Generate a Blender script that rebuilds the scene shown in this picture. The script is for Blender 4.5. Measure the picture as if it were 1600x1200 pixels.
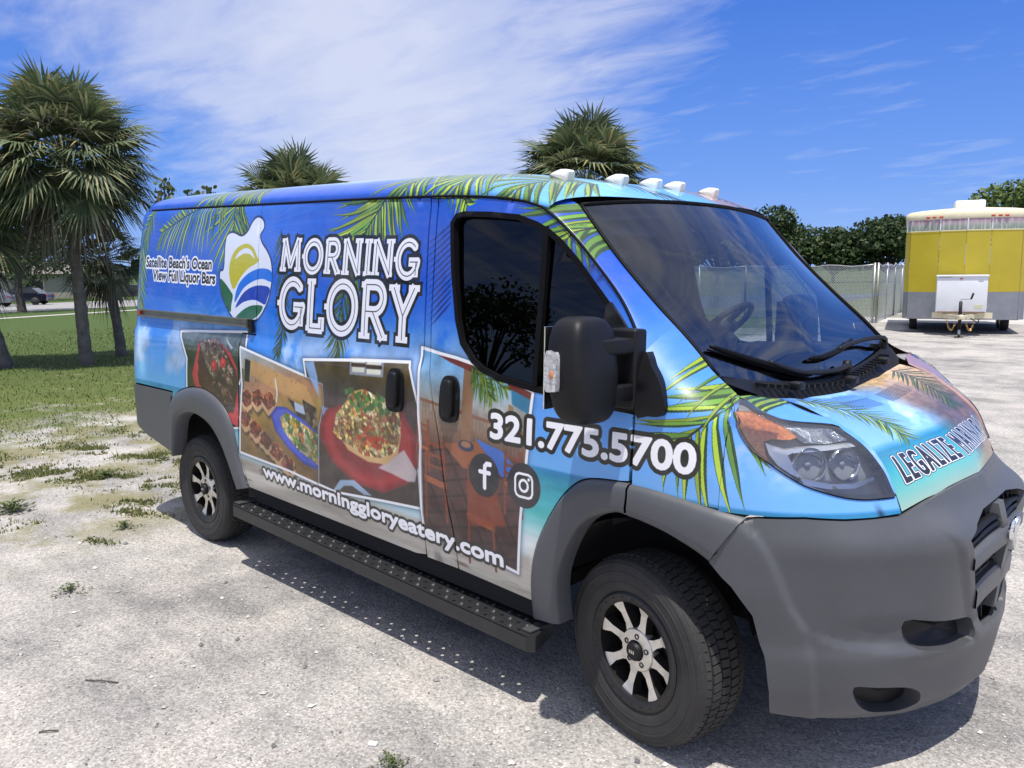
import bpy, bmesh, math, random
import numpy as np
from mathutils import Vector, Matrix
from mathutils.geometry import delaunay_2d_cdt

for _o in list(bpy.data.objects):
    bpy.data.objects.remove(_o, do_unlink=True)
scene = bpy.context.scene
COL = scene.collection
rng = random.Random(7)
npr = np.random.RandomState(11)

# ------------------------------------------------------------------ camera
CAM_POS = Vector((1.6021, -3.2824, 1.7643))
YAW, PITCH, ROLL, F_PX = -0.75876, -0.14091, -0.0129, 1254.5
_f = Vector((math.sin(YAW) * math.cos(PITCH), math.cos(YAW) * math.cos(PITCH), math.sin(PITCH)))
_r = _f.cross(Vector((0, 0, 1))).normalized()
_u = _r.cross(_f)
_r2 = math.cos(ROLL) * _r + math.sin(ROLL) * _u
_u2 = -math.sin(ROLL) * _r + math.cos(ROLL) * _u
cam_data = bpy.data.cameras.new("camera")
cam_data.sensor_fit = 'HORIZONTAL'
cam_data.sensor_width = 36.0
cam_data.lens = F_PX / 1600.0 * 36.0
cam_data.clip_start = 0.05
cam_data.clip_end = 3000.0
cam = bpy.data.objects.new("camera", cam_data)
cam.matrix_world = Matrix(((_r2.x, _u2.x, -_f.x, CAM_POS.x), (_r2.y, _u2.y, -_f.y, CAM_POS.y),
                           (_r2.z, _u2.z, -_f.z, CAM_POS.z), (0, 0, 0, 1)))
COL.objects.link(cam)
scene.camera = cam

# ------------------------------------------------------------------ sun, sky, exposure
SUN_DIR = Vector((0.20, -0.20, 1.0)).normalized()
SUN_EL = math.asin(SUN_DIR.z)
SUN_AZ = math.atan2(SUN_DIR.x, SUN_DIR.y)
sun_data = bpy.data.lights.new("sun", 'SUN')
sun_data.energy = 5.0
sun_data.angle = math.radians(0.55)
sun_data.color = (1.0, 0.95, 0.87)
sun = bpy.data.objects.new("sun", sun_data)
sun.rotation_euler = (-SUN_DIR).to_track_quat('-Z', 'Y').to_euler()
sun.location = (6, -6, 30)
COL.objects.link(sun)

scene.view_settings.view_transform = 'Standard'
scene.view_settings.look = 'None'
scene.view_settings.exposure = 0.0
scene.view_settings.gamma = 1.0
scene.view_settings.use_curve_mapping = False

world = bpy.data.worlds.new("World")
scene.world = world
world.use_nodes = True
wt = world.node_tree
wt.nodes.clear()


def _n(tree, typ, **kw):
    nd = tree.nodes.new(typ)
    for k, v in kw.items():
        if k == 'inputs':
            for kk, vv in v.items():
                nd.inputs[kk].default_value = vv
        else:
            setattr(nd, k, v)
    return nd


def _math(tree, op, a, b=None, c=None, clamp=False):
    nd = tree.nodes.new('ShaderNodeMath')
    nd.operation = op
    nd.use_clamp = clamp
    for i, v in enumerate((a, b, c)):
        if v is None:
            continue
        if isinstance(v, (int, float)):
            nd.inputs[i].default_value = v
        else:
            tree.links.new(v, nd.inputs[i])
    return nd.outputs[0]


def _ramp(tree, fac, stops, interp='LINEAR'):
    nd = tree.nodes.new('ShaderNodeValToRGB')
    nd.color_ramp.interpolation = interp
    el = nd.color_ramp.elements
    while len(el) < len(stops):
        el.new(0.5)
    for e, (p, c) in zip(el, stops):
        e.position = p
        e.color = (c, c, c, 1) if isinstance(c, (int, float)) else (c[0], c[1], c[2], 1)
    tree.links.new(fac, nd.inputs[0])
    return nd.outputs[0]


def _mix(tree, fac, a, b, blend='MIX'):
    nd = tree.nodes.new('ShaderNodeMix')
    nd.data_type = 'RGBA'
    nd.blend_type = blend
    for s, v in ((0, fac), (6, a), (7, b)):
        if isinstance(v, (int, float)):
            nd.inputs[s].default_value = v
        elif isinstance(v, tuple):
            nd.inputs[s].default_value = (v[0], v[1], v[2], 1)
        else:
            tree.links.new(v, nd.inputs[s])
    return nd.outputs[2]


def build_sky():
    t = wt
    out = _n(t, 'ShaderNodeOutputWorld')
    bg = _n(t, 'ShaderNodeBackground', inputs={'Strength': 0.115})
    sky = _n(t, 'ShaderNodeTexSky')
    sky.sky_type = 'NISHITA'
    sky.sun_disc = False
    sky.sun_elevation = SUN_EL
    sky.sun_rotation = SUN_AZ
    sky.altitude = 0.0
    sky.air_density = 1.0
    sky.dust_density = 0.35
    sky.ozone_density = 2.0
    hs = _n(t, 'ShaderNodeHueSaturation', inputs={'Hue': 0.5, 'Saturation': 1.1, 'Value': 1.0})
    t.links.new(sky.outputs[0], hs.inputs['Color'])
    el = _n(t, 'ShaderNodeTexCoord')
    es = _n(t, 'ShaderNodeSeparateXYZ')
    t.links.new(el.outputs['Generated'], es.inputs[0])
    deep = _ramp(t, es.outputs[2], [(0.0, (.20, .39, .86)), (.10, (.115, .275, .78)), (.28, (.050, .170, .66)), (1.0, (.03, .11, .48))])
    gain = _n(t, 'ShaderNodeVectorMath', operation='SCALE', inputs={'Scale': 10.6})
    t.links.new(deep, gain.inputs[0])
    clear = _mix(t, 0.82, hs.outputs[0], gain.outputs[0])
    # thin cirrus on a flat layer overhead: direction / height
    tc = _n(t, 'ShaderNodeTexCoord')
    sep = _n(t, 'ShaderNodeSeparateXYZ')
    t.links.new(tc.outputs['Generated'], sep.inputs[0])
    zz = _math(t, 'ADD', _math(t, 'MAXIMUM', sep.outputs[2], 0.0), 0.10)
    px = _math(t, 'DIVIDE', sep.outputs[0], zz)
    py = _math(t, 'DIVIDE', sep.outputs[1], zz)
    cmb = _n(t, 'ShaderNodeCombineXYZ')
    t.links.new(px, cmb.inputs[0])
    t.links.new(py, cmb.inputs[1])
    mp = _n(t, 'ShaderNodeMapping', inputs={'Rotation': (0, 0, math.radians(CLOUD_ROT)), 'Scale': (1.0, 0.62, 1.0), 'Location': CLOUD_LOC})
    t.links.new(cmb.outputs[0], mp.inputs[0])
    big = _n(t, 'ShaderNodeTexNoise', inputs={'Scale': 0.36, 'Detail': 3.0, 'Roughness': 0.5, 'Distortion': 0.3})
    t.links.new(mp.outputs[0], big.inputs['Vector'])
    mp2 = _n(t, 'ShaderNodeMapping', inputs={'Rotation': (0, 0, math.radians(CLOUD_ROT + 18)), 'Scale': (1.0, 2.2, 1.0)})
    t.links.new(cmb.outputs[0], mp2.inputs[0])
    fine = _n(t, 'ShaderNodeTexNoise', inputs={'Scale': 2.4, 'Detail': 9.0, 'Roughness': 0.6, 'Distortion': 0.35})
    t.links.new(mp2.outputs[0], fine.inputs['Vector'])
    # the broad bank of cirrus that crosses the sky over the lot
    band = _math(t, 'ABSOLUTE', _math(t, 'ADD', _math(t, 'ADD', px, py), 0.62))
    bank = _math(t, 'MULTIPLY', _math(t, 'SUBTRACT', 1.0, _math(t, 'DIVIDE', band, 1.75)), 0.60)
    bank = _math(t, 'MAXIMUM', bank, -0.05)
    # streaky veil overhead, which the windshield mirrors
    veil = _ramp(t, _math(t, 'MULTIPLY', _math(t, 'SUBTRACT', py, px), 0.25), [(.35, .17), (.68, 0.0)])
    bank = _math(t, 'ADD', bank, veil)
    s = _math(t, 'ADD', _math(t, 'MULTIPLY', big.outputs[0], 0.70), _math(t, 'MULTIPLY', fine.outputs[0], 0.60))
    s = _math(t, 'ADD', s, bank)
    cov = _ramp(t, _math(t, 'MULTIPLY', s, .75), [(0.49, 0.0), (0.58, 0.20), (0.72, 0.58), (.90, .80)])
    mp4 = _n(t, 'ShaderNodeMapping', inputs={'Rotation': (0, 0, math.radians(-32)), 'Scale': (7.0, 1.1, 1.0)})
    t.links.new(cmb.outputs[0], mp4.inputs[0])
    wisp = _n(t, 'ShaderNodeTexNoise', inputs={'Scale': 1.4, 'Detail': 6.0, 'Roughness': 0.6, 'Distortion': 0.6})
    t.links.new(mp4.outputs[0], wisp.inputs['Vector'])
    cov = _math(t, 'ADD', cov, _math(t, 'MULTIPLY', _ramp(t, wisp.outputs[0], [(.48, 0.0), (.70, 2.6)]), veil), clamp=True)
    # haze: clouds thin out into the pale horizon
    cov = _math(t, 'MULTIPLY', cov, _ramp(t, sep.outputs[2], [(0.0, 0.3), (0.07, 1.0)]))
    cloud_col = (6.8, 7.1, 8.2)
    mixed = _mix(t, cov, clear, cloud_col)
    t.links.new(mixed, bg.inputs['Color'])
    t.links.new(bg.outputs[0], out.inputs['Surface'])


CLOUD_ROT = 35.0
CLOUD_LOC = (3.1, 1.7, 0.0)
build_sky()

# ------------------------------------------------------------------ small helpers
MATS = {}


def mat(name, color=(0.5, 0.5, 0.5), rough=0.5, metal=0.0, spec=0.5, coat=0.0, vary=0.0, vscale=8.0, bump=0.0, bscale=40.0,
        color2=None, trans=0.0, ior=1.45, rvary=0.0):
    if name in MATS:
        return MATS[name]
    m = bpy.data.materials.new(name)
    m.use_nodes = True
    t = m.node_tree
    b = t.nodes['Principled BSDF']
    b.inputs['Base Color'].default_value = (*color, 1)
    b.inputs['Roughness'].default_value = rough
    b.inputs['Metallic'].default_value = metal
    b.inputs['Specular IOR Level'].default_value = spec
    b.inputs['Coat Weight'].default_value = coat
    b.inputs['Coat Roughness'].default_value = 0.04
    b.inputs['Transmission Weight'].default_value = trans
    b.inputs['IOR'].default_value = ior
    if vary or color2 or bump or rvary:
        tc = _n(t, 'ShaderNodeTexCoord')
        nz = _n(t, 'ShaderNodeTexNoise', inputs={'Scale': vscale, 'Detail': 6.0, 'Roughness': 0.65})
        t.links.new(tc.outputs['Object'], nz.inputs['Vector'])
        c2 = color2 if color2 else tuple(max(0, c * (1 - vary)) for c in color)
        c1 = color if color2 else tuple(min(1, c * (1 + vary)) for c in color)
        f = _ramp(t, nz.outputs[0], [(0.32, 0.0), (0.68, 1.0)])
        t.links.new(_mix(t, f, c2, c1), b.inputs['Base Color'])
        if rvary:
            t.links.new(_math(t, 'ADD', _math(t, 'MULTIPLY', f, rvary), rough - rvary / 2), b.inputs['Roughness'])
        if bump:
            n2 = _n(t, 'ShaderNodeTexNoise', inputs={'Scale': bscale, 'Detail': 5.0, 'Roughness': 0.6})
            t.links.new(tc.outputs['Object'], n2.inputs['Vector'])
            bp = _n(t, 'ShaderNodeBump', inputs={'Strength': 1.0, 'Distance': bump})
            t.links.new(n2.outputs[0], bp.inputs['Height'])
            t.links.new(bp.outputs[0], b.inputs['Normal'])
    MATS[name] = m
    return m


def link(o, parent=None, **props):
    COL.objects.link(o)
    if parent is not None:
        o.parent = parent
    for k, v in props.items():
        o[k] = v
    return o


def empty(name, loc=(0, 0, 0), rz=0.0, **props):
    o = bpy.data.objects.new(name, None)
    o.empty_display_size = 0.2
    o.location = loc
    o.rotation_euler = (0, 0, rz)
    return link(o, None, **props)


def mesh_obj(name, verts, faces, material, parent=None, smooth=True, uv=None, loc=None, mats=None, fmat=None, **props):
    me = bpy.data.meshes.new(name)
    me.from_pydata([tuple(map(float, v)) for v in verts], [], [tuple(int(i) for i in f) for f in faces])
    if mats:
        for m_ in mats:
            me.materials.append(m_)
        me.polygons.foreach_set('material_index', fmat)
    elif material is not None:
        me.materials.append(material)
    if smooth:
        me.polygons.foreach_set('use_smooth', [True] * len(me.polygons))
    if uv is not None:
        l = me.uv_layers.new(name='print')
        idx = np.zeros(len(me.loops), dtype=np.int32)
        me.loops.foreach_get('vertex_index', idx)
        l.data.foreach_set('uv', np.asarray(uv, dtype=np.float32)[idx].ravel())
    me.update()
    o = bpy.data.objects.new(name, me)
    if loc is not None:
        o.location = loc
    return link(o, parent, **props)


def copy_tree(o, parent=None):
    c = o.copy()
    COL.objects.link(c)
    if parent is not None:
        c.parent = parent
    for ch in list(o.children):
        copy_tree(ch, c)
    return c


class MB:
    """collects simple solids into one mesh"""

    def __init__(self):
        self.v, self.f = [], []

    def add(self, v, f):
        b = len(self.v)
        self.v += [tuple(map(float, q)) for q in v]
        self.f += [tuple(i + b for i in q) for q in f]
        return self

    def box(self, c, s, rot=None, bev=0.0):
        x, y, z = s[0] / 2, s[1] / 2, s[2] / 2
        if bev <= 0:
            v = [(-x, -y, -z), (x, -y, -z), (x, y, -z), (-x, y, -z), (-x, -y, z), (x, -y, z), (x, y, z), (-x, y, z)]
            f = [(0, 3, 2, 1), (4, 5, 6, 7), (0, 1, 5, 4), (1, 2, 6, 5), (2, 3, 7, 6), (3, 0, 4, 7)]
        else:
            bm = bmesh.new()
            bmesh.ops.create_cube(bm, size=1.0)
            for q in bm.verts:
                q.co = Vector((q.co.x * s[0], q.co.y * s[1], q.co.z * s[2]))
            bmesh.ops.bevel(bm, geom=list(bm.edges), offset=bev, segments=3, profile=0.5, affect='EDGES')
            bm.verts.index_update()
            v = [tuple(q.co) for q in bm.verts]
            f = [tuple(q.index for q in fc.verts) for fc in bm.faces]
            bm.free()
        if rot is not None:
            v = [tuple(rot @ Vector(q)) for q in v]
        return self.add([(q[0] + c[0], q[1] + c[1], q[2] + c[2]) for q in v], f)

    def tube(self, pts, r, n=8, cap=True):
        pts = [Vector(q) for q in pts]
        rs = r if isinstance(r, (list, tuple)) else [r] * len(pts)
        v, f = [], []
        up = None
        for i, q in enumerate(pts):
            d = (pts[min(i + 1, len(pts) - 1)] - pts[max(i - 1, 0)]).normalized()
            if up is None:
                up = Vector((0, 0, 1)) if abs(d.z) < 0.9 else Vector((1, 0, 0))
            a = d.cross(up).normalized()
            up = a.cross(d).normalized()
            for k in range(n):
                t = 2 * math.pi * k / n
                v.append(tuple(q + (a * math.cos(t) + up * math.sin(t)) * rs[i]))
        for i in range(len(pts) - 1):
            for k in range(n):
                f.append((i * n + k, i * n + (k + 1) % n, (i + 1) * n + (k + 1) % n, (i + 1) * n + k))
        if cap:
            f.append(tuple(range(n))[::-1])
            f.append(tuple((len(pts) - 1) * n + k for k in range(n)))
        return self.add(v, f)

    def prism(self, poly, h0, h1, plane='xy'):
        n = len(poly)
        mk = {'xy': lambda p, h: (p[0], p[1], h), 'xz': lambda p, h: (p[0], h, p[1]), 'yz': lambda p, h: (h, p[0], p[1])}[plane]
        v = [mk(p, h0) for p in poly] + [mk(p, h1) for p in poly]
        f = [tuple(range(n))[::-1], tuple(range(n, 2 * n))] + [(i, (i + 1) % n, n + (i + 1) % n, n + i) for i in range(n)]
        return self.add(v, f)

    def lathe(self, prof, n=32, axis='y', center=(0, 0, 0), closed=False):
        """prof: list of (radius, along)"""
        v, f = [], []
        for k in range(n):
            t = 2 * math.pi * k / n
            for r, h in prof:
                q = (r * math.cos(t), h, r * math.sin(t)) if axis == 'y' else (r * math.cos(t), r * math.sin(t), h)
                v.append((q[0] + center[0], q[1] + center[1], q[2] + center[2]))
        m = len(prof)
        for k in range(n):
            for i in range(m - 1 + (1 if closed else 0)):
                j = (i + 1) % m
                f.append((k * m + i, k * m + j, ((k + 1) % n) * m + j, ((k + 1) % n) * m + i))
        return self.add(v, f)

    def build(self, name, material, parent=None, smooth=False, loc=None, **props):
        o = mesh_obj(name, self.v, self.f, material, parent, smooth, loc=loc, **props)
        bm = bmesh.new()
        bm.from_mesh(o.data)
        bmesh.ops.recalc_face_normals(bm, faces=bm.faces)
        bm.to_mesh(o.data)
        bm.free()
        return o


def auto_smooth(o, deg=35):
    me = o.data
    me.polygons.foreach_set('use_smooth', [True] * len(me.polygons))
    bm = bmesh.new()
    bm.from_mesh(me)
    lim = math.radians(deg)
    for e in bm.edges:
        e.smooth = len(e.link_faces) == 2 and e.calc_face_angle(0) < lim
    bm.to_mesh(me)
    bm.free()
    return o


def catmull(pts, n=6, closed=False):
    P = np.array(pts, float)
    out = []
    m = len(P)
    for i in range(m if closed else m - 1):
        if closed:
            a, b, c, d = P[(i - 1) % m], P[i], P[(i + 1) % m], P[(i + 2) % m]
        else:
            a, b, c, d = P[max(i - 1, 0)], P[i], P[i + 1], P[min(i + 2, m - 1)]
        for k in range(n):
            t = k / n
            out.append(0.5 * ((2 * b) + (c - a) * t + (2 * a - 5 * b + 4 * c - d) * t * t + (3 * b - a - 3 * c + d) * t ** 3))
    if not closed:
        out.append(P[-1])
    return [tuple(q) for q in out]


def in_poly(x, y, poly):
    x = np.asarray(x, float)
    y = np.asarray(y, float)
    c = np.zeros(x.shape, bool)
    n = len(poly)
    j = n - 1
    for i in range(n):
        xi, yi = poly[i][0], poly[i][1]
        xj, yj = poly[j][0], poly[j][1]
        if yi != yj:
            c ^= ((yi > y) != (yj > y)) & (x < (xj - xi) * (y - yi) / (yj - yi) + xi)
        j = i
    return c


def seg_dist(x, y, poly, closed=True):
    d = np.full(np.shape(x), 1e9)
    n = len(poly)
    for i in range(n if closed else n - 1):
        ax, ay = poly[i][0], poly[i][1]
        bx, by = poly[(i + 1) % n][0], poly[(i + 1) % n][1]
        dx, dy = bx - ax, by - ay
        L = dx * dx + dy * dy
        t = np.clip(((x - ax) * dx + (y - ay) * dy) / L, 0, 1) if L > 0 else 0
        d = np.minimum(d, (x - ax - t * dx) ** 2 + (y - ay - t * dy) ** 2)
    return np.sqrt(d)


def area2(poly):
    return sum(poly[i][0] * poly[(i + 1) % len(poly)][1] - poly[(i + 1) % len(poly)][0] * poly[i][1] for i in range(len(poly)))


def inset(poly, d):
    """moves a closed outline inward by d"""
    P = [Vector((p[0], p[1])) for p in poly]
    if area2(poly) < 0:
        P = P[::-1]
    n = len(P)
    out = []
    for i in range(n):
        a, b, c = P[i - 1], P[i], P[(i + 1) % n]
        e1 = (b - a)
        e2 = (c - b)
        if e1.length < 1e-9 or e2.length < 1e-9:
            out.append(tuple(b))
            continue
        e1.normalize()
        e2.normalize()
        n1 = Vector((-e1.y, e1.x))
        n2 = Vector((-e2.y, e2.x))
        m = n1 + n2
        if m.length < 1e-6:
            m = n1
        m.normalize()
        k = d / max(0.35, m.dot(n1))
        out.append(tuple(b + m * k))
    return out


def densify(poly, step):
    out = []
    n = len(poly)
    for i in range(n):
        a, b = np.array(poly[i], float), np.array(poly[(i + 1) % n], float)
        L = np.linalg.norm(b - a)
        if L < 1e-5:
            continue
        k = max(1, int(math.ceil(L / step)))
        for q in range(k):
            out.append(tuple(a + (b - a) * q / k))
    return out


def cdt_panel(outline, holes, step, lines=()):
    """triangulated 2-D panel with an even inner grid; returns points, triangles, boundary loops"""
    ol = densify(outline, step)
    hs = [densify(h, step) for h in holes]
    pts, edges, loops = [], [], []
    for L in [ol] + hs:
        b = len(pts)
        pts += L
        idx = list(range(b, b + len(L)))
        loops.append(idx)
        edges += [(idx[i], idx[(i + 1) % len(idx)]) for i in range(len(idx))]
    for ln in lines:
        q = []
        for i in range(len(ln) - 1):
            a_, b_ = np.array(ln[i], float), np.array(ln[i + 1], float)
            k = max(1, int(math.ceil(np.linalg.norm(b_ - a_) / step)))
            q += [tuple(a_ + (b_ - a_) * j / k) for j in range(k)]
        q.append(tuple(ln[-1]))
        o0 = len(pts)
        pts += q
        edges += [(o0 + i, o0 + i + 1) for i in range(len(q) - 1)]
    A = np.array(ol)
    gx = np.arange(A[:, 0].min(), A[:, 0].max(), step)
    gy = np.arange(A[:, 1].min(), A[:, 1].max(), step)
    X, Y = np.meshgrid(gx, gy)
    X = X.ravel() + step * 0.37
    Y = Y.ravel() + step * 0.31
    ok = in_poly(X, Y, ol) & (seg_dist(X, Y, ol) > step * 0.45)
    for h in hs:
        ok &= ~in_poly(X, Y, h) & (seg_dist(X, Y, h) > step * 0.45)
    for ln in lines:
        ok &= seg_dist(X, Y, ln, False) > step * 0.5
    pts += list(zip(X[ok], Y[ok]))
    r = delaunay_2d_cdt([Vector(q) for q in pts], edges, [], 0, 1e-6)
    P = np.array([tuple(q) for q in r[0]])
    T = np.array([f for f in r[2] if len(f) == 3])
    C = P[T].mean(1)
    keep = in_poly(C[:, 0], C[:, 1], ol)
    for h in hs:
        keep &= ~in_poly(C[:, 0], C[:, 1], h)
    T = T[keep]
    # anti-clockwise
    a = (P[T[:, 1]] - P[T[:, 0]])
    b = (P[T[:, 2]] - P[T[:, 0]])
    flip = (a[:, 0] * b[:, 1] - a[:, 1] * b[:, 0]) < 0
    T[flip] = T[flip][:, ::-1]
    return P, T


def boundary_edges(T):
    E = {}
    for t in T:
        for a, b in ((t[0], t[1]), (t[1], t[2]), (t[2], t[0])):
            E[(a, b)] = 1
    return [(a, b) for (a, b) in E if (b, a) not in E]


def surf_panel(name, outline, holes, step, surf, inward, depth, material, parent, uvf=None, mirror=False, flip=False, lines=(), **props):
    """a sheet laid on surf(u, v) with its rim turned inward by depth; inward(P3) -> unit vectors"""
    P, T = cdt_panel(outline, holes, step, lines)
    X = surf(P[:, 0], P[:, 1])
    T = T[:, ::-1] if flip else T
    be = boundary_edges(T)
    I = inward(X)
    ids = sorted({a for e in be for a in e})
    mp = {a: i for i, a in enumerate(ids)}
    nV = len(X)
    ring0 = X[ids]
    ring1 = X[ids] + I[ids] * depth
    V = np.vstack([X, ring0, ring1])
    F = [tuple(t) for t in T]
    k = len(ids)
    for a, b in be:
        F.append((nV + mp[b], nV + mp[a], nV + k + mp[a], nV + k + mp[b]))
    U = None
    if uvf is not None:
        u0 = uvf(X)
        U = np.vstack([u0, u0[ids], u0[ids]])
    if mirror:
        V = V * np.array([1, -1, 1])
        F = [f[::-1] for f in F]
    return mesh_obj(name, V, F, material, parent, True, U, **props)


def loft(name, rows, material, parent, uv=None, mirror=False, flip=False, closed_u=False, **props):
    R = np.array(rows, float)
    m, n = R.shape[:2]
    V = R.reshape(-1, 3)
    F = []
    for i in range(m - 1):
        for j in range(n - (0 if closed_u else 1)):
            q = (i * n + j, i * n + (j + 1) % n, (i + 1) * n + (j + 1) % n, (i + 1) * n + j)
            F.append(q[::-1] if flip else q)
    if mirror:
        V = V * np.array([1, -1, 1])
        F = [f[::-1] for f in F]
    return mesh_obj(name, V, F, material, parent, True, uv, **props)


def resample(pts, n):
    P = np.array(catmull(pts, 8), float)
    d = np.r_[0, np.cumsum(np.linalg.norm(np.diff(P, axis=0), axis=1))]
    t = np.linspace(0, d[-1], n)
    return np.stack([np.interp(t, d, P[:, k]) for k in range(P.shape[1])], -1)

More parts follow.
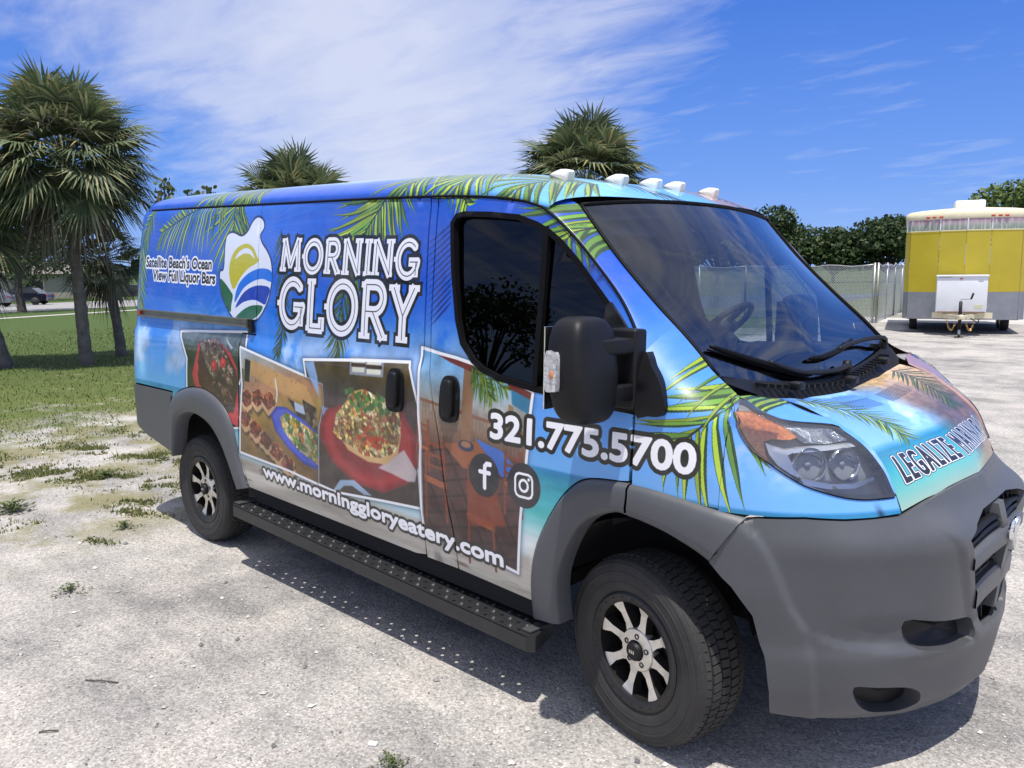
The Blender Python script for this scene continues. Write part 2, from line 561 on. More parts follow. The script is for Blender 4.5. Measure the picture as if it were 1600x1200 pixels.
# ------------------------------------------------------------------ measured outlines on the van's right side, (x, z) in metres
TR = {
    'logo':[(-3.129,1.740),(-3.084,1.767),(-3.087,1.918),(-3.068,1.964),(-3.004,1.974),(-2.905,1.952),(-2.838,1.979),(-2.799,2.032),(-2.754,2.056),(-2.696,2.043),(-2.667,2.002),(-2.699,1.958),(-2.673,1.913),(-2.613,1.868),(-2.563,1.815),(-2.541,1.736),(-2.551,1.639),(-2.594,1.558),(-2.666,1.493),(-2.772,1.474),(-2.920,1.476),(-3.020,1.542),(-3.096,1.625)],
    'lg_yel':[(-2.954,1.647),(-3.009,1.711),(-3.021,1.777),(-2.998,1.842),(-2.939,1.890),(-2.842,1.911),(-2.766,1.891),(-2.714,1.842),(-2.700,1.806),(-2.802,1.769),(-2.887,1.713)],
    'lg_wh':[(-2.957,1.825),(-2.916,1.865),(-2.846,1.885),(-2.780,1.871),(-2.734,1.824),(-2.795,1.851),(-2.868,1.853)],
    'lg_b1':[(-2.935,1.606),(-2.901,1.676),(-2.816,1.733),(-2.712,1.765),(-2.617,1.771),(-2.547,1.754),(-2.540,1.699),(-2.636,1.713),(-2.740,1.697),(-2.843,1.654),(-2.928,1.574)],
    'lg_b2':[(-2.925,1.541),(-2.858,1.617),(-2.771,1.659),(-2.667,1.676),(-2.553,1.664),(-2.572,1.603),(-2.595,1.572),(-2.657,1.585),(-2.728,1.594),(-2.835,1.577)],
    'lg_g1':[(-2.920,1.476),(-2.849,1.526),(-2.760,1.557),(-2.672,1.566),(-2.616,1.557),(-2.667,1.506),(-2.772,1.476)],
    'lg_g2':[(-3.125,1.705),(-3.054,1.678),(-2.991,1.637),(-2.960,1.610),(-2.973,1.553),(-2.976,1.516),(-3.020,1.538),(-3.091,1.615)],
    'sat1':[(-4.214,1.771),(-3.242,1.761),(-4.230,1.831)],
    'sat2':[(-4.052,1.687),(-3.187,1.675),(-4.068,1.754)],
    'MORNING0':[(-2.484,1.945),(-2.257,1.942),(-2.454,1.748),(-2.229,1.750)],
    'MORNING1':[(-2.255,1.933),(-2.055,1.930),(-2.228,1.742),(-2.029,1.745)],
    'MORNING2':[(-2.056,1.934),(-1.899,1.932),(-2.028,1.739),(-1.873,1.741)],
    'MORNING3':[(-1.900,1.934),(-1.717,1.931),(-1.872,1.735),(-1.691,1.738)],
    'MORNING4':[(-1.724,1.931),(-1.633,1.930),(-1.697,1.733),(-1.606,1.735)],
    'MORNING5':[(-1.652,1.928),(-1.464,1.925),(-1.625,1.730),(-1.439,1.733)],
    'MORNING6':[(-1.470,1.921),(-1.276,1.918),(-1.444,1.725),(-1.251,1.728)],
    'GLORY0':[(-2.477,1.728),(-2.191,1.732),(-2.450,1.446),(-2.165,1.462)],
    'GLORY1':[(-2.202,1.732),(-2.013,1.735),(-2.174,1.440),(-1.986,1.451)],
    'GLORY2':[(-2.019,1.723),(-1.716,1.728),(-1.992,1.438),(-1.689,1.456)],
    'GLORY3':[(-1.729,1.725),(-1.481,1.729),(-1.700,1.428),(-1.453,1.444)],
    'GLORY4':[(-1.498,1.714),(-1.262,1.718),(-1.471,1.426),(-1.235,1.442)],
    'picA':[(-3.601,1.370),(-2.779,1.409),(-2.739,1.263),(-2.822,1.108),(-2.842,0.846),(-2.959,0.830),(-3.055,0.930),(-3.267,1.032),(-3.491,1.022),(-3.484,1.205)],
    'picB':[(-2.824,1.322),(-1.968,1.191),(-1.956,1.085),(-2.004,0.963),(-2.033,0.651),(-2.334,0.678),(-2.856,0.701),(-2.793,1.111)],
    'picC':[(-2.157,1.301),(-1.671,1.336),(-1.286,1.357),(-1.247,1.262),(-1.185,1.123),(-1.207,0.973),(-1.194,0.689),(-1.475,0.671),(-1.880,0.640),(-2.031,0.653),(-2.002,0.955),(-1.958,1.087),(-1.971,1.191),(-2.127,1.216)],
    'picD':[(-1.214,1.427),(-0.964,1.402),(-0.750,1.369),(-0.498,1.303),(-0.510,1.174),(-0.512,1.101),(-0.522,1.010),(-0.558,0.761),(-0.579,0.536),(-0.661,0.547),(-1.043,0.564),(-1.178,0.577),(-1.194,0.712),(-1.185,0.994),(-1.202,1.130)],
    'platA':[(-3.372,1.204),(-3.335,1.305),(-3.215,1.342),(-3.073,1.337),(-2.932,1.276),(-2.853,1.198),(-2.834,1.107),(-2.861,0.953),(-2.948,0.847),(-3.215,0.951),(-3.377,1.033),(-3.414,1.110)],
    'cakeA':[(-3.305,1.327),(-3.104,1.354),(-2.970,1.273),(-2.862,1.179),(-2.834,1.107),(-2.889,0.950),(-3.017,0.916),(-3.171,0.995),(-3.322,1.059),(-3.329,1.207)],
    'plateB':[(-2.485,0.971),(-2.424,1.023),(-2.326,1.030),(-2.177,0.992),(-2.027,0.935),(-2.032,0.729),(-2.167,0.741),(-2.318,0.806),(-2.441,0.887)],
    'foodB':[(-2.385,0.966),(-2.319,1.005),(-2.178,0.966),(-2.013,0.920),(-2.029,0.755),(-2.222,0.812),(-2.349,0.891)],
    'plateC':[(-1.996,0.981),(-1.939,1.061),(-1.780,1.110),(-1.550,1.175),(-1.333,1.133),(-1.216,1.027),(-1.211,0.898),(-1.283,0.790),(-1.471,0.712),(-1.699,0.716),(-1.900,0.795),(-1.990,0.898)],
    'bowlC':[(-1.852,0.969),(-1.752,0.881),(-1.588,0.846),(-1.445,0.855),(-1.349,0.923),(-1.326,1.011),(-1.348,1.140),(-1.780,1.090)],
    'foodC':[(-1.879,0.955),(-1.850,1.051),(-1.780,1.110),(-1.730,1.175),(-1.616,1.202),(-1.518,1.178),(-1.410,1.171),(-1.348,1.131),(-1.325,1.068),(-1.341,0.981),(-1.380,0.918),(-1.490,0.882),(-1.619,0.871),(-1.750,0.912),(-1.836,0.930)],
    'napC':[(-1.509,0.829),(-1.304,0.949),(-1.213,0.860),(-1.230,0.809),(-1.282,0.800),(-1.401,0.818)],
    'rimC':[(-1.917,0.634),(-1.837,0.712),(-1.714,0.733),(-1.570,0.678),(-1.636,0.671),(-1.735,0.699),(-1.805,0.686),(-1.862,0.644)],
    'phone':[(-0.737,1.078),(0.277,1.087),(-0.750,1.203),(0.273,1.192)],
    'url':[(-2.601,0.588),(-0.668,0.536),(-2.601,0.659),(-0.664,0.599)],
    'fb':[(-0.768,0.920),(-0.678,0.936),(-0.769,1.011),(-0.862,0.904),(-0.771,0.828)],
    'ig':[(-0.534,0.917),(-0.442,0.934),(-0.535,1.004),(-0.627,0.900),(-0.536,0.826)],
    'doorwin':[(-1.062,1.984),(-1.037,2.018),(-0.988,2.026),(-0.818,2.018),(-0.659,2.002),(-0.556,1.970),(-0.489,1.938),(-0.424,1.894),(-0.343,1.820),(-0.264,1.736),(-0.180,1.654),(-0.015,1.506),(0.023,1.385),(0.027,1.276),(-0.087,1.281),(-0.273,1.296),(-0.494,1.307),(-0.617,1.323),(-0.707,1.333),(-0.806,1.361),(-0.864,1.394),(-0.938,1.465),(-0.979,1.565),(-1.026,1.770)],
}

# ------------------------------------------------------------------ the vinyl print, drawn into generated images
PPM = 600.0
PX0, PX1, PZ0, PZ1 = -4.45, 0.60, 0.35, 2.30


def value_noise(h, w, cells, seed, octaves=4, rough=0.55, aspect=1.0):
    r = np.random.RandomState(seed)
    out = np.zeros((h, w), np.float32)
    amp, tot = 1.0, 0.0
    for o in range(octaves):
        cy = max(2, int(cells * 2 ** o))
        cx = max(2, int(cells * 2 ** o * aspect * w / h))
        g = r.rand(cy + 2, cx + 2).astype(np.float32)
        yy = np.linspace(0, cy, h, endpoint=False)
        xx = np.linspace(0, cx, w, endpoint=False)
        iy, ix = yy.astype(int), xx.astype(int)
        fy, fx = (yy - iy).astype(np.float32), (xx - ix).astype(np.float32)
        fy = (fy * fy * (3 - 2 * fy))[:, None]
        fx = (fx * fx * (3 - 2 * fx))[None, :]
        a = g[iy][:, ix] * (1 - fx) + g[iy][:, ix + 1] * fx
        b = g[iy + 1][:, ix] * (1 - fx) + g[iy + 1][:, ix + 1] * fx
        out += amp * (a * (1 - fy) + b * fy)
        tot += amp
        amp *= rough
    return out / tot


def sstep(a, b, v):
    q = np.clip((v - a) / (b - a), 0, 1)
    return q * q * (3 - 2 * q)


class Canvas:
    def __init__(self, x0, x1, z0, z1, ppm):
        self.x0, self.z0, self.ppm = x0, z0, ppm
        self.w, self.h = int((x1 - x0) * ppm), int((z1 - z0) * ppm)
        self.c = np.zeros((self.h, self.w, 3), np.float32)
        self.X = (x0 + (np.arange(self.w) + 0.5) / ppm).astype(np.float32)
        self.Z = (z0 + (np.arange(self.h) + 0.5) / ppm).astype(np.float32)

    def crop(self, x0, x1, z0, z1):
        i0 = max(0, int((x0 - self.x0) * self.ppm) - 1)
        i1 = min(self.w, int((x1 - self.x0) * self.ppm) + 2)
        j0 = max(0, int((z0 - self.z0) * self.ppm) - 1)
        j1 = min(self.h, int((z1 - self.z0) * self.ppm) + 2)
        if i1 <= i0 or j1 <= j0:
            return None
        X, Z = np.meshgrid(self.X[i0:i1], self.Z[j0:j1])
        return X, Z, self.c[j0:j1, i0:i1]

    def blend(self, C, mask, col):
        m = mask[..., None]
        C[:] = C * (1 - m) + np.asarray(col, np.float32) * m

    def poly(self, pts, col, alpha=1.0, soft=0.0):
        P = np.array(pts)
        r = self.crop(P[:, 0].min() - soft, P[:, 0].max() + soft, P[:, 1].min() - soft, P[:, 1].max() + soft)
        if r is None:
            return
        X, Z, C = r
        m = in_poly(X, Z, pts).astype(np.float32)
        if soft:
            d = seg_dist(X, Z, pts)
            m = np.clip(0.5 + np.where(m > 0, d, -d) / soft, 0, 1)
        self.blend(C, m * alpha, col)

    def fill(self, pts, fn):
        """fn(X, Z) -> colour image inside the outline"""
        P = np.array(pts)
        X, Z, C = self.crop(P[:, 0].min(), P[:, 0].max(), P[:, 1].min(), P[:, 1].max())
        m = in_poly(X, Z, pts).astype(np.float32)
        self.blend(C, m, fn(X, Z))

    def line(self, pts, wd, col, closed=False, alpha=1.0):
        P = np.array(pts)
        r = self.crop(P[:, 0].min() - wd, P[:, 0].max() + wd, P[:, 1].min() - wd, P[:, 1].max() + wd)
        if r is None:
            return
        X, Z, C = r
        d = seg_dist(X, Z, pts, closed)
        self.blend(C, np.clip((wd / 2 - d) * self.ppm + 0.5, 0, 1) * alpha, col)

    def ellipse(self, cx, cz, rx, rz, col, rot=0.0, alpha=1.0, ring=None):
        R = max(rx, rz)
        r = self.crop(cx - R, cx + R, cz - R, cz + R)
        if r is None:
            return
        X, Z, C = r
        c, s = math.cos(rot), math.sin(rot)
        u = ((X - cx) * c + (Z - cz) * s) / rx
        v = (-(X - cx) * s + (Z - cz) * c) / rz
        q = np.sqrt(u * u + v * v)
        m = np.clip((1 - q) * R * self.ppm + 0.5, 0, 1)
        if ring:
            m *= np.clip((q - (1 - ring)) * R * self.ppm + 0.5, 0, 1)
        self.blend(C, m * alpha, col)

    def chunks(self, pts, palette, cell, seed, dark=0.45):
        """chopped food: irregular cells, each with a tint and a dark rim"""
        P = np.array(pts)
        X, Z, C = self.crop(P[:, 0].min(), P[:, 0].max(), P[:, 1].min(), P[:, 1].max())
        r = np.random.RandomState(seed)
        a = (P[:, 0].max() - P[:, 0].min()) * (P[:, 1].max() - P[:, 1].min())
        n = max(6, int(a / cell ** 2))
        sx = r.uniform(P[:, 0].min(), P[:, 0].max(), n)
        sz = r.uniform(P[:, 1].min(), P[:, 1].max(), n)
        wob = (value_noise(X.shape[0], X.shape[1], 14, seed + 1) - 0.5) * cell * 1.3
        d1 = np.full(X.shape, 1e9, np.float32)
        d2 = d1.copy()
        who = np.zeros(X.shape, np.int32)
        for k in range(n):
            d = np.hypot((X - sx[k] + wob) * r.uniform(.6, 1.5), (Z - sz[k] - wob) * r.uniform(.6, 1.5))
            nearer = d < d1
            d2 = np.where(nearer, d1, np.minimum(d2, d))
            who = np.where(nearer, k, who)
            d1 = np.where(nearer, d, d1)
        pal = np.array([palette[r.randint(len(palette))] for _ in range(n)], np.float32) * r.uniform(.75, 1.25, (n, 1))
        col = pal[who]
        nz = value_noise(X.shape[0], X.shape[1], 24, seed + 5, 3)
        sh = (1 - dark * (1 - sstep(0, cell * .35, d2 - d1))) * (.7 + .6 * nz)
        self.blend(C, in_poly(X, Z, pts).astype(np.float32), np.clip(col * sh[..., None], 0, 1))

    def leaflet(self, a, b, bend, wd, col, edge):
        """one palm leaflet: a tapered curved blade from a to b"""
        a, b = np.array(a), np.array(b)
        d = b - a
        nrm = np.array([-d[1], d[0]])
        t = np.linspace(0, 1, 9)[:, None]
        mid = a + d * t + nrm * bend * 4 * t * (1 - t) * 0.5
        L = np.linalg.norm(d) + 1e-6
        prof = wd * (0.25 + 1.2 * np.sin(np.pi * np.clip(t * .86 + .10, 0, 1))) * (1 - t ** 3) / 1.3
        up = mid + nrm / L * prof
        dn = mid - nrm / L * prof
        self.poly([tuple(q) for q in up] + [tuple(q) for q in dn[::-1]], edge)
        up2 = mid + nrm / L * prof * .25
        dn2 = mid - nrm / L * prof * .85
        self.poly([tuple(q) for q in up2] + [tuple(q) for q in dn2[::-1]], col)

    def frond(self, rachis, n, lens, angs, seed, wd=0.011, dark=1.0, stem=0.008):
        r = np.random.RandomState(seed)
        R = np.array(catmull(rachis, 10))
        s = np.linspace(0.04, 1.0, n)
        for side in (0, 1):
            for k in range(n):
                q = s[k] * (len(R) - 1)
                i = min(int(q), len(R) - 2)
                p = R[i] + (R[i + 1] - R[i]) * (q - i)
                tg = R[i + 1] - R[i]
                base = math.atan2(tg[1], tg[0])
                sgn = 1 if side == 0 else -1
                an = base + sgn * (angs[side][0] + (angs[side][1] - angs[side][0]) * s[k]) + r.uniform(-.10, .10)
                L = (lens[side][0] + (lens[side][1] - lens[side][0]) * s[k]) * r.uniform(.82, 1.1) * math.sin(math.pi * (0.18 + 0.74 * s[k])) ** .5
                e = p + np.array([math.cos(an), math.sin(an)]) * L
                e = e + np.array([0, -0.12 * L])
                g = r.uniform(.8, 1.15) * dark
                col = np.array([.60, .70, .16]) * g if r.rand() < .55 else np.array([.38, .56, .18]) * g
                self.leaflet(p, e, r.uniform(-.10, .10) - sgn * .08, wd * r.uniform(.7, 1.2), np.clip(col, 0, 1), np.array([.10, .24, .08]) * dark)
        self.line([tuple(q) for q in R], stem, np.array([.10, .14, .10]))

    # ---- lettering
    def glyph_edges(self, text, bold=0.0, space=1.0):
        cu = bpy.data.curves.new('lettering_source', 'FONT')
        cu.body = text
        cu.offset = bold
        cu.space_character = space
        cu.resolution_u = 4
        ob = bpy.data.objects.new('lettering_source', cu)
        COL.objects.link(ob)
        dg = bpy.context.evaluated_depsgraph_get()
        me = ob.evaluated_get(dg).to_mesh()
        V = np.array([v.co[:2] for v in me.vertices])
        cnt = {}
        for pgon in me.polygons:
            vs = list(pgon.vertices)
            for i in range(len(vs)):
                e = tuple(sorted((vs[i], vs[(i + 1) % len(vs)])))
                cnt[e] = cnt.get(e, 0) + 1
        tris = []
        for pgon in me.polygons:
            vs = list(pgon.vertices)
            for i in range(1, len(vs) - 1):
                tris.append((vs[0], vs[i], vs[i + 1]))
        E = [e for e, c in cnt.items() if c == 1]
        ob.evaluated_get(dg).to_mesh_clear()
        bpy.data.objects.remove(ob, do_unlink=True)
        bpy.data.curves.remove(cu)
        return V, np.array(tris), E

    def text(self, text, p0, p1, height, fill, rim, rim_w, bold=0.02, up=(0.0, 1.0), rim2=None, rim2_w=0.0, grow=0.0, space=1.0):
        """text from p0 to p1 along its baseline, capital height in metres"""
        V, T, E = self.glyph_edges(text, bold, space)
        x0, x1 = V[:, 0].min(), V[:, 0].max()
        cap = self.glyph_edges('H', bold)[0][:, 1].max()
        p0, p1, up = np.array(p0), np.array(p1), np.array(up)
        Q = p0 + np.outer((V[:, 0] - x0) / (x1 - x0), p1 - p0) + np.outer(V[:, 1] / cap * height, up)
        R = rim_w + rim2_w + grow + 0.004
        X, Z, C = self.crop(Q[:, 0].min() - R, Q[:, 0].max() + R, Q[:, 1].min() - R, Q[:, 1].max() + R)
        ox, oz, k = X[0, 0], Z[0, 0], self.ppm
        H, W = X.shape
        inside = np.zeros((H, W), bool)
        for t in T:
            q = Q[t]
            i0, i1 = int((q[:, 0].min() - ox) * k), int((q[:, 0].max() - ox) * k) + 2
            j0, j1 = int((q[:, 1].min() - oz) * k), int((q[:, 1].max() - oz) * k) + 2
            i0, j0 = max(i0, 0), max(j0, 0)
            sx, sz = X[j0:j1, i0:i1], Z[j0:j1, i0:i1]
            if sx.size:
                inside[j0:j1, i0:i1] |= in_poly(sx, sz, q)
        D = np.full((H, W), 1e3)
        for a, b in E:
            q = Q[[a, b]]
            i0, i1 = int((q[:, 0].min() - R - ox) * k), int((q[:, 0].max() + R - ox) * k) + 2
            j0, j1 = int((q[:, 1].min() - R - oz) * k), int((q[:, 1].max() + R - oz) * k) + 2
            i0, j0 = max(i0, 0), max(j0, 0)
            sx, sz = X[j0:j1, i0:i1], Z[j0:j1, i0:i1]
            if sx.size:
                D[j0:j1, i0:i1] = np.minimum(D[j0:j1, i0:i1], seg_dist(sx, sz, [tuple(q[0]), tuple(q[1])], False))
        sd = np.where(inside, -D, D) - grow
        if rim2 is not None:
            self.blend(C, np.clip((rim_w + rim2_w - sd) * k + .5, 0, 1).astype(np.float32), rim2)
        self.blend(C, np.clip((rim_w - sd) * k + .5, 0, 1).astype(np.float32), rim)
        self.blend(C, np.clip(-sd * k + .5, 0, 1).astype(np.float32), fill)

    def image(self, name):
        img = bpy.data.images.new(name, self.w, self.h, alpha=False)
        px = np.ones((self.h, self.w, 4), np.float32)
        px[..., :3] = np.clip(self.c, 0, 1)
        img.pixels.foreach_set(px.ravel())
        img.update()
        img.pack()
        return img


def arc(cx, cy, rx, ry, a0, a1, n=18):
    return [(cx + rx * math.cos(math.radians(a0 + (a1 - a0) * i / n)), cy + ry * math.sin(math.radians(a0 + (a1 - a0) * i / n))) for i in range(n + 1)]


# slab-serif capitals as centre lines in a unit box: (strokes, serif stubs)
SLAB = {
    'M': ([[(.14, 0), (.20, 1)], [(.20, 1), (.50, .12)], [(.50, .12), (.80, 1)], [(.80, 1), (.86, 0)]], [(.04, .27, 0), (.73, .96, 0), (.08, .26, 1), (.74, .92, 1)]),
    'O': ([arc(.5, .5, .40, .5, 0, 360, 30)], [(-.03, .10, .5)]),
    'R': ([[(.2, 0), (.2, 1)], [(.2, 1), (.52, 1)] + arc(.52, .74, .30, .26, 90, -90, 12) + [(.2, .48)], [(.46, .48), (.84, 0)]], [(.04, .36, 0), (.72, .98, 0), (.06, .3, 1)]),
    'N': ([[(.18, 0), (.18, 1)], [(.18, 1), (.82, 0)], [(.82, 0), (.82, 1)]], [(.04, .34, 0), (.06, .22, 1), (.66, .96, 1), (.8, .92, 0)]),
    'I': ([[(.5, 0), (.5, 1)]], [(.18, .82, 0), (.18, .82, 1)]),
    'G': ([arc(.52, .5, .40, .5, 48, 352, 28), [(.62, .42), (.92, .42)], [(.86, .42), (.86, .04)]], [(-.02, .12, .5), (.80, .86, .86)]),
    'L': ([[(.22, 0), (.22, 1)], [(.22, 0), (.88, 0)], [(.88, 0), (.88, .2)]], [(.04, .42, 1), (.06, .3, 0)]),
    'Y': ([[(.14, 1), (.5, .46)], [(.86, 1), (.5, .46)], [(.5, .46), (.5, 0)]], [(0, .30, 1), (.70, 1.0, 1), (.34, .66, 0)]),
}


def slab_word(cv, letters, hw, out, inl):
    polys = []
    for ch, (a, b, c, d) in letters:
        x0, x1 = min(a[0], c[0]) + hw * 1.0, max(b[0], d[0]) - hw * 1.0
        zt, zb = max(a[1], b[1]) - hw, min(c[1], d[1]) + hw
        st, se = SLAB[ch]
        mp = lambda p: (x0 + (x1 - x0) * p[0], zb + (zt - zb) * p[1])
        polys.append(([[mp(p) for p in s] for s in st], [[mp((q[0], q[2])), mp((q[1], q[2]))] for q in se]))
    def bar(s, h, col, ext):
        (ax, az), (bx, bz) = s
        L = math.hypot(bx - ax, bz - az) or 1e-6
        ux, uz = (bx - ax) / L, (bz - az) / L
        ax, az, bx, bz = ax - ux * ext, az - uz * ext, bx + ux * ext, bz + uz * ext
        cv.poly([(ax - uz * h, az + ux * h), (bx - uz * h, bz + ux * h), (bx + uz * h, bz - ux * h), (ax + uz * h, az - ux * h)], col)
    for ps, col, grow in ((0, (.02, .02, .035), out), (1, (.90, .91, .95), 0.0)):
        for st, se in polys:
            for s in st:
                if len(s) == 2:
                    bar(s, hw + grow, col, hw * .45 + grow)
                else:
                    cv.line(s, 2 * (hw + grow), col)
            for s in se:
                bar(s, hw * .55 + grow, col, hw * .35 + grow)
    for st, se in polys:
        for s in st:
            cv.line(s, inl, (.03, .03, .05))


def sky_fill(cv):
    X, Z = np.meshgrid(cv.X, cv.Z)
    stops = [(.35, (.80, .82, .84)), (.62, (.74, .84, .88)), (.86, (.42, .72, .80)), (1.0, (.36, .66, .88)), (1.2, (.28, .58, .90)), (1.5, (.06, .40, .82)), (1.75, (.02, .29, .74)), (2.05, (.06, .30, .73)), (2.3, (.20, .44, .80))]
    zs = [s[0] for s in stops]
    C = np.stack([np.interp(Z, zs, [s[1][k] for s in stops]) for k in range(3)], -1).astype(np.float32)
    # paler towards the cab
    f = sstep(-1.3, .35, X)[..., None] * sstep(2.1, 1.2, Z)[..., None]
    C = C * (1 - .45 * f) + np.array([.50, .70, .98], np.float32) * .45 * f
    # violet glow and rays behind the logo
    g = np.exp(-(((X + 2.75) / .75) ** 2 + ((Z - 1.95) / .33) ** 2))
    C += g[..., None] * np.array([.22, .18, .14], np.float32) * .6
    an = np.arctan2(Z - 2.0, X + 2.7)
    ray = (np.sin(an * 46) * .5 + .5) ** 6 * np.exp(-np.hypot(X + 2.7, (Z - 2.0) * 1.6) / .8)
    C += ray[..., None] * .05
    # cumulus puffs in the lower sky
    n = value_noise(cv.h, cv.w, 7, 3, 6, .58)
    band = sstep(1.02, 1.16, Z) * sstep(1.62, 1.34, Z)
    cl = sstep(.46, .64, n + .05 * np.sin(X * 3.1)) * band
    tone = .72 + .5 * (value_noise(cv.h, cv.w, 16, 9, 4) - .25)
    C = C * (1 - cl[..., None] * .72) + (np.array([.80, .86, .98], np.float32) * np.clip(tone, 0, 1.12)[..., None]) * cl[..., None] * .72
    # sea, surf and sand in front of the front wheel and behind the rear one
    sea = sstep(1.015, 1.0, Z) * (sstep(-.62, -.5, X) + sstep(-3.3, -3.45, X))
    sc = np.stack([np.interp(Z, [.45, .60, .70, .82, .96, 1.02], [v[k] for v in ((.72, .68, .62), (.80, .79, .76), (.86, .90, .90), (.30, .74, .74), (.12, .56, .66), (.12, .46, .70))]) for k in range(3)], -1)
    rip = (value_noise(cv.h, cv.w, 60, 21, 3, .6, .18) - .5)[..., None] * .12
    C = C * (1 - sea[..., None]) + (sc + rip) * sea[..., None]
    # weathered white board along the sill
    zl = .66 - .022 * (X + 2.8)
    bd = sstep(zl + .035, zl - .015, Z) * sstep(-3.2, -3.1, X) * sstep(-.48, -.52, X)
    gr = value_noise(cv.h, cv.w, 26, 33, 5, .62, .10)
    wood = np.array([.66, .64, .60], np.float32) + (gr[..., None] - .5) * .5
    pe = sstep(.56, .64, value_noise(cv.h, cv.w, 20, 41, 5, .6, .16))
    wood = wood * (1 - pe[..., None] * .68) + np.array([.24, .19, .15], np.float32) * pe[..., None] * .68
    C = C * (1 - bd[..., None]) + wood * bd[..., None]
    # rear corner: pale streak of cloud
    q = np.exp(-((X + 4.16) / .07) ** 2) * sstep(1.45, 1.3, Z) * sstep(.95, 1.1, Z) * value_noise(cv.h, cv.w, 18, 51, 4)
    C += q[..., None] * .35
    cv.c[:] = np.clip(C, 0, 1)


def picture(cv, pts, wd=.014):
    P = np.array(pts)
    X, Z, C = cv.crop(P[:, 0].min() - .04, P[:, 0].max() + .04, P[:, 1].min() - .04, P[:, 1].max() + .04)
    d = seg_dist(X, Z, pts)
    ins = in_poly(X, Z, pts)
    cv.blend(C, np.where(ins, 0, np.exp(-(d / .018) ** 2) * .45).astype(np.float32), (.05, .08, .15))


def soften(cv, pts, n=1, passes=2):
    """photographic softness inside one printed picture"""
    P = np.array(pts)
    X, Z, C = cv.crop(P[:, 0].min(), P[:, 0].max(), P[:, 1].min(), P[:, 1].max())
    B = C.copy()
    for _ in range(passes):
        for ax in (0, 1):
            B = sum(np.roll(B, k, ax) for k in range(-n, n + 1)) / (2 * n + 1)
    h, w = X.shape
    tone = .80 + .40 * value_noise(h, w, 4, int(abs(P[0, 0]) * 100), 3)[..., None]
    grain = 1 + .10 * (np.random.RandomState(5).rand(h, w, 1) - .5)
    cv.blend(C, in_poly(X, Z, pts).astype(np.float32), np.clip(B * tone * grain, 0, 1))


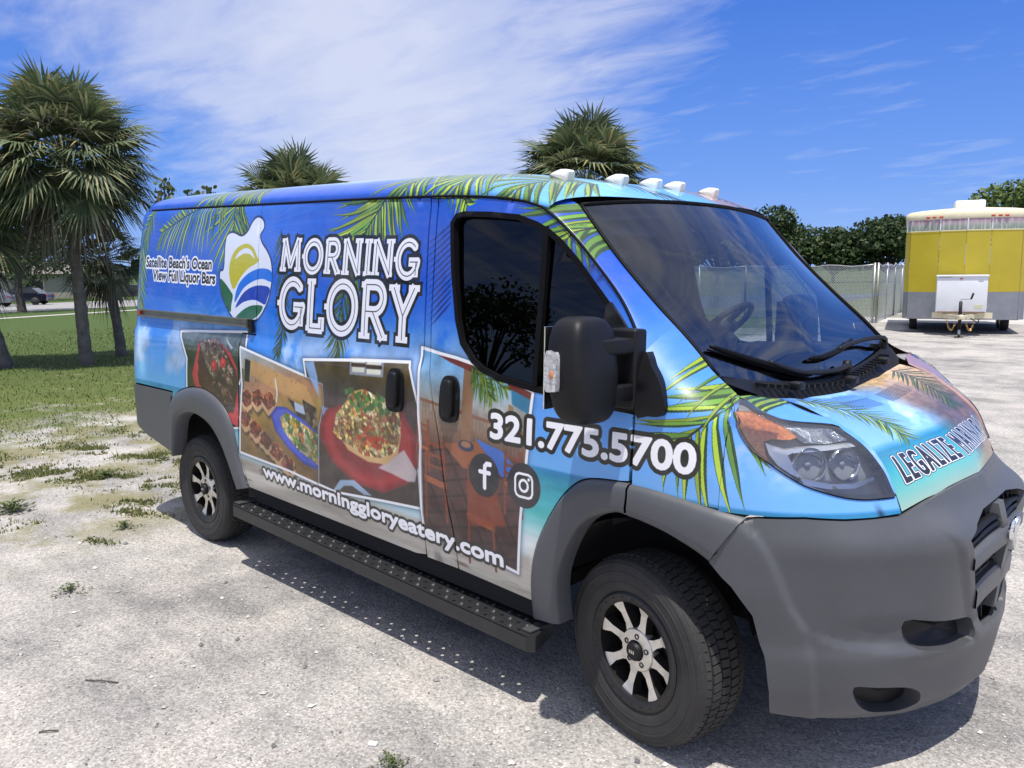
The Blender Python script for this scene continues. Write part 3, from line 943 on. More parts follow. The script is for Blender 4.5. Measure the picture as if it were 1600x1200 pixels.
def draw_side():
    cv = Canvas(PX0, PX1, PZ0, PZ1, PPM)
    sky_fill(cv)
    # palm fronds hanging in from the roof
    cv.frond([(-2.98, 2.24), (-3.02, 2.12), (-3.00, 1.98), (-2.90, 1.86)], 20, ((.50, .30), (.42, .30)), ((1.2, .55), (1.15, .5)), 1, .013)
    cv.frond([(-3.10, 2.24), (-3.35, 2.17), (-3.65, 2.09), (-3.95, 2.00)], 32, ((.36, .30), (.20, .14)), ((1.3, .6), (1.3, .7)), 2, .010, 1.0)
    cv.frond([(-4.12, 2.16), (-4.22, 2.0), (-4.25, 1.75), (-4.24, 1.50)], 26, ((.20, .22), (.10, .10)), ((.9, .6), (.9, .6)), 3, .009, .95)
    cv.frond([(-1.46, 2.24), (-1.56, 2.12), (-1.70, 1.96), (-1.80, 1.78)], 24, ((.30, .24), (.62, .34)), ((1.25, .6), (.85, .45)), 4, .014)
    cv.frond([(-2.48, 1.98), (-2.42, 1.75), (-2.40, 1.5), (-2.42, 1.32)], 22, ((.16, .12), (.16, .12)), ((.9, .6), (.9, .6)), 5, .007, .6)
    cv.frond([(-1.80, 1.74), (-1.86, 1.6), (-1.88, 1.45), (-1.86, 1.32)], 16, ((.20, .14), (.20, .14)), ((.8, .5), (.8, .5)), 6, .008, .72)
    cv.frond([(-1.22, 2.24), (-1.05, 2.13), (-.98, 2.06)], 12, ((.14, .1), (.14, .1)), ((1.0, .8), (1.0, .8)), 7, .010)
    cv.frond([(-.26, 2.10), (-.335, 1.985), (-.40, 1.91), (-.46, 1.85)], 15, ((.24, .18), (.56, .34)), ((1.2, .8), (.95, .45)), 8, .014)
    cv.frond([(.40, 1.42), (.34, 1.33), (.25, 1.24), (.16, 1.17)], 11, ((.34, .26), (.40, .32)), ((1.15, .75), (1.0, .55)), 9, .014)
    cv.frond([(.22, 1.60), (.28, 1.52), (.36, 1.44)], 6, ((.1, .1), (.26, .28)), ((1.0, .8), (1.25, 1.1)), 12, .012)
    # soft shadow fan behind the front door window
    for k in range(14):
        z = 1.98 - k * .028
        cv.leaflet((-1.02, z + .02), (-1.26 + .006 * k, z - .10), .05, .006, (.05, .14, .48), (.05, .14, .48))
    # ---- the four food and patio pictures
    A, B, Cc, D = (TR[k] for k in ('picA', 'picB', 'picC', 'picD'))
    W = (.90, .91, .93)
    picture(cv, A)
    cv.fill(A, lambda X, Z: np.stack([np.interp(Z, [.8, 1.05, 1.25, 1.30, 1.4], v) for v in ((.10, .12, .10, .30, .34), (.11, .17, .15, .34, .40), (.08, .10, .09, .33, .42))], -1) * (.6 + .8 * value_noise(X.shape[0], X.shape[1], 16, 61, 4)[..., None]))
    cv.poly([(-3.10, 1.41), (-3.02, 1.37), (-2.93, 1.30), (-2.90, 1.31)], (.62, .66, .72))
    cv.poly(TR['platA'], (.66, .16, .20))
    PA = np.array(TR['platA'])
    cA = PA.mean(0)
    cv.poly([tuple(cA + (p - cA) * .86) for p in PA], (.78, .36, .38), .55, .03)
    cv.poly([tuple(cA + (p - cA) * .78) for p in PA], (.52, .10, .14), 1, .02)
    cv.poly([(-2.99, .87), (-2.84, .85), (-2.84, 1.05), (-2.93, 1.0)], (.70, .18, .22))
    cv.poly(TR['cakeA'], (.20, .10, .09), 1, .01)
    cv.chunks([(-3.321, 1.325), (-3.107, 1.353), (-2.989, 1.271), (-2.884, 1.176), (-2.90, 1.09), (-2.98, 1.10), (-3.06, 1.16), (-3.13, 1.10), (-3.22, 1.17), (-3.28, 1.26)], [(.46, .36, .30), (.56, .48, .42), (.30, .20, .17), (.40, .29, .24), (.66, .60, .55)], .022, 71)
    cv.chunks([(-3.24, 1.07), (-3.10, 1.10), (-2.95, 1.06), (-2.9, 1.0), (-3.0, .98), (-3.12, 1.02)], [(.40, .26, .20), (.55, .42, .35), (.24, .10, .08)], .026, 72)
    cv.poly([(-3.34, 1.2), (-3.28, 1.26), (-3.22, 1.12), (-3.10, 1.04), (-3.16, 1.0), (-3.3, 1.06)], (.26, .13, .11), .9, .012)
    cv.poly([(-3.18, 1.0), (-3.02, .97), (-2.90, .98), (-2.90, .93), (-3.02, .92), (-3.14, .96)], (.10, .05, .05), .95, .012)
    for (cx, cz, rr) in ((-3.13, 1.19, .036), (-3.02, 1.215, .034)):
        cv.ellipse(cx, cz, rr, rr * .9, (.70, .16, .20))
        cv.ellipse(cx - .006, cz + .006, rr * .45, rr * .4, (.80, .30, .30))
    soften(cv, A)
    cv.line(A[:4] + [A[3]], .015, W)
    cv.line([A[0], A[9], A[8]], .015, W)
    cv.line([A[4], A[5]], .013, W)
    # B: platter of rolls with a blue-rimmed dish
    picture(cv, B)
    cv.fill(B, lambda X, Z: np.stack([np.interp(Z - .155 * (X + 2.4), [.62, .85, 1.03, 1.10, 1.16, 1.24, 1.36], v) for v in ((.38, .50, .62, .64, .62, .62, .56), (.28, .38, .50, .46, .46, .56, .62), (.14, .20, .24, .34, .36, .50, .66))], -1) * (.82 + .36 * value_noise(X.shape[0], X.shape[1], 12, 81, 4)[..., None]))
    cv.poly([(-2.70, 1.26), (-2.12, 1.165), (-2.04, 1.06), (-2.35, 1.10), (-2.70, 1.17)], (.72, .56, .36), .9, .01)
    for k in range(26):
        cv.ellipse(npr.uniform(-2.68, -2.1), npr.uniform(1.10, 1.23), .005, .004, (.46, .30, .18), alpha=.8)
    cv.poly([(-2.76, 1.26), (-2.70, 1.25), (-2.71, 1.13), (-2.765, 1.13)], (.09, .09, .11))
    cv.poly([(-2.80, 1.20), (-2.77, 1.20), (-2.77, 1.08), (-2.80, 1.08)], (.40, .38, .34))
    cv.line([(-2.43, 1.17), (-2.41, 1.10), (-2.42, 1.05)], .014, (.80, .78, .72))
    cv.poly([(-2.30, 1.08), (-2.06, 1.04), (-2.02, .96), (-2.2, .99)], (.12, .11, .10), 1, .01)
    cv.poly([(-2.24, 1.07), (-2.14, 1.055), (-2.13, 1.01), (-2.23, 1.02)], (.66, .72, .82))
    cv.chunks([(-2.16, 1.09), (-2.03, 1.06), (-2.02, .93), (-2.12, .97)], [(.25, .20, .16), (.50, .44, .36), (.14, .12, .10)], .03, 83)
    for (cx, cz) in ((-2.74, 1.02), (-2.62, 1.035), (-2.50, 1.03), (-2.77, .90), (-2.66, .85), (-2.55, .80), (-2.44, .75), (-2.33, .70)):
        pts = [(cx + (.075 + .015 * math.sin(5 * a + cx * 9)) * math.cos(a), cz + (.062 + .012 * math.cos(4 * a + cz * 7)) * math.sin(a)) for a in np.linspace(0, 6.283, 16)[:-1]]
        cv.poly([(p[0] + .01, p[1] - .02) for p in pts], (.16, .10, .06), .7, .02)
        cv.poly(pts, (.74, .60, .44), 1, .006)
        cv.chunks([(cx + (p[0] - cx) * .86, cz + .014 + (p[1] - cz) * .75) for p in pts], [(.46, .16, .12), (.56, .24, .18), (.36, .11, .09), (.62, .34, .24)], .02, int(100 + cx * 100) % 999)
    cv.poly(TR['plateB'], (.14, .20, .62), 1, .004)
    PB = np.array(TR['plateB'])
    cB = PB.mean(0)
    cv.poly([tuple(cB + (p - cB) * .90) for p in PB], (.24, .32, .78), 1, .012)
    cv.poly(TR['foodB'], (.80, .76, .58))
    cv.chunks(TR['foodB'], [(.84, .78, .52), (.80, .74, .58), (.40, .56, .28), (.76, .44, .24), (.86, .82, .66), (.30, .46, .22), (.84, .66, .26)], .026, 91, .3)
    soften(cv, B)
    cv.line(B[:5], .014, W)
    cv.line([B[4], B[5], B[6], B[7], B[0]], .014, W)
    # C: stuffed bowl on a red plate
    picture(cv, Cc)
    cv.fill(Cc, lambda X, Z: np.stack([np.interp(Z, [.62, .95, 1.12, 1.16, 1.28, 1.40], v) for v in ((.20, .24, .26, .20, .27, .34), (.16, .18, .19, .16, .22, .29), (.15, .17, .22, .18, .11, .12))], -1) * (.7 + .6 * value_noise(X.shape[0], X.shape[1], 10, 101, 4)[..., None]))
    cv.poly([(-2.15, 1.29), (-2.06, 1.30), (-2.02, 1.22), (-2.0, 1.12), (-2.10, 1.22)], (.52, .66, .86), .9, .01)
    cv.poly([(-1.98, 1.08), (-1.95, .95), (-1.88, 1.0), (-1.86, 1.06)], (.52, .62, .80), .9, .015)
    cv.poly([(-1.74, 1.345), (-1.47, 1.355), (-1.47, 1.27), (-1.74, 1.26)], (.50, .52, .56))
    for a, b in ((-1.72, -1.62), (-1.60, -1.49)):
        cv.poly([(a, 1.335), (b, 1.34), (b, 1.28), (a, 1.275)], (.80, .80, .74))
        cv.line([(a, 1.31), (b, 1.315)], .02, (.22, .17, .12))
    cv.poly(TR['plateC'], (.50, .11, .15), 1, .006)
    PC = np.array(TR['plateC'])
    cC = PC.mean(0)
    cv.poly([tuple(cC + (p - cC) * .90) for p in PC], (.62, .16, .19), 1, .02)
    cv.poly([tuple(cC + (p - cC) * .70) for p in PC], (.40, .08, .11), .7, .05)
    cv.poly(TR['napC'], (.72, .68, .68), .95, .008)
    cv.poly(TR['bowlC'], (.76, .62, .42), 1, .008)
    cv.chunks(TR['foodC'], [(.78, .70, .42), (.82, .76, .56), (.68, .46, .26), (.50, .52, .28), (.78, .62, .34), (.60, .32, .22), (.84, .80, .66), (.52, .38, .24)], .020, 111, .35)
    for k in range(26):
        cx, cz = npr.uniform(-1.78, -1.40), npr.uniform(1.09, 1.19)
        cv.ellipse(cx, cz, npr.uniform(.014, .03), npr.uniform(.008, .016), tuple(np.array((.24, .38, .20)) * npr.uniform(.7, 1.35)), npr.uniform(0, 3))
    for k in range(16):
        cx, cz = npr.uniform(-1.66, -1.40), npr.uniform(.93, 1.03)
        cv.ellipse(cx, cz, npr.uniform(.010, .02), npr.uniform(.008, .016), (.66, .24, .16), npr.uniform(0, 3))
    cv.poly(TR['rimC'], (.62, .74, .86), .9, .006)
    soften(cv, Cc)
    cv.line([Cc[0], Cc[1], Cc[2], Cc[3], Cc[4], Cc[5], Cc[6]], .015, W)
    cv.line([Cc[6], Cc[7], Cc[8], Cc[9]], .013, W)
    cv.line([Cc[0], Cc[-1]], .014, W)
    # D: patio with chairs, brick floor and a palm
    picture(cv, D)

    def patio(X, Z):
        base = np.stack([np.interp(Z, [.52, .80, 1.0, 1.08, 1.2, 1.34, 1.42], v) for v in ((.22, .28, .34, .44, .56, .48, .40), (.13, .16, .21, .35, .56, .66, .66), (.13, .16, .19, .28, .54, .82, .86))], -1)
        br = (np.abs(((X * 9 + Z * 5) % 1) - .5) > .44) | (np.abs(((Z * 14 - X * 3) % 1) - .5) > .43)
        base = base * np.where(br & (Z < 1.0), .62, 1.0)[..., None]
        return base * (.75 + .5 * value_noise(X.shape[0], X.shape[1], 14, 121, 4)[..., None])
    cv.fill(D, patio)
    for k in range(30):
        x = -1.17 + k * .022
        cv.line([(x, 1.19 - .10 * (x + 1.17)), (x, 1.06 - .06 * (x + 1.17))], .006, (.50, .36, .28))
    cv.line([(-1.19, 1.20), (-.53, 1.13)], .014, (.46, .30, .24))
    cv.poly([(-.91, 1.39), (-.84, 1.38), (-.85, 1.0), (-.91, 1.0)], (.52, .38, .28))
    cv.poly([(-1.16, 1.43), (-.80, 1.38), (-.82, 1.34), (-1.0, 1.38)], (.42, .12, .12))
    cv.poly([(-.64, 1.335), (-.50, 1.30), (-.51, 1.27), (-.64, 1.30)], (.40, .14, .13))
    cv.poly([(-.62, 1.30), (-.51, 1.27), (-.515, 1.21), (-.61, 1.24)], (.16, .44, .58))
    cv.poly([(-.63, 1.24), (-.60, 1.23), (-.60, 1.10), (-.63, 1.10)], (.55, .44, .34))
    cv.frond([(-.86, 1.37), (-.80, 1.33), (-.74, 1.26)], 14, ((.10, .1), (.12, .1)), ((1.2, .5), (1.2, .5)), 14, .005, .8, .004)
    cv.frond([(-.86, 1.37), (-.76, 1.35), (-.66, 1.30)], 12, ((.09, .09), (.12, .1)), ((1.2, .5), (1.2, .5)), 15, .005, .85, .004)
    cv.poly([(-1.03, 1.02), (-.80, 1.06), (-.60, 1.0), (-.62, .94), (-.90, .93)], (.56, .32, .20), 1, .004)
    cv.poly([(-.82, 1.07), (-.66, 1.04), (-.54, .95), (-.66, .93), (-.74, 1.0)], (.20, .42, .78), 1, .006)
    cv.ellipse(-.88, 1.03, .05, .024, (.14, .17, .30))
    cv.ellipse(-.88, 1.036, .032, .014, (.60, .42, .32))
    for (sx, sz, sc) in ((-1.09, .86, 1.0), (-1.17, 1.0, .6), (-.80, .74, 1.15), (-.60, .92, .7)):
        c1 = (.46, .22, .14)
        cv.poly([(sx - .07 * sc, sz), (sx + .08 * sc, sz - .02), (sx + .08 * sc, sz - .05 * sc), (sx - .07 * sc, sz - .03 * sc)], (.58, .32, .20))
        for lx in (-.06, .07):
            cv.line([(sx + lx * sc, sz - .02), (sx + lx * sc * 1.1, sz - .20 * sc)], .014, c1)
            cv.line([(sx + lx * sc, sz), (sx + lx * sc * .9, sz + .18 * sc)], .014, c1)
        for q in (.05, .10, .15):
            cv.line([(sx - .06 * sc, sz + q * sc), (sx + .065 * sc, sz + q * sc - .01)], .012, c1)
    cv.poly([(-.88, .88), (-.70, .90), (-.64, .72), (-.86, .68)], (.50, .22, .13), .85, .02)
    soften(cv, D)
    cv.line(D[:9], .015, W)
    cv.line([D[8], D[9]], .014, W)
    cv.line([D[11], D[12], D[13], D[14], D[0]], .015, W)
    # ---- logo and lettering
    lo = catmull(TR['logo'], 4, True)
    cv.line(lo, .026, (.10, .14, .30), True, .8)
    cv.poly(lo, (.84, .87, .94))
    for k, c in (('lg_yel', (.72, .70, .10)), ('lg_wh', (.84, .87, .94)), ('lg_b1', (.05, .42, .86)), ('lg_b2', (.03, .22, .66)), ('lg_g1', (.06, .36, .18)), ('lg_g2', (.06, .36, .18))):
        cv.poly(catmull(TR[k], 4, True), c)
    s1, s2 = TR['sat1'], TR['sat2']
    wh, bk = (.95, .95, .97), (.02, .02, .03)
    cv.text("Satellite Beach's Ocean", (-4.165, s1[0][1]), s1[1], .064, bk, wh, .011, 0.0, grow=.003)
    cv.text("View Full Liquor Bars", s2[0], s2[1], .064, bk, wh, .011, 0.0, grow=.003)
    slab_word(cv, [(ch, TR['MORNING%d' % i]) for i, ch in enumerate('MORNING')], .0205, .017, .0042)
    slab_word(cv, [(ch, TR['GLORY%d' % i]) for i, ch in enumerate('GLORY')], .027, .018, .0046)
    ph = TR['phone']
    cv.text('321.775.5700', (ph[0][0] + .01, ph[0][1] + .012), (ph[1][0] - .015, ph[1][1] + .012), .098, wh, bk, .017, 0.0, grow=.006)
    u = TR['url']
    cv.text('www.morninggloryeatery.com', (u[0][0], u[0][1] + .012), (u[1][0], u[1][1] + .006), .064, wh, (.10, .10, .11), .013, 0.0, grow=.005)
    for k in ('fb', 'ig'):
        q = TR[k]
        cx, cz = q[0][0], q[0][1]
        cv.ellipse(cx, cz, .093, .093, (.13, .13, .16))
        if k == 'fb':
            cv.line([(cx + .038, cz + .052), (cx + .018, cz + .052), (cx + .006, cz + .040), (cx + .004, cz - .052)], .021, wh)
            cv.line([(cx - .024, cz + .014), (cx + .034, cz + .014)], .019, wh)
        else:
            rr = [(cx + sx * .048 + .014 * math.cos(a) * 0, cz + sz * .048) for sx, sz, a in ((-.55, 1, 0), (.55, 1, 0), (.86, .86, 0), (1, .55, 0), (1, -.55, 0), (.86, -.86, 0), (.55, -1, 0), (-.55, -1, 0), (-.86, -.86, 0), (-1, -.55, 0), (-1, .55, 0), (-.86, .86, 0))]
            cv.line(rr, .011, wh, True)
            cv.ellipse(cx, cz, .029, .029, wh, ring=.40)
            cv.ellipse(cx + .028, cz + .029, .007, .007, wh)
    return cv.image('side_print')


def draw_hood():
    # u: y from -0.70 to 0.70, v: 0 at the rear edge, 1 at the lip (as metres)
    cv = Canvas(-.70, .70, 0.0, 1.0, 700)
    X, Z = np.meshgrid(cv.X, 1 - cv.Z)      # Z: fraction from the rear edge
    st = [(0, (.34, .58, .92)), (.35, (.48, .70, .96)), (.60, (.52, .74, .95)), (.66, (.10, .50, .66)), (.78, (.20, .66, .72)), (.9, (.40, .72, .70)), (1.0, (.62, .74, .68))]
    C = np.stack([np.interp(Z, [s[0] for s in st], [s[1][k] for s in st]) for k in range(3)], -1)
    n = value_noise(cv.h, cv.w, 5, 5, 5)
    C = C + (sstep(.5, .75, n) * sstep(.62, .5, Z))[..., None] * .30
    sand = sstep(-.02, .22, X + .20 * (n - .5) - .10 * Z + .02)
    sc = np.stack([np.interp(Z, [0, .3, .55, .65, 1], v) for v in ((.80, .60, .40, .42, .46), (.68, .48, .32, .32, .36), (.50, .36, .27, .24, .27))], -1) * (.72 + .56 * value_noise(cv.h, cv.w, 30, 15, 4)[..., None])
    C = C * (1 - sand[..., None]) + sc * sand[..., None]
    cv.c[:] = np.clip(C, 0, 1)
    zf = lambda v: 1 - v
    cv.frond([(-.50, zf(.02)), (-.40, zf(.20)), (-.30, zf(.40)), (-.28, zf(.60))], 22, ((.26, .2), (.22, .2)), ((1.1, .6), (1.0, .6)), 31, .009)
    cv.frond([(.52, zf(.02)), (.50, zf(.2)), (.46, zf(.4)), (.44, zf(.55))], 18, ((.2, .16), (.2, .16)), ((1.0, .6), (1.0, .6)), 32, .008, .6)
    for g0 in (-.30, .06):
        for k in range(14):
            x = g0 + k * .019
            cv.line([(x, zf(.30)), (x + .006, zf(.17))], .0075, (.05, .06, .08))
    cv.text('LEGALIZE MARINARA', (-.50, zf(.875)), (.50, zf(.875)), .165, (.04, .05, .09), (.94, .95, .97), .006, 0.0, grow=.005, space=1.32, rim2=(.03, .04, .08), rim2_w=.004)
    return cv.image('hood_print')


def draw_roof():
    # x from -4.5 to -0.3, y from -1 to 1 (only the front part is in sight)
    cv = Canvas(-4.5, -.3, -1.0, 1.0, 300)
    X, Y = np.meshgrid(cv.X, cv.Z)
    t = sstep(-1.3, -.7, X)[..., None]
    C = np.array([.80, .86, .94]) * (1 - t) + np.array([.42, .72, .92]) * t
    n = value_noise(cv.h, cv.w, 6, 8, 5)
    C = C + (sstep(.45, .7, n))[..., None] * .25
    e = sstep(-.62, -.86, Y)[..., None] * (1 - .85 * t)
    C = C * (1 - e) + np.array([.07, .32, .76]) * e
    s = sstep(.10, .30, Y + .1 * (n - .5))[..., None] * sstep(-1.2, -.9, X)[..., None]
    C = C * (1 - s) + np.array([.66, .52, .42]) * (.75 + .5 * n[..., None]) * s
    cv.c[:] = np.clip(C, 0, 1)
    for k, (x, s) in enumerate(((-2.98, 41), (-3.4, 42), (-1.46, 43), (-1.1, 44), (-.72, 45))):
        cv.frond([(x + .12, -.50), (x + .04, -.70), (x, -.98)], 18, ((.34, .3), (.34, .3)), ((1.2, .7), (1.2, .7)), s, .014)
    cv.frond([(-.80, -.32), (-.60, -.22), (-.40, -.16)], 16, ((.22, .16), (.22, .16)), ((.9, .4), (.9, .4)), 46, .008, .55)
    cv.frond([(-.80, .52), (-.62, .50), (-.42, .46)], 12, ((.16, .12), (.16, .12)), ((.9, .5), (.9, .5)), 47, .008, .5)
    return cv.image('roof_print')


def print_mat(name, img, rough=0.22):
    m = bpy.data.materials.new(name)
    m.use_nodes = True
    t = m.node_tree
    b = t.nodes['Principled BSDF']
    uvn = _n(t, 'ShaderNodeUVMap')
    uvn.uv_map = 'print'
    tx = _n(t, 'ShaderNodeTexImage')
    tx.image = img
    tx.extension = 'EXTEND'
    t.links.new(uvn.outputs[0], tx.inputs[0])
    # a film of dust: slightly lifted, broken gloss
    tc = _n(t, 'ShaderNodeTexCoord')
    nz = _n(t, 'ShaderNodeTexNoise', inputs={'Scale': 5.0, 'Detail': 7.0, 'Roughness': 0.7})
    t.links.new(tc.outputs['Object'], nz.inputs['Vector'])
    f = _ramp(t, nz.outputs[0], [(0.35, 0.0), (0.8, 0.09)])
    t.links.new(_mix(t, f, tx.outputs[0], (.62, .60, .56)), b.inputs['Base Color'])
    b.inputs['Roughness'].default_value = 0.34
    b.inputs['Coat Weight'].default_value = 0.6
    b.inputs['Specular IOR Level'].default_value = 0.3
    t.links.new(_math(t, 'ADD', _math(t, 'MULTIPLY', nz.outputs[0], .05), 0.0), b.inputs['Coat Roughness'])
    wv = _n(t, 'ShaderNodeTexNoise', inputs={'Scale': 2.2, 'Detail': 1.0})
    t.links.new(tc.outputs['Object'], wv.inputs['Vector'])
    bp = _n(t, 'ShaderNodeBump', inputs={'Strength': 0.5, 'Distance': 0.006})
    t.links.new(wv.outputs[0], bp.inputs['Height'])
    t.links.new(bp.outputs[0], b.inputs['Normal'])
    t.links.new(bp.outputs[0], b.inputs['Coat Normal'])
    MATS[name] = m
    return m


M_SIDE = print_mat('side_wrap_vinyl', draw_side())
M_HOOD = print_mat('hood_wrap_vinyl', draw_hood())
M_ROOF = print_mat('roof_wrap_vinyl', draw_roof())


def uv_side(X):
    return np.stack([(X[:, 0] - PX0) / (PX1 - PX0), (X[:, 2] - PZ0) / (PZ1 - PZ0)], -1)


def uv_roof(X):
    return np.stack([(X[:, 0] + 4.5) / 4.2, (X[:, 1] + 1.0) / 2.0], -1)
# ---- master surfaces of the van body (x forward from the front axle, right side is -y, z up)
WZ=[(.30,.955),(.42,.975),(.55,.99),(.75,1.002),(.95,1.010),(1.10,1.010),(1.25,1.004),(1.36,.996),(1.50,.987),(1.70,.970),(1.90,.949),(2.03,.928),(2.09,.912),(2.13,.890),(2.17,.850),(2.20,.795)]
def pchip(tab):
    X=np.array([t[0] for t in tab],float);Y=np.array([t[1] for t in tab],float)
    h=np.diff(X);d=np.diff(Y)/h;m=np.zeros(len(X))
    for i in range(1,len(X)-1):
        if d[i-1]*d[i]>0:
            w1=2*h[i]+h[i-1];w2=h[i]+2*h[i-1];m[i]=(w1+w2)/(w1/d[i-1]+w2/d[i])
    m[0]=d[0];m[-1]=d[-1]
    def f(x):
        x=np.clip(np.asarray(x,float),X[0],X[-1]);i=np.clip(np.searchsorted(X,x)-1,0,len(X)-2)
        t=(x-X[i])/h[i];t2=t*t;t3=t2*t
        return (2*t3-3*t2+1)*Y[i]+(t3-2*t2+t)*h[i]*m[i]+(-2*t3+3*t2)*Y[i+1]+(t3-t2)*h[i]*m[i+1]
    return f
w_of=pchip(WZ)
def S(x,z):
    """half width (positive) of the body side"""
    x=np.asarray(x,float);w=w_of(z)
    sm=lambda a,b,v:(lambda q:q*q*(3-2*q))(np.clip((v-a)/(b-a),0,1))
    w=w-.016*sm(1.335,1.385,np.asarray(z))*sm(-1.05,-1.2,x)*sm(2.12,2.06,np.asarray(z))   # recessed upper panel above the shoulder ledge
    t=np.clip((-4.25-x)/.15,0,.999);w=w-.14*(1-np.sqrt(1-t*t))
    w=w-.075*sm(-.75,.0,x)*sm(1.32,1.75,np.asarray(z))   # the cab narrows towards the windscreen
    u=np.clip((x+.15)/.6,0,1.3);w=w-.025*u*u*np.clip((np.asarray(z)-.9)/.3,0,1)   # slight nose taper above the belt
    return w
NA=pchip([(.20,.63),(.30,.665),(.42,.69),(.50,.70),(.56,.680),(.68,.690),(.82,.708),(.875,.714),(.91,.706),(.94,.684),(.97,.660),(1.0,.64),(1.08,.60),(1.16,.56),(1.27,.40),(1.33,.185),(1.37,.09),(1.42,.05)])
NB=pchip([(.20,.92),(.30,.965),(.42,.99),(.55,.995),(.75,1.008),(.95,1.012),(1.06,1.01),(1.13,1.0),(1.30,.985),(1.42,.975)])
NN=pchip([(.20,1.85),(.30,1.9),(.45,2.0),(.6,2.1),(.8,2.2),(.95,2.3),(1.16,2.25),(1.27,2.25),(1.33,4.),(1.42,5.)])
def N(y,z):
    n=NN(z);q=np.clip(1-(np.abs(y)/NB(z))**n,0,1)
    return .25+NA(z)*q**(1/n)

# ------------------------------------------------------------------ van materials
M_GREY = mat('grey_moulded_plastic', (.100, .104, .113), .40, spec=.5, color2=(.080, .083, .090), vscale=2.2, bump=.0008, bscale=260, rvary=.16)
M_GREYD = mat('dark_moulded_plastic', (.055, .057, .062), .55, vary=.12, vscale=5)
M_BLACK = mat('black_trim_plastic', (.010, .010, .0115), .46, spec=.32, vary=.2, vscale=9, bump=.0006, bscale=300)
M_SEAL = mat('black_rubber_seal', (.006, .006, .007), .5, spec=.12)
M_DARK = mat('dark_cavity_liner', (.010, .010, .011), .85)
M_CHROME = mat('chrome', (.86, .87, .88), .08, 1.0)
M_ALU = mat('machined_aluminium', (.80, .77, .72), .36, .85, vary=.16, vscale=14)
M_ANOD = mat('anodised_rail', (.30, .28, .25), .38, .8, vary=.15, vscale=10)
M_RIM = mat('satin_black_rim', (.018, .017, .017), .38, vary=.2)
M_TYRE = mat('tyre_rubber', (.022, .021, .021), .72, vary=.25, vscale=6, bump=.0012, bscale=90, color2=(.045, .042, .040))
M_TREAD = mat('tread_rubber', (.040, .039, .038), .82, vary=.3, vscale=9)
M_INT = mat('cab_interior_plastic', (.05, .052, .058), .62, vary=.15)
M_SEAT = mat('seat_cloth', (.085, .09, .10), .9, vary=.2, vscale=30)
M_FARWRAP = mat('sunset_wrap', (.42, .25, .16), .3, coat=.8, color2=(.36, .22, .24), vscale=1.2)
M_PILL = mat('frosted_lamp_lens', (.82, .80, .77), .28, spec=.6, vary=.10, vscale=25, coat=.4)
M_STEEL = mat('powder_coated_steel', (.022, .023, .025), .42, vary=.2, vscale=20)


def glass_mat(name, tint, opacity, rough=0.0, ior=1.5):
    """a thin pane: reflects like glass, lets tinted light through"""
    m = bpy.data.materials.new(name)
    m.use_nodes = True
    t = m.node_tree
    t.nodes.clear()
    out = _n(t, 'ShaderNodeOutputMaterial')
    tr = _n(t, 'ShaderNodeBsdfTransparent')
    tr.inputs['Color'].default_value = (*tint, 1)
    gl = _n(t, 'ShaderNodeBsdfGlossy', inputs={'Roughness': rough, 'Color': (1, 1, 1, 1)})
    fr = _n(t, 'ShaderNodeFresnel', inputs={'IOR': ior})
    mx = _n(t, 'ShaderNodeMixShader')
    t.links.new(_math(t, 'MULTIPLY', fr.outputs[0], opacity), mx.inputs[0])
    t.links.new(tr.outputs[0], mx.inputs[1])
    t.links.new(gl.outputs[0], mx.inputs[2])
    t.links.new(mx.outputs[0], out.inputs[0])
    MATS[name] = m
    return m


M_WS = glass_mat('windshield_glass', (.58, .64, .68), 1.7)
M_TINT = glass_mat('tinted_side_glass', (.008, .009, .012), 0.75)
M_CLEAR = glass_mat('driver_side_glass', (.62, .68, .70), 1.6)
M_LENS = glass_mat('headlamp_lens', (.90, .92, .94), 1.6)
_t = M_LENS.node_tree                       # sun-hazed polycarbonate
_df = _n(_t, 'ShaderNodeBsdfDiffuse', inputs={'Color': (.80, .82, .84, 1)})
_mx = _n(_t, 'ShaderNodeMixShader', inputs={0: .045})
_ou = [q for q in _t.nodes if q.type == 'OUTPUT_MATERIAL'][0]
_src = _ou.inputs[0].links[0].from_socket
_t.links.new(_src, _mx.inputs[1])
_t.links.new(_df.outputs[0], _mx.inputs[2])
_t.links.new(_mx.outputs[0], _ou.inputs[0])
M_FRIT = mat('black_glass_border', (.008, .009, .012), .06, spec=.6)

van = empty('van', (0, 0, 0), label='blue beach-print wrapped delivery van with grey bumpers parked on gravel', category='van')

YN = lambda X: np.tile(np.array([0, 1.0, 0]), (len(X), 1))      # inward for the right side


def side_surf(off=0.0):
    return lambda u, v: np.stack([u, -(S(u, v) + off), v], -1)


def side_panel(name, outline, holes=(), off=0.0, step=.045, depth=.022, material=None, far=None, uv=True, near=True, gap=.0048, both=True, **kw):
    ol = inset(outline, gap) if gap else outline
    a = None
    if near:
        a = surf_panel(name, ol, list(holes), step, side_surf(off), YN, depth, material, van, uv_side if uv else None, **kw)
    if both:
        surf_panel(name, ol, list(holes), step * 1.6, side_surf(off), YN, depth, far or material, van, None, mirror=True)
    return a


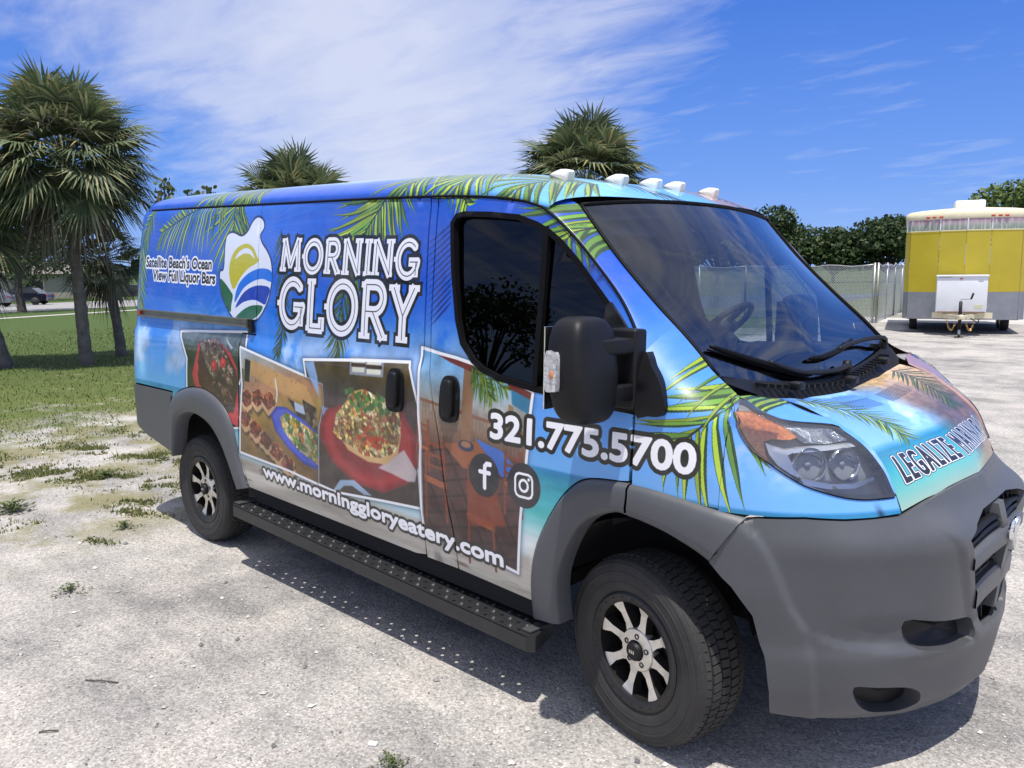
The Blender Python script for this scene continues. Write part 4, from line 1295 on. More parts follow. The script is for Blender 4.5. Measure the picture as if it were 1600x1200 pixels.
# ---- outlines on the side, (x, z)
ALINE = [(-.864, 2.084), (-.636, 2.056), (-.534, 2.027), (-.368, 1.907), (-.178, 1.720), (-.087, 1.617), (-.021, 1.529), (.005, 1.474)]
ALINE_S = catmull(ALINE, 5)
ROOF_Z = pchip([(-4.40, 2.150), (-3.9, 2.146), (-2.5, 2.126), (-1.26, 2.104), (-.864, 2.084), (-.636, 2.056), (-.534, 2.027)])
FD_REAR = [(-1.185, 2.095), (-1.165, 1.85), (-1.150, 1.45), (-1.115, 1.23), (-1.06, 1.04), (-1.01, .76), (-.975, .62), (-.955, .455)]
SD_FRONT = [(-1.235, 2.098), (-1.212, 1.754), (-1.199, 1.439), (-1.195, 1.148), (-1.180, 1.0), (-1.185, .674), (-1.174, .470)]
SD_REAR = [(-2.715, 2.118), (-2.69, 1.77), (-2.68, 1.51), (-2.68, 1.40), (-2.83, 1.40), (-2.835, 1.31), (-2.835, .96), (-2.875, .72), (-2.80, .53)]
FLARE_R = [(-3.745, .762), (-3.722, .885), (-3.645, .965), (-3.487, 1.018), (-3.263, 1.033), (-3.048, .970), (-2.923, .851), (-2.865, .646), (-2.797, .495)]
FLARE_RI = [(-2.895, .47), (-2.965, .610), (-3.055, .734), (-3.186, .830), (-3.390, .871), (-3.584, .826), (-3.660, .732), (-3.712, .545)]
FLARE_F = [(-.505, .365), (-.500, .545), (-.462, .691), (-.377, .842), (-.290, .948), (-.192, 1.005), (-.002, 1.023)]
FLARE_FI = [(-.352, .380), (-.350, .568), (-.288, .729), (-.205, .837), (-.068, .903), (-.01, .905)]
SILL = lambda x: .475 - .026 * (x + 1.9)
DOORWIN = TR['doorwin']

flareR_o = catmull(FLARE_R, 4)
flareR_i = catmull(FLARE_RI, 4)
flareF_o = catmull(FLARE_F, 4)
flareF_i = catmull(FLARE_FI, 4)

# rear quarter panel (over the rear wheel)
rear_top = [(x, float(ROOF_Z(x))) for x in np.linspace(-2.715, -4.385, 16)]
rq = rear_top + [(-4.388, 1.9), (-4.39, 1.5), (-4.39, .975), (-3.70, .972)] + flareR_o[5:] + SD_REAR[::-1][1:-1]
side_panel('rear_quarter_panel', rq, material=M_SIDE, far=M_FARWRAP)
# grey lower corner behind the rear wheel
cl = [(-4.39, .970), (-3.705, .970)] + flareR_o[:6][::-1][1:] + [(-3.735, .60), (-3.716, .545), (-3.92, .585), (-4.14, .625), (-4.30, .68)]
side_panel('rear_bumper_corner', cl, off=.006, material=M_GREY, uv=False, depth=.04)
# sliding door
sd = [(x, float(ROOF_Z(x))) for x in np.linspace(-2.72, -1.235, 10)] + SD_FRONT[1:] + [(x, SILL(x)) for x in np.linspace(-1.25, -2.79, 10)] + SD_REAR[::-1][:-1]
side_panel('sliding_door', sd, material=M_SIDE, far=M_FARWRAP)
# centre pillar
bp_ = FD_REAR + [(-1.174, SILL(-1.174))] + SD_FRONT[::-1]
side_panel('centre_pillar', catmull(FD_REAR, 3) + [(-1.174, .458)] + catmull(SD_FRONT[::-1], 3), material=M_SIDE, far=M_FARWRAP)
# front door with its window opening
fd = catmull(FD_REAR[::-1], 3) + [(-.98, 2.089)] + ALINE_S + [(.001, 1.363), (.003, 1.19), (-.003, 1.026)] + flareF_o[::-1][1:] + [(-.505, .43)]
side_panel('front_door', fd, [inset(DOORWIN, .006)], material=M_SIDE, far=M_FARWRAP)
# inner dark shell behind the panels, with the wheel and window openings left open
shell = [(x, float(ROOF_Z(x)) - .01) for x in np.linspace(-4.30, -.55, 20)] + [(-.40, 1.87), (-.20, 1.68), (-.06, 1.53), (-.01, 1.30), (.18, 1.2), (.18, .98), (-.1, .93), (-.25, .86), (-.36, .70), (-.40, .55), (-.42, .40)] + \
    [(x, SILL(x) - .03) for x in np.linspace(-.5, -2.78, 8)] + [(-3.30 + (q[0] + 3.30) * 1.06, .45 + (q[1] - .45) * 1.05) for q in flareR_i] + [(-4.05, .62), (-4.30, .7)]
for mir in (False, True):
    surf_panel('inner_body_panel', shell, [inset(DOORWIN, -.012)], .09, side_surf(-.026), YN, .05, M_DARK, van, mirror=mir)


# plastic wheel-arch flares, rolled outward from the body
def body_y(x, z):
    y = float(S(x, z))
    if x > .25:
        n = float(NN(z))
        q = max(0.0, 1 - ((x - .25) / float(NA(z))) ** n)
        y = min(y, float(NB(z)) * q ** (1 / n))
    return y


def flare(name, outer, inner, material=M_GREY, bulge=.030, mirror=False, bend=None):
    o = resample(outer, 34)
    i = resample(inner, 34)
    rows = []
    prof = [(0.0, -.004), (.04, .012), (.16, .024), (.40, bulge), (.75, bulge + .004), (.94, bulge - .002), (1.0, bulge - .014)]
    for k in range(34):
        r = []
        for t, h in prof:
            x, z = o[k] * (1 - t) + i[k] * t
            r.append((x, -(body_y(x, z) + h), z))
        x, z = i[k]
        r.append((x, -(body_y(x, z) - .07), z))
        rows.append(r)
    return loft(name, rows, material, van, mirror=mirror, flip=True)


oR = flareR_o
for mir in (False, True):
    flare('rear_wheel_flare', [(-3.735, .56)] + FLARE_R, FLARE_RI[::-1], mirror=mir)
    flare('front_wheel_flare', FLARE_F, FLARE_FI, bulge=.022, mirror=mir)
    flare('fender_flare', [(.006, 1.022), (.10, 1.019), (.20, 1.011), (.31, 1.000), (.40, .990), (.455, .982)], [(.004, .903), (.06, .898), (.16, .880), (.23, .860), (.29, .840), (.345, .815)], bulge=.024, mirror=mir)


# ---- nose surface helpers: (phi, z) -> 3-D, phi 0 at the middle, + on the right side
def nose_surf(off=0.0, disp=None):
    def f(ph, z):
        n = NN(z)
        a = NA(z) + off
        b = NB(z) + off
        s = np.sign(ph)
        p = np.clip(np.abs(ph), 0, math.pi / 2)
        x = .25 + a * np.cos(p) ** (2 / n)
        y = -s * b * np.sin(p) ** (2 / n)
        X = np.stack([x, y, z + 0 * ph], -1)
        # the grille zone is blunter than the corners
        d = .036 * np.exp(-((np.abs(ph) - .40) / .20) ** 2) * sstep(.42, .58, z) * sstep(1.0, .92, z)
        if disp is not None:
            d = d + disp(ph, z)
        nx, ny = np.cos(p), -s * np.sin(p)
        return X + np.stack([nx * d, ny * d, 0 * d], -1)
    return f


def nose_in(X):
    v = np.stack([-(X[:, 0] - .1), -X[:, 1], 0 * X[:, 0]], -1)
    return v / np.linalg.norm(v, axis=1)[:, None]


LAMP = [(.94, 1.358), (.811, 1.352), (.846, 1.331), (.863, 1.311), (.845, 1.288), (.659, 1.268), (.645, 1.250), (.624, 1.212), (.612, 1.163), (.587, 1.112), (.573, 1.061), (.569, 1.048), (.628, 1.046), (.727, 1.048), (.820, 1.058), (.912, 1.076), (1.002, 1.098), (1.074, 1.125), (1.154, 1.161), (1.225, 1.196), (1.258, 1.231), (1.262, 1.274), (1.20, 1.325)]
LAMP_S = catmull(LAMP, 3, True)


def x_phi(x, z):
    n = float(NN(z))
    c = min(1.0, (x - .25) / float(NA(z)))
    return math.acos(c ** (n / 2))


surround = [(x_phi(.362, z), z) for z in (.990, 1.05, 1.12, 1.2, 1.26, 1.30, 1.325, 1.345)] + [(1.0, 1.364), (.70, 1.362), (.47, 1.340), (.50, 1.322), (.575, 1.30), (.612, 1.27), (.60, 1.25), (.590, 1.212), (.584, 1.163), (.568, 1.112), (.560, 1.061), (.566, .994), (.70, .990), (.849, .990), (1.03, .997), (1.2, .992)]
for mir in (False, True):
    surf_panel('headlamp_surround', inset(surround, .002), [inset(LAMP_S, -.004)], .035, nose_surf(), nose_in, .02, M_FARWRAP if mir else M_SIDE, van, None if mir else uv_side, mirror=mir, flip=True)

# ---- headlamp
LAMP_AMB = [(1.20, 1.321), (1.029, 1.317), (1.005, 1.289), (.946, 1.260), (.934, 1.240), (.991, 1.233), (1.088, 1.236), (1.150, 1.228), (1.170, 1.191), (1.160, 1.165), (1.215, 1.196), (1.245, 1.231), (1.250, 1.274)]
M_AMBER = mat('amber_reflector', (.62, .21, .06), .25, coat=.8, vary=.35, vscale=60, bump=.002, bscale=160)
M_REFL = mat('lamp_reflector', (.80, .81, .83), .22, .55)
M_BEZEL = mat('lamp_bezel', (.30, .305, .315), .28, .2)


def headlamp(mir):
    sg = -1 if mir else 1
    h = bpy.data.objects.new('headlamp', None)
    link(h, van)
    surf_panel('lamp_housing', LAMP_S, [], .05, nose_surf(-.060), nose_in, .01, M_BEZEL, h, None, mirror=mir, flip=True)
    # rim wall between lens and housing
    o = nose_surf(-.001)(np.array([p[0] for p in LAMP_S]), np.array([p[1] for p in LAMP_S]))
    i = nose_surf(-.062)(np.array([p[0] for p in LAMP_S]), np.array([p[1] for p in LAMP_S]))
    rows = [np.vstack([o, o[:1]]), np.vstack([i, i[:1]])]
    loft('lamp_rim', rows, M_BEZEL, h, mirror=mir)
    surf_panel('turn_reflector', LAMP_AMB, [], .03, nose_surf(-.014), nose_in, .03, M_AMBER, h, None, mirror=mir, flip=True)
    top = [(1.0, 1.308), (.90, 1.300), (.845, 1.283), (.70, 1.262), (.66, 1.222), (.80, 1.214), (.925, 1.222), (.96, 1.262)]
    surf_panel('upper_reflector', top, [], .03, nose_surf(-.030), nose_in, .02, mat('ribbed_reflector', (.55, .58, .62), .18, .9, vary=.3, vscale=80, bump=.004, bscale=120), h, None, mirror=mir, flip=True)
    # chrome brow and side blade
    brow = [(1.144, 1.224), (1.061, 1.202), (.893, 1.211), (.665, 1.212), (.655, 1.204), (.894, 1.196), (1.021, 1.193), (1.050, 1.186), (1.040, 1.144), (.985, 1.105), (1.060, 1.128), (1.12, 1.155), (1.15, 1.187)]
    surf_panel('chrome_brow', brow, [], .03, nose_surf(-.020), nose_in, .03, M_REFL, h, None, mirror=mir, flip=True)
    blade = [(1.017, 1.113), (.867, 1.095), (.750, 1.092), (.640, 1.108), (.632, 1.100), (.745, 1.077), (.870, 1.079), (.992, 1.093)]
    surf_panel('running_light_blade', blade, [], .03, nose_surf(-.022), nose_in, .02, M_REFL, h, None, mirror=mir, flip=True)
    for ph, z, r in ((.955, 1.150, .058), (.765, 1.148, .056)):
        c = nose_surf(-.055)(np.array([ph]), np.array([z]))[0]
        c = c * np.array([1, sg, 1])
        d = Vector((math.cos(ph) * .8 + .2, -sg * math.sin(ph) * .55, .12)).normalized()
        rot = d.to_track_quat('Y', 'Z').to_matrix()
        mb = MB().lathe([(r * 1.0, -.01), (r * 1.0, .022), (r * .97, .022), (r * .86, .004), (r * .62, -.014), (r * .30, -.024), (0.001, -.026)], 24)
        mb.v = [tuple(rot @ Vector(q) + Vector(c)) for q in mb.v]
        mb.build('reflector_bowl', mat('smoked_reflector', (.50, .51, .54), .14, .9), h, True)
        mb = MB().lathe([(r * .26, -.024), (r * .26, -.006), (r * .18, .002), (r * .08, .006), (0.001, .007)], 18)
        mb.v = [tuple(rot @ Vector(q) + Vector(c)) for q in mb.v]
        mb.build('projector_bulb', mat('projector_glass', (.30, .32, .36), .03, .2, coat=1.0), h, True)
    surf_panel('lamp_lens', inset(LAMP_S, .003), [], .035, nose_surf(.007), nose_in, .012, M_LENS, h, None, mirror=mir, flip=True)
    return h


headlamp(False)
headlamp(True)

# ---- bonnet
HE = [(.355, -.640, 1.338), (.46, -.630, 1.319), (.578, -.622, 1.270), (.649, -.616, 1.224), (.716, -.600, 1.164), (.766, -.578, 1.079), (.800, -.574, .998)]
HC = [(.325, 0, 1.302), (.44, 0, 1.288), (.58, 0, 1.250), (.672, 0, 1.205), (.757, 0, 1.158), (.822, 0, 1.108), (.852, 0, 1.054)]
he, hc = resample(HE, 26), resample(HC, 26)
rows, us = [], []
for k in range(26):
    r = []
    for s in np.linspace(-1, 1, 33):
        t = 1 - abs(s) ** 2.3
        e = he[k]
        q = e + (hc[k] - e) * t
        # a shallow step either side of the middle
        dz = -.006 * math.exp(-((abs(s) - .62) / .07) ** 2)
        r.append((q[0], -s * abs(e[1]), q[2] + dz))
        us.append(((-s * abs(e[1]) + .70) / 1.40, 1 - k / 25))
    rows.append(r)
hood = loft('bonnet', rows, M_HOOD, van, us, flip=True)
edge = [np.array([rows[k][0] for k in range(26)] + [rows[25][j] for j in range(1, 33)] + [rows[k][32] for k in range(24, -1, -1)])]
edge.append(edge[0] + np.array([-.015, 0, -.02]))
loft('bonnet_edge', edge, M_DARK, hood)
# liner under the bonnet and round the lamps, so gaps read dark
under = [np.array([(p[0] - .05, p[1] * .99, p[2] - .035) for p in r]) for r in rows]
loft('engine_bay_liner', under, M_DARK, van, flip=True)

# ---- bumper
FOG = [(.587, .627), (.45, .615), (.299, .594), (.225, .575), (.205, .540), (.209, .505), (.240, .490), (.430, .504), (.560, .533)]
LOW = [(.800, .402), (.70, .392), (.569, .375), (.495, .345), (.475, .315), (.483, .285), (.545, .262), (.63, .272), (.715, .292), (.775, .335)]
GRL = [(.335, .900), (.262, .745), (.160, .560), (.145, .518)]
CREASE = [(1.333, .975), (1.258, .925), (1.172, .828), (1.081, .690), (1.004, .610), (.972, .466), (.926, .262)]
cz = np.array([c[1] for c in CREASE[::-1]])
cp = np.array([c[0] for c in CREASE[::-1]])
LIPZ = pchip([(0, .484), (.21, .488), (.4, .503), (.6, .524), (.86, .559), (1.0, .595), (1.6, .62)])


def bumper_disp(ph, z):
    a = np.abs(ph)
    d = np.zeros_like(a)
    # wheel-arch roll behind the crease
    c = np.interp(z, cz, cp)
    d = d + .016 * sstep(-.012, .030, a - c)
    # lower lip stands proud below the fog pockets
    lz = LIPZ(a)
    d = d + .012 * sstep(.006, -.006, z - lz) * sstep(1.02, .90, a)
    # dished area leading into the fog pocket
    d = d - .010 * np.exp(-(((a - .66) / .16) ** 2)) * sstep(lz - .004, lz + .02, z) * sstep(.66, .60, z)
    # raised centre plinth round the grille
    gw = np.interp(z, [.50, .56, .745, .90, .97], [.20, .215, .315, .40, .47])
    d = d + .010 * sstep(.020, -.012, a - gw) * sstep(.478, .492, z) * sstep(1.0, .93, z)
    # chin: undercut towards the bottom edge
    d = d - .02 * sstep(.30, .24, z)
    return d


half = [(0, 1.052), (.15, 1.048), (.28, 1.036), (.42, 1.015), (.566, .986), (.849, .984), (1.03, .991), (1.25, .984), (1.335, .974), (1.42, .885), (1.463, .815), (1.40, .770), (1.355, .745), (1.249, .653), (1.192, .523), (1.150, .385), (1.138, .296), (1.03, .284), (.926, .274), (.758, .255), (.525, .238), (.279, .236), (0, .240)]
bump_ol = half + [(-p[0], p[1]) for p in half[::-1][1:-1]]
gr_half = [(0, .965), (.12, .957), (.24, .932), (.335, .898), (.262, .745), (.160, .565), (.140, .525), (0, .520)]
grille_hole = gr_half + [(-p[0], p[1]) for p in gr_half[::-1][1:-1]]
mirp = lambda P: [(-p[0], p[1]) for p in P]
bsurf = nose_surf(0.0, bumper_disp)
cr_s = catmull(CREASE[1:-1], 4)
lip_s = [(a_, float(LIPZ(a_))) for a_ in np.linspace(.66, .93, 10)]
blines = []
for sg_ in (1, -1):
    for of_ in (-.014, -.002, .009, .020, .032):
        blines.append([(sg_ * (p_[0] + of_), p_[1]) for p_ in cr_s])
    gwl = [(float(np.interp(z_, [.50, .56, .745, .90, .97], [.20, .215, .315, .40, .47])), z_) for z_ in np.linspace(.492, .965, 16)]
    for of_ in (-.013, .004, .021):
        blines.append([(sg_ * (p_[0] + of_), p_[1]) for p_ in gwl])
    for of_ in (-.007, .007):
        blines.append([(sg_ * p_[0], p_[1] + of_) for p_ in lip_s])
bumper = surf_panel('front_bumper', bump_ol, [catmull(FOG, 3, True), mirp(catmull(FOG, 3, True)), catmull(LOW, 3, True), mirp(catmull(LOW, 3, True)), grille_hole], .015, bsurf, nose_in, .03, M_GREY, van, None, flip=True, lines=blines)
for nm, P in (('fog_pocket', FOG), ('lower_intake', LOW)):
    for sg in (1, -1):
        L = catmull(P, 3, True)
        ph = np.array([sg * p[0] for p in L])
        z = np.array([p[1] for p in L])
        cph, cz_ = ph.mean(), z.mean()
        o = bsurf(ph, z)
        o = np.vstack([o, o[:1]])
        i1 = nose_surf(-.05)(cph + (ph - cph) * .86 - sg * .0, cz_ + (z - cz_) * .82)
        i1 = np.vstack([i1, i1[:1]])
        mid = np.tile(i1[:-1].mean(0), (len(i1), 1)) + np.array([-.01, 0, 0])
        po = loft(nm, [o, o * .25 + i1 * .75, i1], M_GREYD, bumper)
        loft('pocket_back', [i1, i1 * .5 + mid * .5, mid], M_BLACK, bumper)
# grille: dark back, slats, cross bars, emblem
back = surf_panel('grille_back', inset(grille_hole, -.01), [], .05, nose_surf(-.055), nose_in, .01, M_DARK, bumper, None, flip=True)


def nose_bar(name, pts, hh, off0, off1, material, parent):
    """a bar following the nose: pts (phi, z) centre line, half height hh"""
    rows = []
    for ph, z in pts:
        a = np.array([ph, ph, ph, ph, ph, ph])
        zz = np.array([z - hh, z - hh * .85, z + hh * .55, z + hh, z + hh, z - hh])
        of = np.array([off1 - .014, off1, off1 - .004, off1 - .018, off0, off0])
        r = [nose_surf(float(of[k]))(a[k:k + 1], zz[k:k + 1])[0] for k in range(6)]
        rows.append(r + [r[0]])
    return auto_smooth(loft(name, rows, material, parent), 50)


gh = lambda z: float(np.interp(z, [.52, .56, .745, .90], [.14, .155, .262, .335]))
for z, hh_ in ((.806, .028), (.652, .044)):
    w = gh(z) + .012
    nose_bar('grille_bar', [(p, z + .034 * (1 - (p / w) ** 2)) for p in np.linspace(-w, w, 21)], hh_, -.05, .020, M_GREY, bumper)
for k, z in enumerate((.880, .857, .757, .732, .708, .585, .556)):
    w = gh(z) + .004
    nose_bar('grille_slat', [(p, z + .034 * (1 - (p / w) ** 2)) for p in np.linspace(-w, w, 13)], .005, -.05, -.012, M_BLACK, bumper)
for ph in np.linspace(-.28, .28, 9):
    if abs(ph) < .04:
        continue
    for z0, z1 in ((.845, .950), (.705, .80), (.53, .615)):
        if abs(ph) > gh(z0) - .02:
            continue
        a = nose_surf(-.02)(np.array([ph, ph]), np.array([z0, z1]))
        MB().tube([a[0], a[1]], .004, 5).build('grille_rib', M_BLACK, bumper)
mb = MB()
pst = [nose_surf(.016)(np.array([0.0]), np.array([z]))[0] for z in (.56, .72, .82, .955)]
for wdt, q0, q1 in ((.026, pst[0], pst[1]), (.030, pst[1], pst[2]), (.044, pst[2], pst[3])):
    mb.add([(q0[0] - .07, -wdt, q0[2]), (q0[0], -wdt * .8, q0[2]), (q0[0], wdt * .8, q0[2]), (q0[0] - .07, wdt, q0[2]), (q1[0] - .07, -wdt, q1[2]), (q1[0], -wdt * .8, q1[2]), (q1[0], wdt * .8, q1[2]), (q1[0] - .07, wdt, q1[2])],
           [(0, 1, 5, 4), (1, 2, 6, 5), (2, 3, 7, 6), (4, 5, 6, 7), (3, 2, 1, 0)])
mb.build('grille_post', M_GREY, bumper)
# emblem: horned head on a shield
ex = float(pst[2][0]) + .004
ez = .848
em = MB()
head = [(-.008, -.062), (.008, -.062), (.016, -.030), (.020, .010), (.016, .034), (-.016, .034), (-.020, .010), (-.016, -.030)]
em.prism([(p[0], ez + p[1]) for p in head], ex - .004, ex + .016, 'yz')
for sg in (-1, 1):
    hn = [(ex + .008, sg * .010, ez + .034), (ex + .012, sg * .028, ez + .048), (ex + .012, sg * .045, ez + .034), (ex + .010, sg * .048, ez + .008), (ex + .009, sg * .038, ez - .012), (ex + .012, sg * .028, ez - .004), (ex + .014, sg * .026, ez + .010)]
    em.tube(catmull(hn, 4), [.011 - .0003 * i for i in range(25)], 8)
auto_smooth(em.build('emblem', M_CHROME, bumper), 40)

# ---- windscreen, pillar, roof
W_EDGE = [(.222, -.820, 1.418), (.112, -.815, 1.520), (-.072, -.808, 1.672), (-.262, -.800, 1.842), (-.452, -.795, 2.042)]
W_MID = [(.245, 0, 1.352), (.170, 0, 1.470), (.025, 0, 1.655), (-.165, 0, 1.865), (-.395, 0, 2.086)]
we, wm = resample(W_EDGE, 24), resample(W_MID, 24)


def ws_point(k, s, out=0.0):
    t = 1 - abs(s) ** 2.2
    e = we[k]
    q = e + (wm[k] - e) * t
    return np.array([q[0] + out * .7, -s * abs(e[1]), q[2] + out * .7])


ws_rows = [[ws_point(k, s) for s in np.linspace(-.985, .985, 31)] for k in range(24)]
windshield = loft('windshield', ws_rows, M_WS, van, flip=True)
# black ceramic border printed on the inside of the glass
bo = []
for s in np.linspace(-.985, .985, 31):
    bo.append((s, 0))
border_f = [(k, j) for k in range(24) for j in range(31)]
V, F = [], []
for k in range(24):
    for s in np.linspace(-.985, .985, 31):
        q = ws_point(k, s, -.006)
        V.append(q)
for k in range(23):
    for j in range(30):
        if k < 3 or k >= 22 or j < 1 or j >= 29 or (k >= 20 and 12 <= j <= 17):
            F.append((k * 31 + j, (k + 1) * 31 + j, (k + 1) * 31 + j + 1, k * 31 + j + 1))
mesh_obj('windshield_border', V, F, M_FRIT, windshield)
# rubber gasket
for side in (-1, 1):
    MB().tube([ws_point(k, side * .992, .002) for k in range(24)], .008, 6).build('windshield_gasket', M_SEAL, windshield, True)
MB().tube([ws_point(23, s, .002) for s in np.linspace(-.99, .99, 30)], .008, 6).build('windshield_gasket', M_SEAL, windshield, True)

# A-pillars
al3 = [(x, -float(S(x, z)), z) for x, z in catmull([(-.512, 2.016), (-.368, 1.907), (-.178, 1.720), (-.087, 1.617), (-.021, 1.529), (.004, 1.492)], 6)]
A = resample(al3, 24)
B = resample([W_EDGE[4], W_EDGE[3], W_EDGE[2], (.030, -.812, 1.590)], 24)


def rolled(a, b, h):
    out = []
    for t in np.linspace(0, 1, 12):
        q = a * (1 - t) + b * t
        bl = math.sin(math.pi * t ** .8) * h
        out.append((q[0] + bl * .5, q[1] - bl * .6, q[2] + bl * .5))
    return out


rows = []
for k in range(24):
    r = rolled(A[k], B[k], .007)
    r.insert(0, (A[k][0] - .004, A[k][1] + .02, A[k][2] - .01))
    rows.append(r)
pillar_base = rows[-1][1:]
rows.insert(0, [(q[0] - .07, q[1] + .012, q[2] + .030) for q in rows[0]])
ap = np.array(rows)
U = uv_side(ap.reshape(-1, 3))
loft('windshield_pillar', rows, M_SIDE, van, U, flip=True)
loft('windshield_pillar', rows, M_FARWRAP, van, mirror=True, flip=True)

# ---- fender: the side rolls over into the pillar foot and the windscreen corner
fen_rows = []
for x, zs, wpt, h in ((.008, 1.492, None, 0), (.05, 1.435, (.085, -.816, 1.545), .010), (.10, 1.372, (.145, -.818, 1.492), .016), (.16, 1.318, (.205, -.820, 1.436), .022), (.22, 1.285, (.262, -.826, 1.398), .028), (.28, 1.262, (.310, -.842, 1.374), .030), (.33, 1.246, (.338, -.862, 1.362), .030), (.362, 1.238, (.358, -.885, 1.352), .022)):
    low = [(x, -body_y(x, z), z) for z in np.linspace(1.0, zs, 12)]
    top = pillar_base if wpt is None else rolled(np.array(low[-1]), np.array(wpt), h)
    fen_rows.append(low[:-1] + [tuple(q) for q in top])
fr_ = np.array(fen_rows)
fr_ = np.stack([resample([tuple(fr_[i, j]) for i in range(len(fr_))], 30) for j in range(fr_.shape[1])], 1)
loft('front_fender', fr_, M_SIDE, van, uv_side(fr_.reshape(-1, 3)), flip=True)
loft('front_fender', fr_, M_FARWRAP, van, mirror=True, flip=True)

ROOF_ST = [(-4.39, -4.41, 2.20), (-4.38, -4.39, 2.235), (-4.34, -4.35, 2.262), (-4.0, -4.0, 2.272), (-3.4, -3.4, 2.268), (-2.5, -2.5, 2.258), (-1.8, -1.8, 2.248), (-1.3, -1.28, 2.237), (-1.0, -.95, 2.218), (-.80, -.74, 2.190), (-.66, -.58, 2.154), (-.57, -.47, 2.118), (-.51, -.395, 2.090)]
st = resample(ROOF_ST, 60)
rows = []
for xe, xc, zc in st:
    ze = float(ROOF_Z(xe)) + .004
    ye = float(S(xe, ze))
    r = [(xe, -ye + .02, ze - .02)]
    for s in np.linspace(-1, 1, 41):
        s2 = math.copysign(abs(s) ** .62, s)
        q = abs(s2)
        x = xe + (xc - xe) * (1 - q ** 2)
        z = ze + (zc - ze) * (1 - q ** 6) ** .6
        r.append((x, s2 * ye, z))
    r.append((xe, ye - .02, ze - .02))
    rows.append(r)
rr_ = np.array(rows)
# near the right edge the print continues the side artwork, on top the sky print
me_u = uv_roof(rr_.reshape(-1, 3))
roof = loft('roof', rows, M_ROOF, van, me_u)
# door-top drip line
for sg in (-1, 1):
    pts = [(x, sg * (float(S(x, float(ROOF_Z(x)))) + .001), float(ROOF_Z(x)) + .002) for x in np.linspace(-4.2, -.54, 40)] + [(x, sg * (float(S(x, z)) + .001), z) for x, z in ALINE_S[12:-2]]
    MB().tube(pts, .0055, 6).build('drip_seal', M_SEAL, van, True)

# rear doors close the load space
V, F = [], []
yy = np.linspace(-1, 1, 21)
for z in np.linspace(.70, 2.16, 24):
    w = float(S(-4.37, min(z, 2.11))) * (1 if z < 2.1 else .96)
    for s in yy:
        V.append((-4.372 - .02 * (1 - s * s), s * w, z))
for k in range(23):
    for j in range(20):
        F.append((k * 21 + j, k * 21 + j + 1, (k + 1) * 21 + j + 1, (k + 1) * 21 + j)[::-1])
mesh_obj('rear_door', V, F, M_FARWRAP, van)
MB().box((-4.36, 0, .70), (.10, 1.70, .16), bev=.02).build('rear_bumper', M_GREY, van, True)
M_TAIL = mat('red_tail_lamp', (.42, .02, .02), .2, coat=.8)
for sg in (-1, 1):
    MB().box((-4.375, sg * .875, 1.18), (.05, .07, .38), bev=.015).build('tail_lamp', M_TAIL, van, True)

# ---- cowl between glass and bonnet, wipers
rows = []
for s in np.linspace(-1, 1, 41):
    a = ws_point(0, s * .985, .0)
    kk = 0
    e = he[0]
    t = 1 - abs(s) ** 2.3
    b = e + (hc[0] - e) * t
    b = np.array([b[0] - .004, -s * .80, b[2] - .006]) if abs(s) <= .86 else None
    if b is None:
        b = np.array([np.interp(abs(s), [.86, 1], [.350, .26]), -s * .80, np.interp(abs(s), [.86, 1], [1.342, 1.392])])
    m = (a + b) / 2
    rows.append([a + np.array([.012, 0, -.02]), a + np.array([.018, 0, .004]), a * .75 + b * .25 + np.array([0, 0, .008]), m + np.array([0, 0, .004]), a * .25 + b * .75 + np.array([0, 0, -.004]), b])
cowl = loft('cowl_panel', rows, M_BLACK, van)
for s in np.linspace(-.75, .75, 26):
    a = ws_point(0, s, 0)
    b = np.array([a[0] + .075, a[1], a[2] - .022])
    MB().box((a[0] + .055, a[1], a[2] - .010), (.05, .012, .012)).build('cowl_rib', M_BLACK, cowl)
for y in (-.42, .05, .50):
    a = ws_point(0, -y / .775, 0)
    MB().box((a[0] + .085, y, a[2] - .008), (.05, .05, .03), bev=.008).build('washer_jet', M_BLACK, cowl, True)


def on_glass(y, f, out):
    """point on the glass: lateral y, fraction f up the glass"""
    k = f * 23
    i = int(k)
    s = -y / .765
    return ws_point(i, s, out) * (1 - (k - i)) + ws_point(min(i + 1, 23), s, out) * (k - i)


def wiper(pivot_y, pts, arm):
    w = bpy.data.objects.new('wiper', None)
    link(w, van)
    bl = [on_glass(y, f, .018) for y, f in pts]
    mb = MB()
    n = len(bl)
    L = catmull(bl, 5)
    for a, b in zip(L[:-1], L[1:]):
        pass
    MB().tube(L, [.006 + .008 * math.sin(math.pi * i / (len(L) - 1)) ** .5 for i in range(len(L))], 6).build('wiper_blade', M_SEAL, w, True)
    MB().tube([tuple(np.array(q) + np.array([-.012, 0, -.012])) for q in L], .004, 4).build('wiper_rubber', M_SEAL, w, True)
    ar = [on_glass(y, f, o) for y, f, o in arm]
    MB().tube(catmull(ar, 5), [.009 + .005 * i / (5 * (len(ar) - 1)) for i in range(5 * (len(ar) - 1) + 1)], 6).build('wiper_arm', M_BLACK, w, True)
    e = ar[-1]
    MB().lathe([(.001, .03), (.018, .028), (.022, .0), (.022, -.03)], 12, 'z', tuple(e)).build('wiper_pivot', M_BLACK, w, True)


wiper(.05, [(-.70, .145), (-.50, .085), (-.30, .040), (-.15, .012)], [(-.42, .068, .030), (-.25, .015, .038), (-.02, -.0, .045), (.12, 0.0, .05), (.16, 0.0, .03)])
wiper(.55, [(-.10, .085), (.08, .085), (.25, .092), (.40, .110)], [(.18, .090, .03), (.36, .085, .04), (.55, .06, .045), (.66, .02, .05), (.69, .0, .02)])

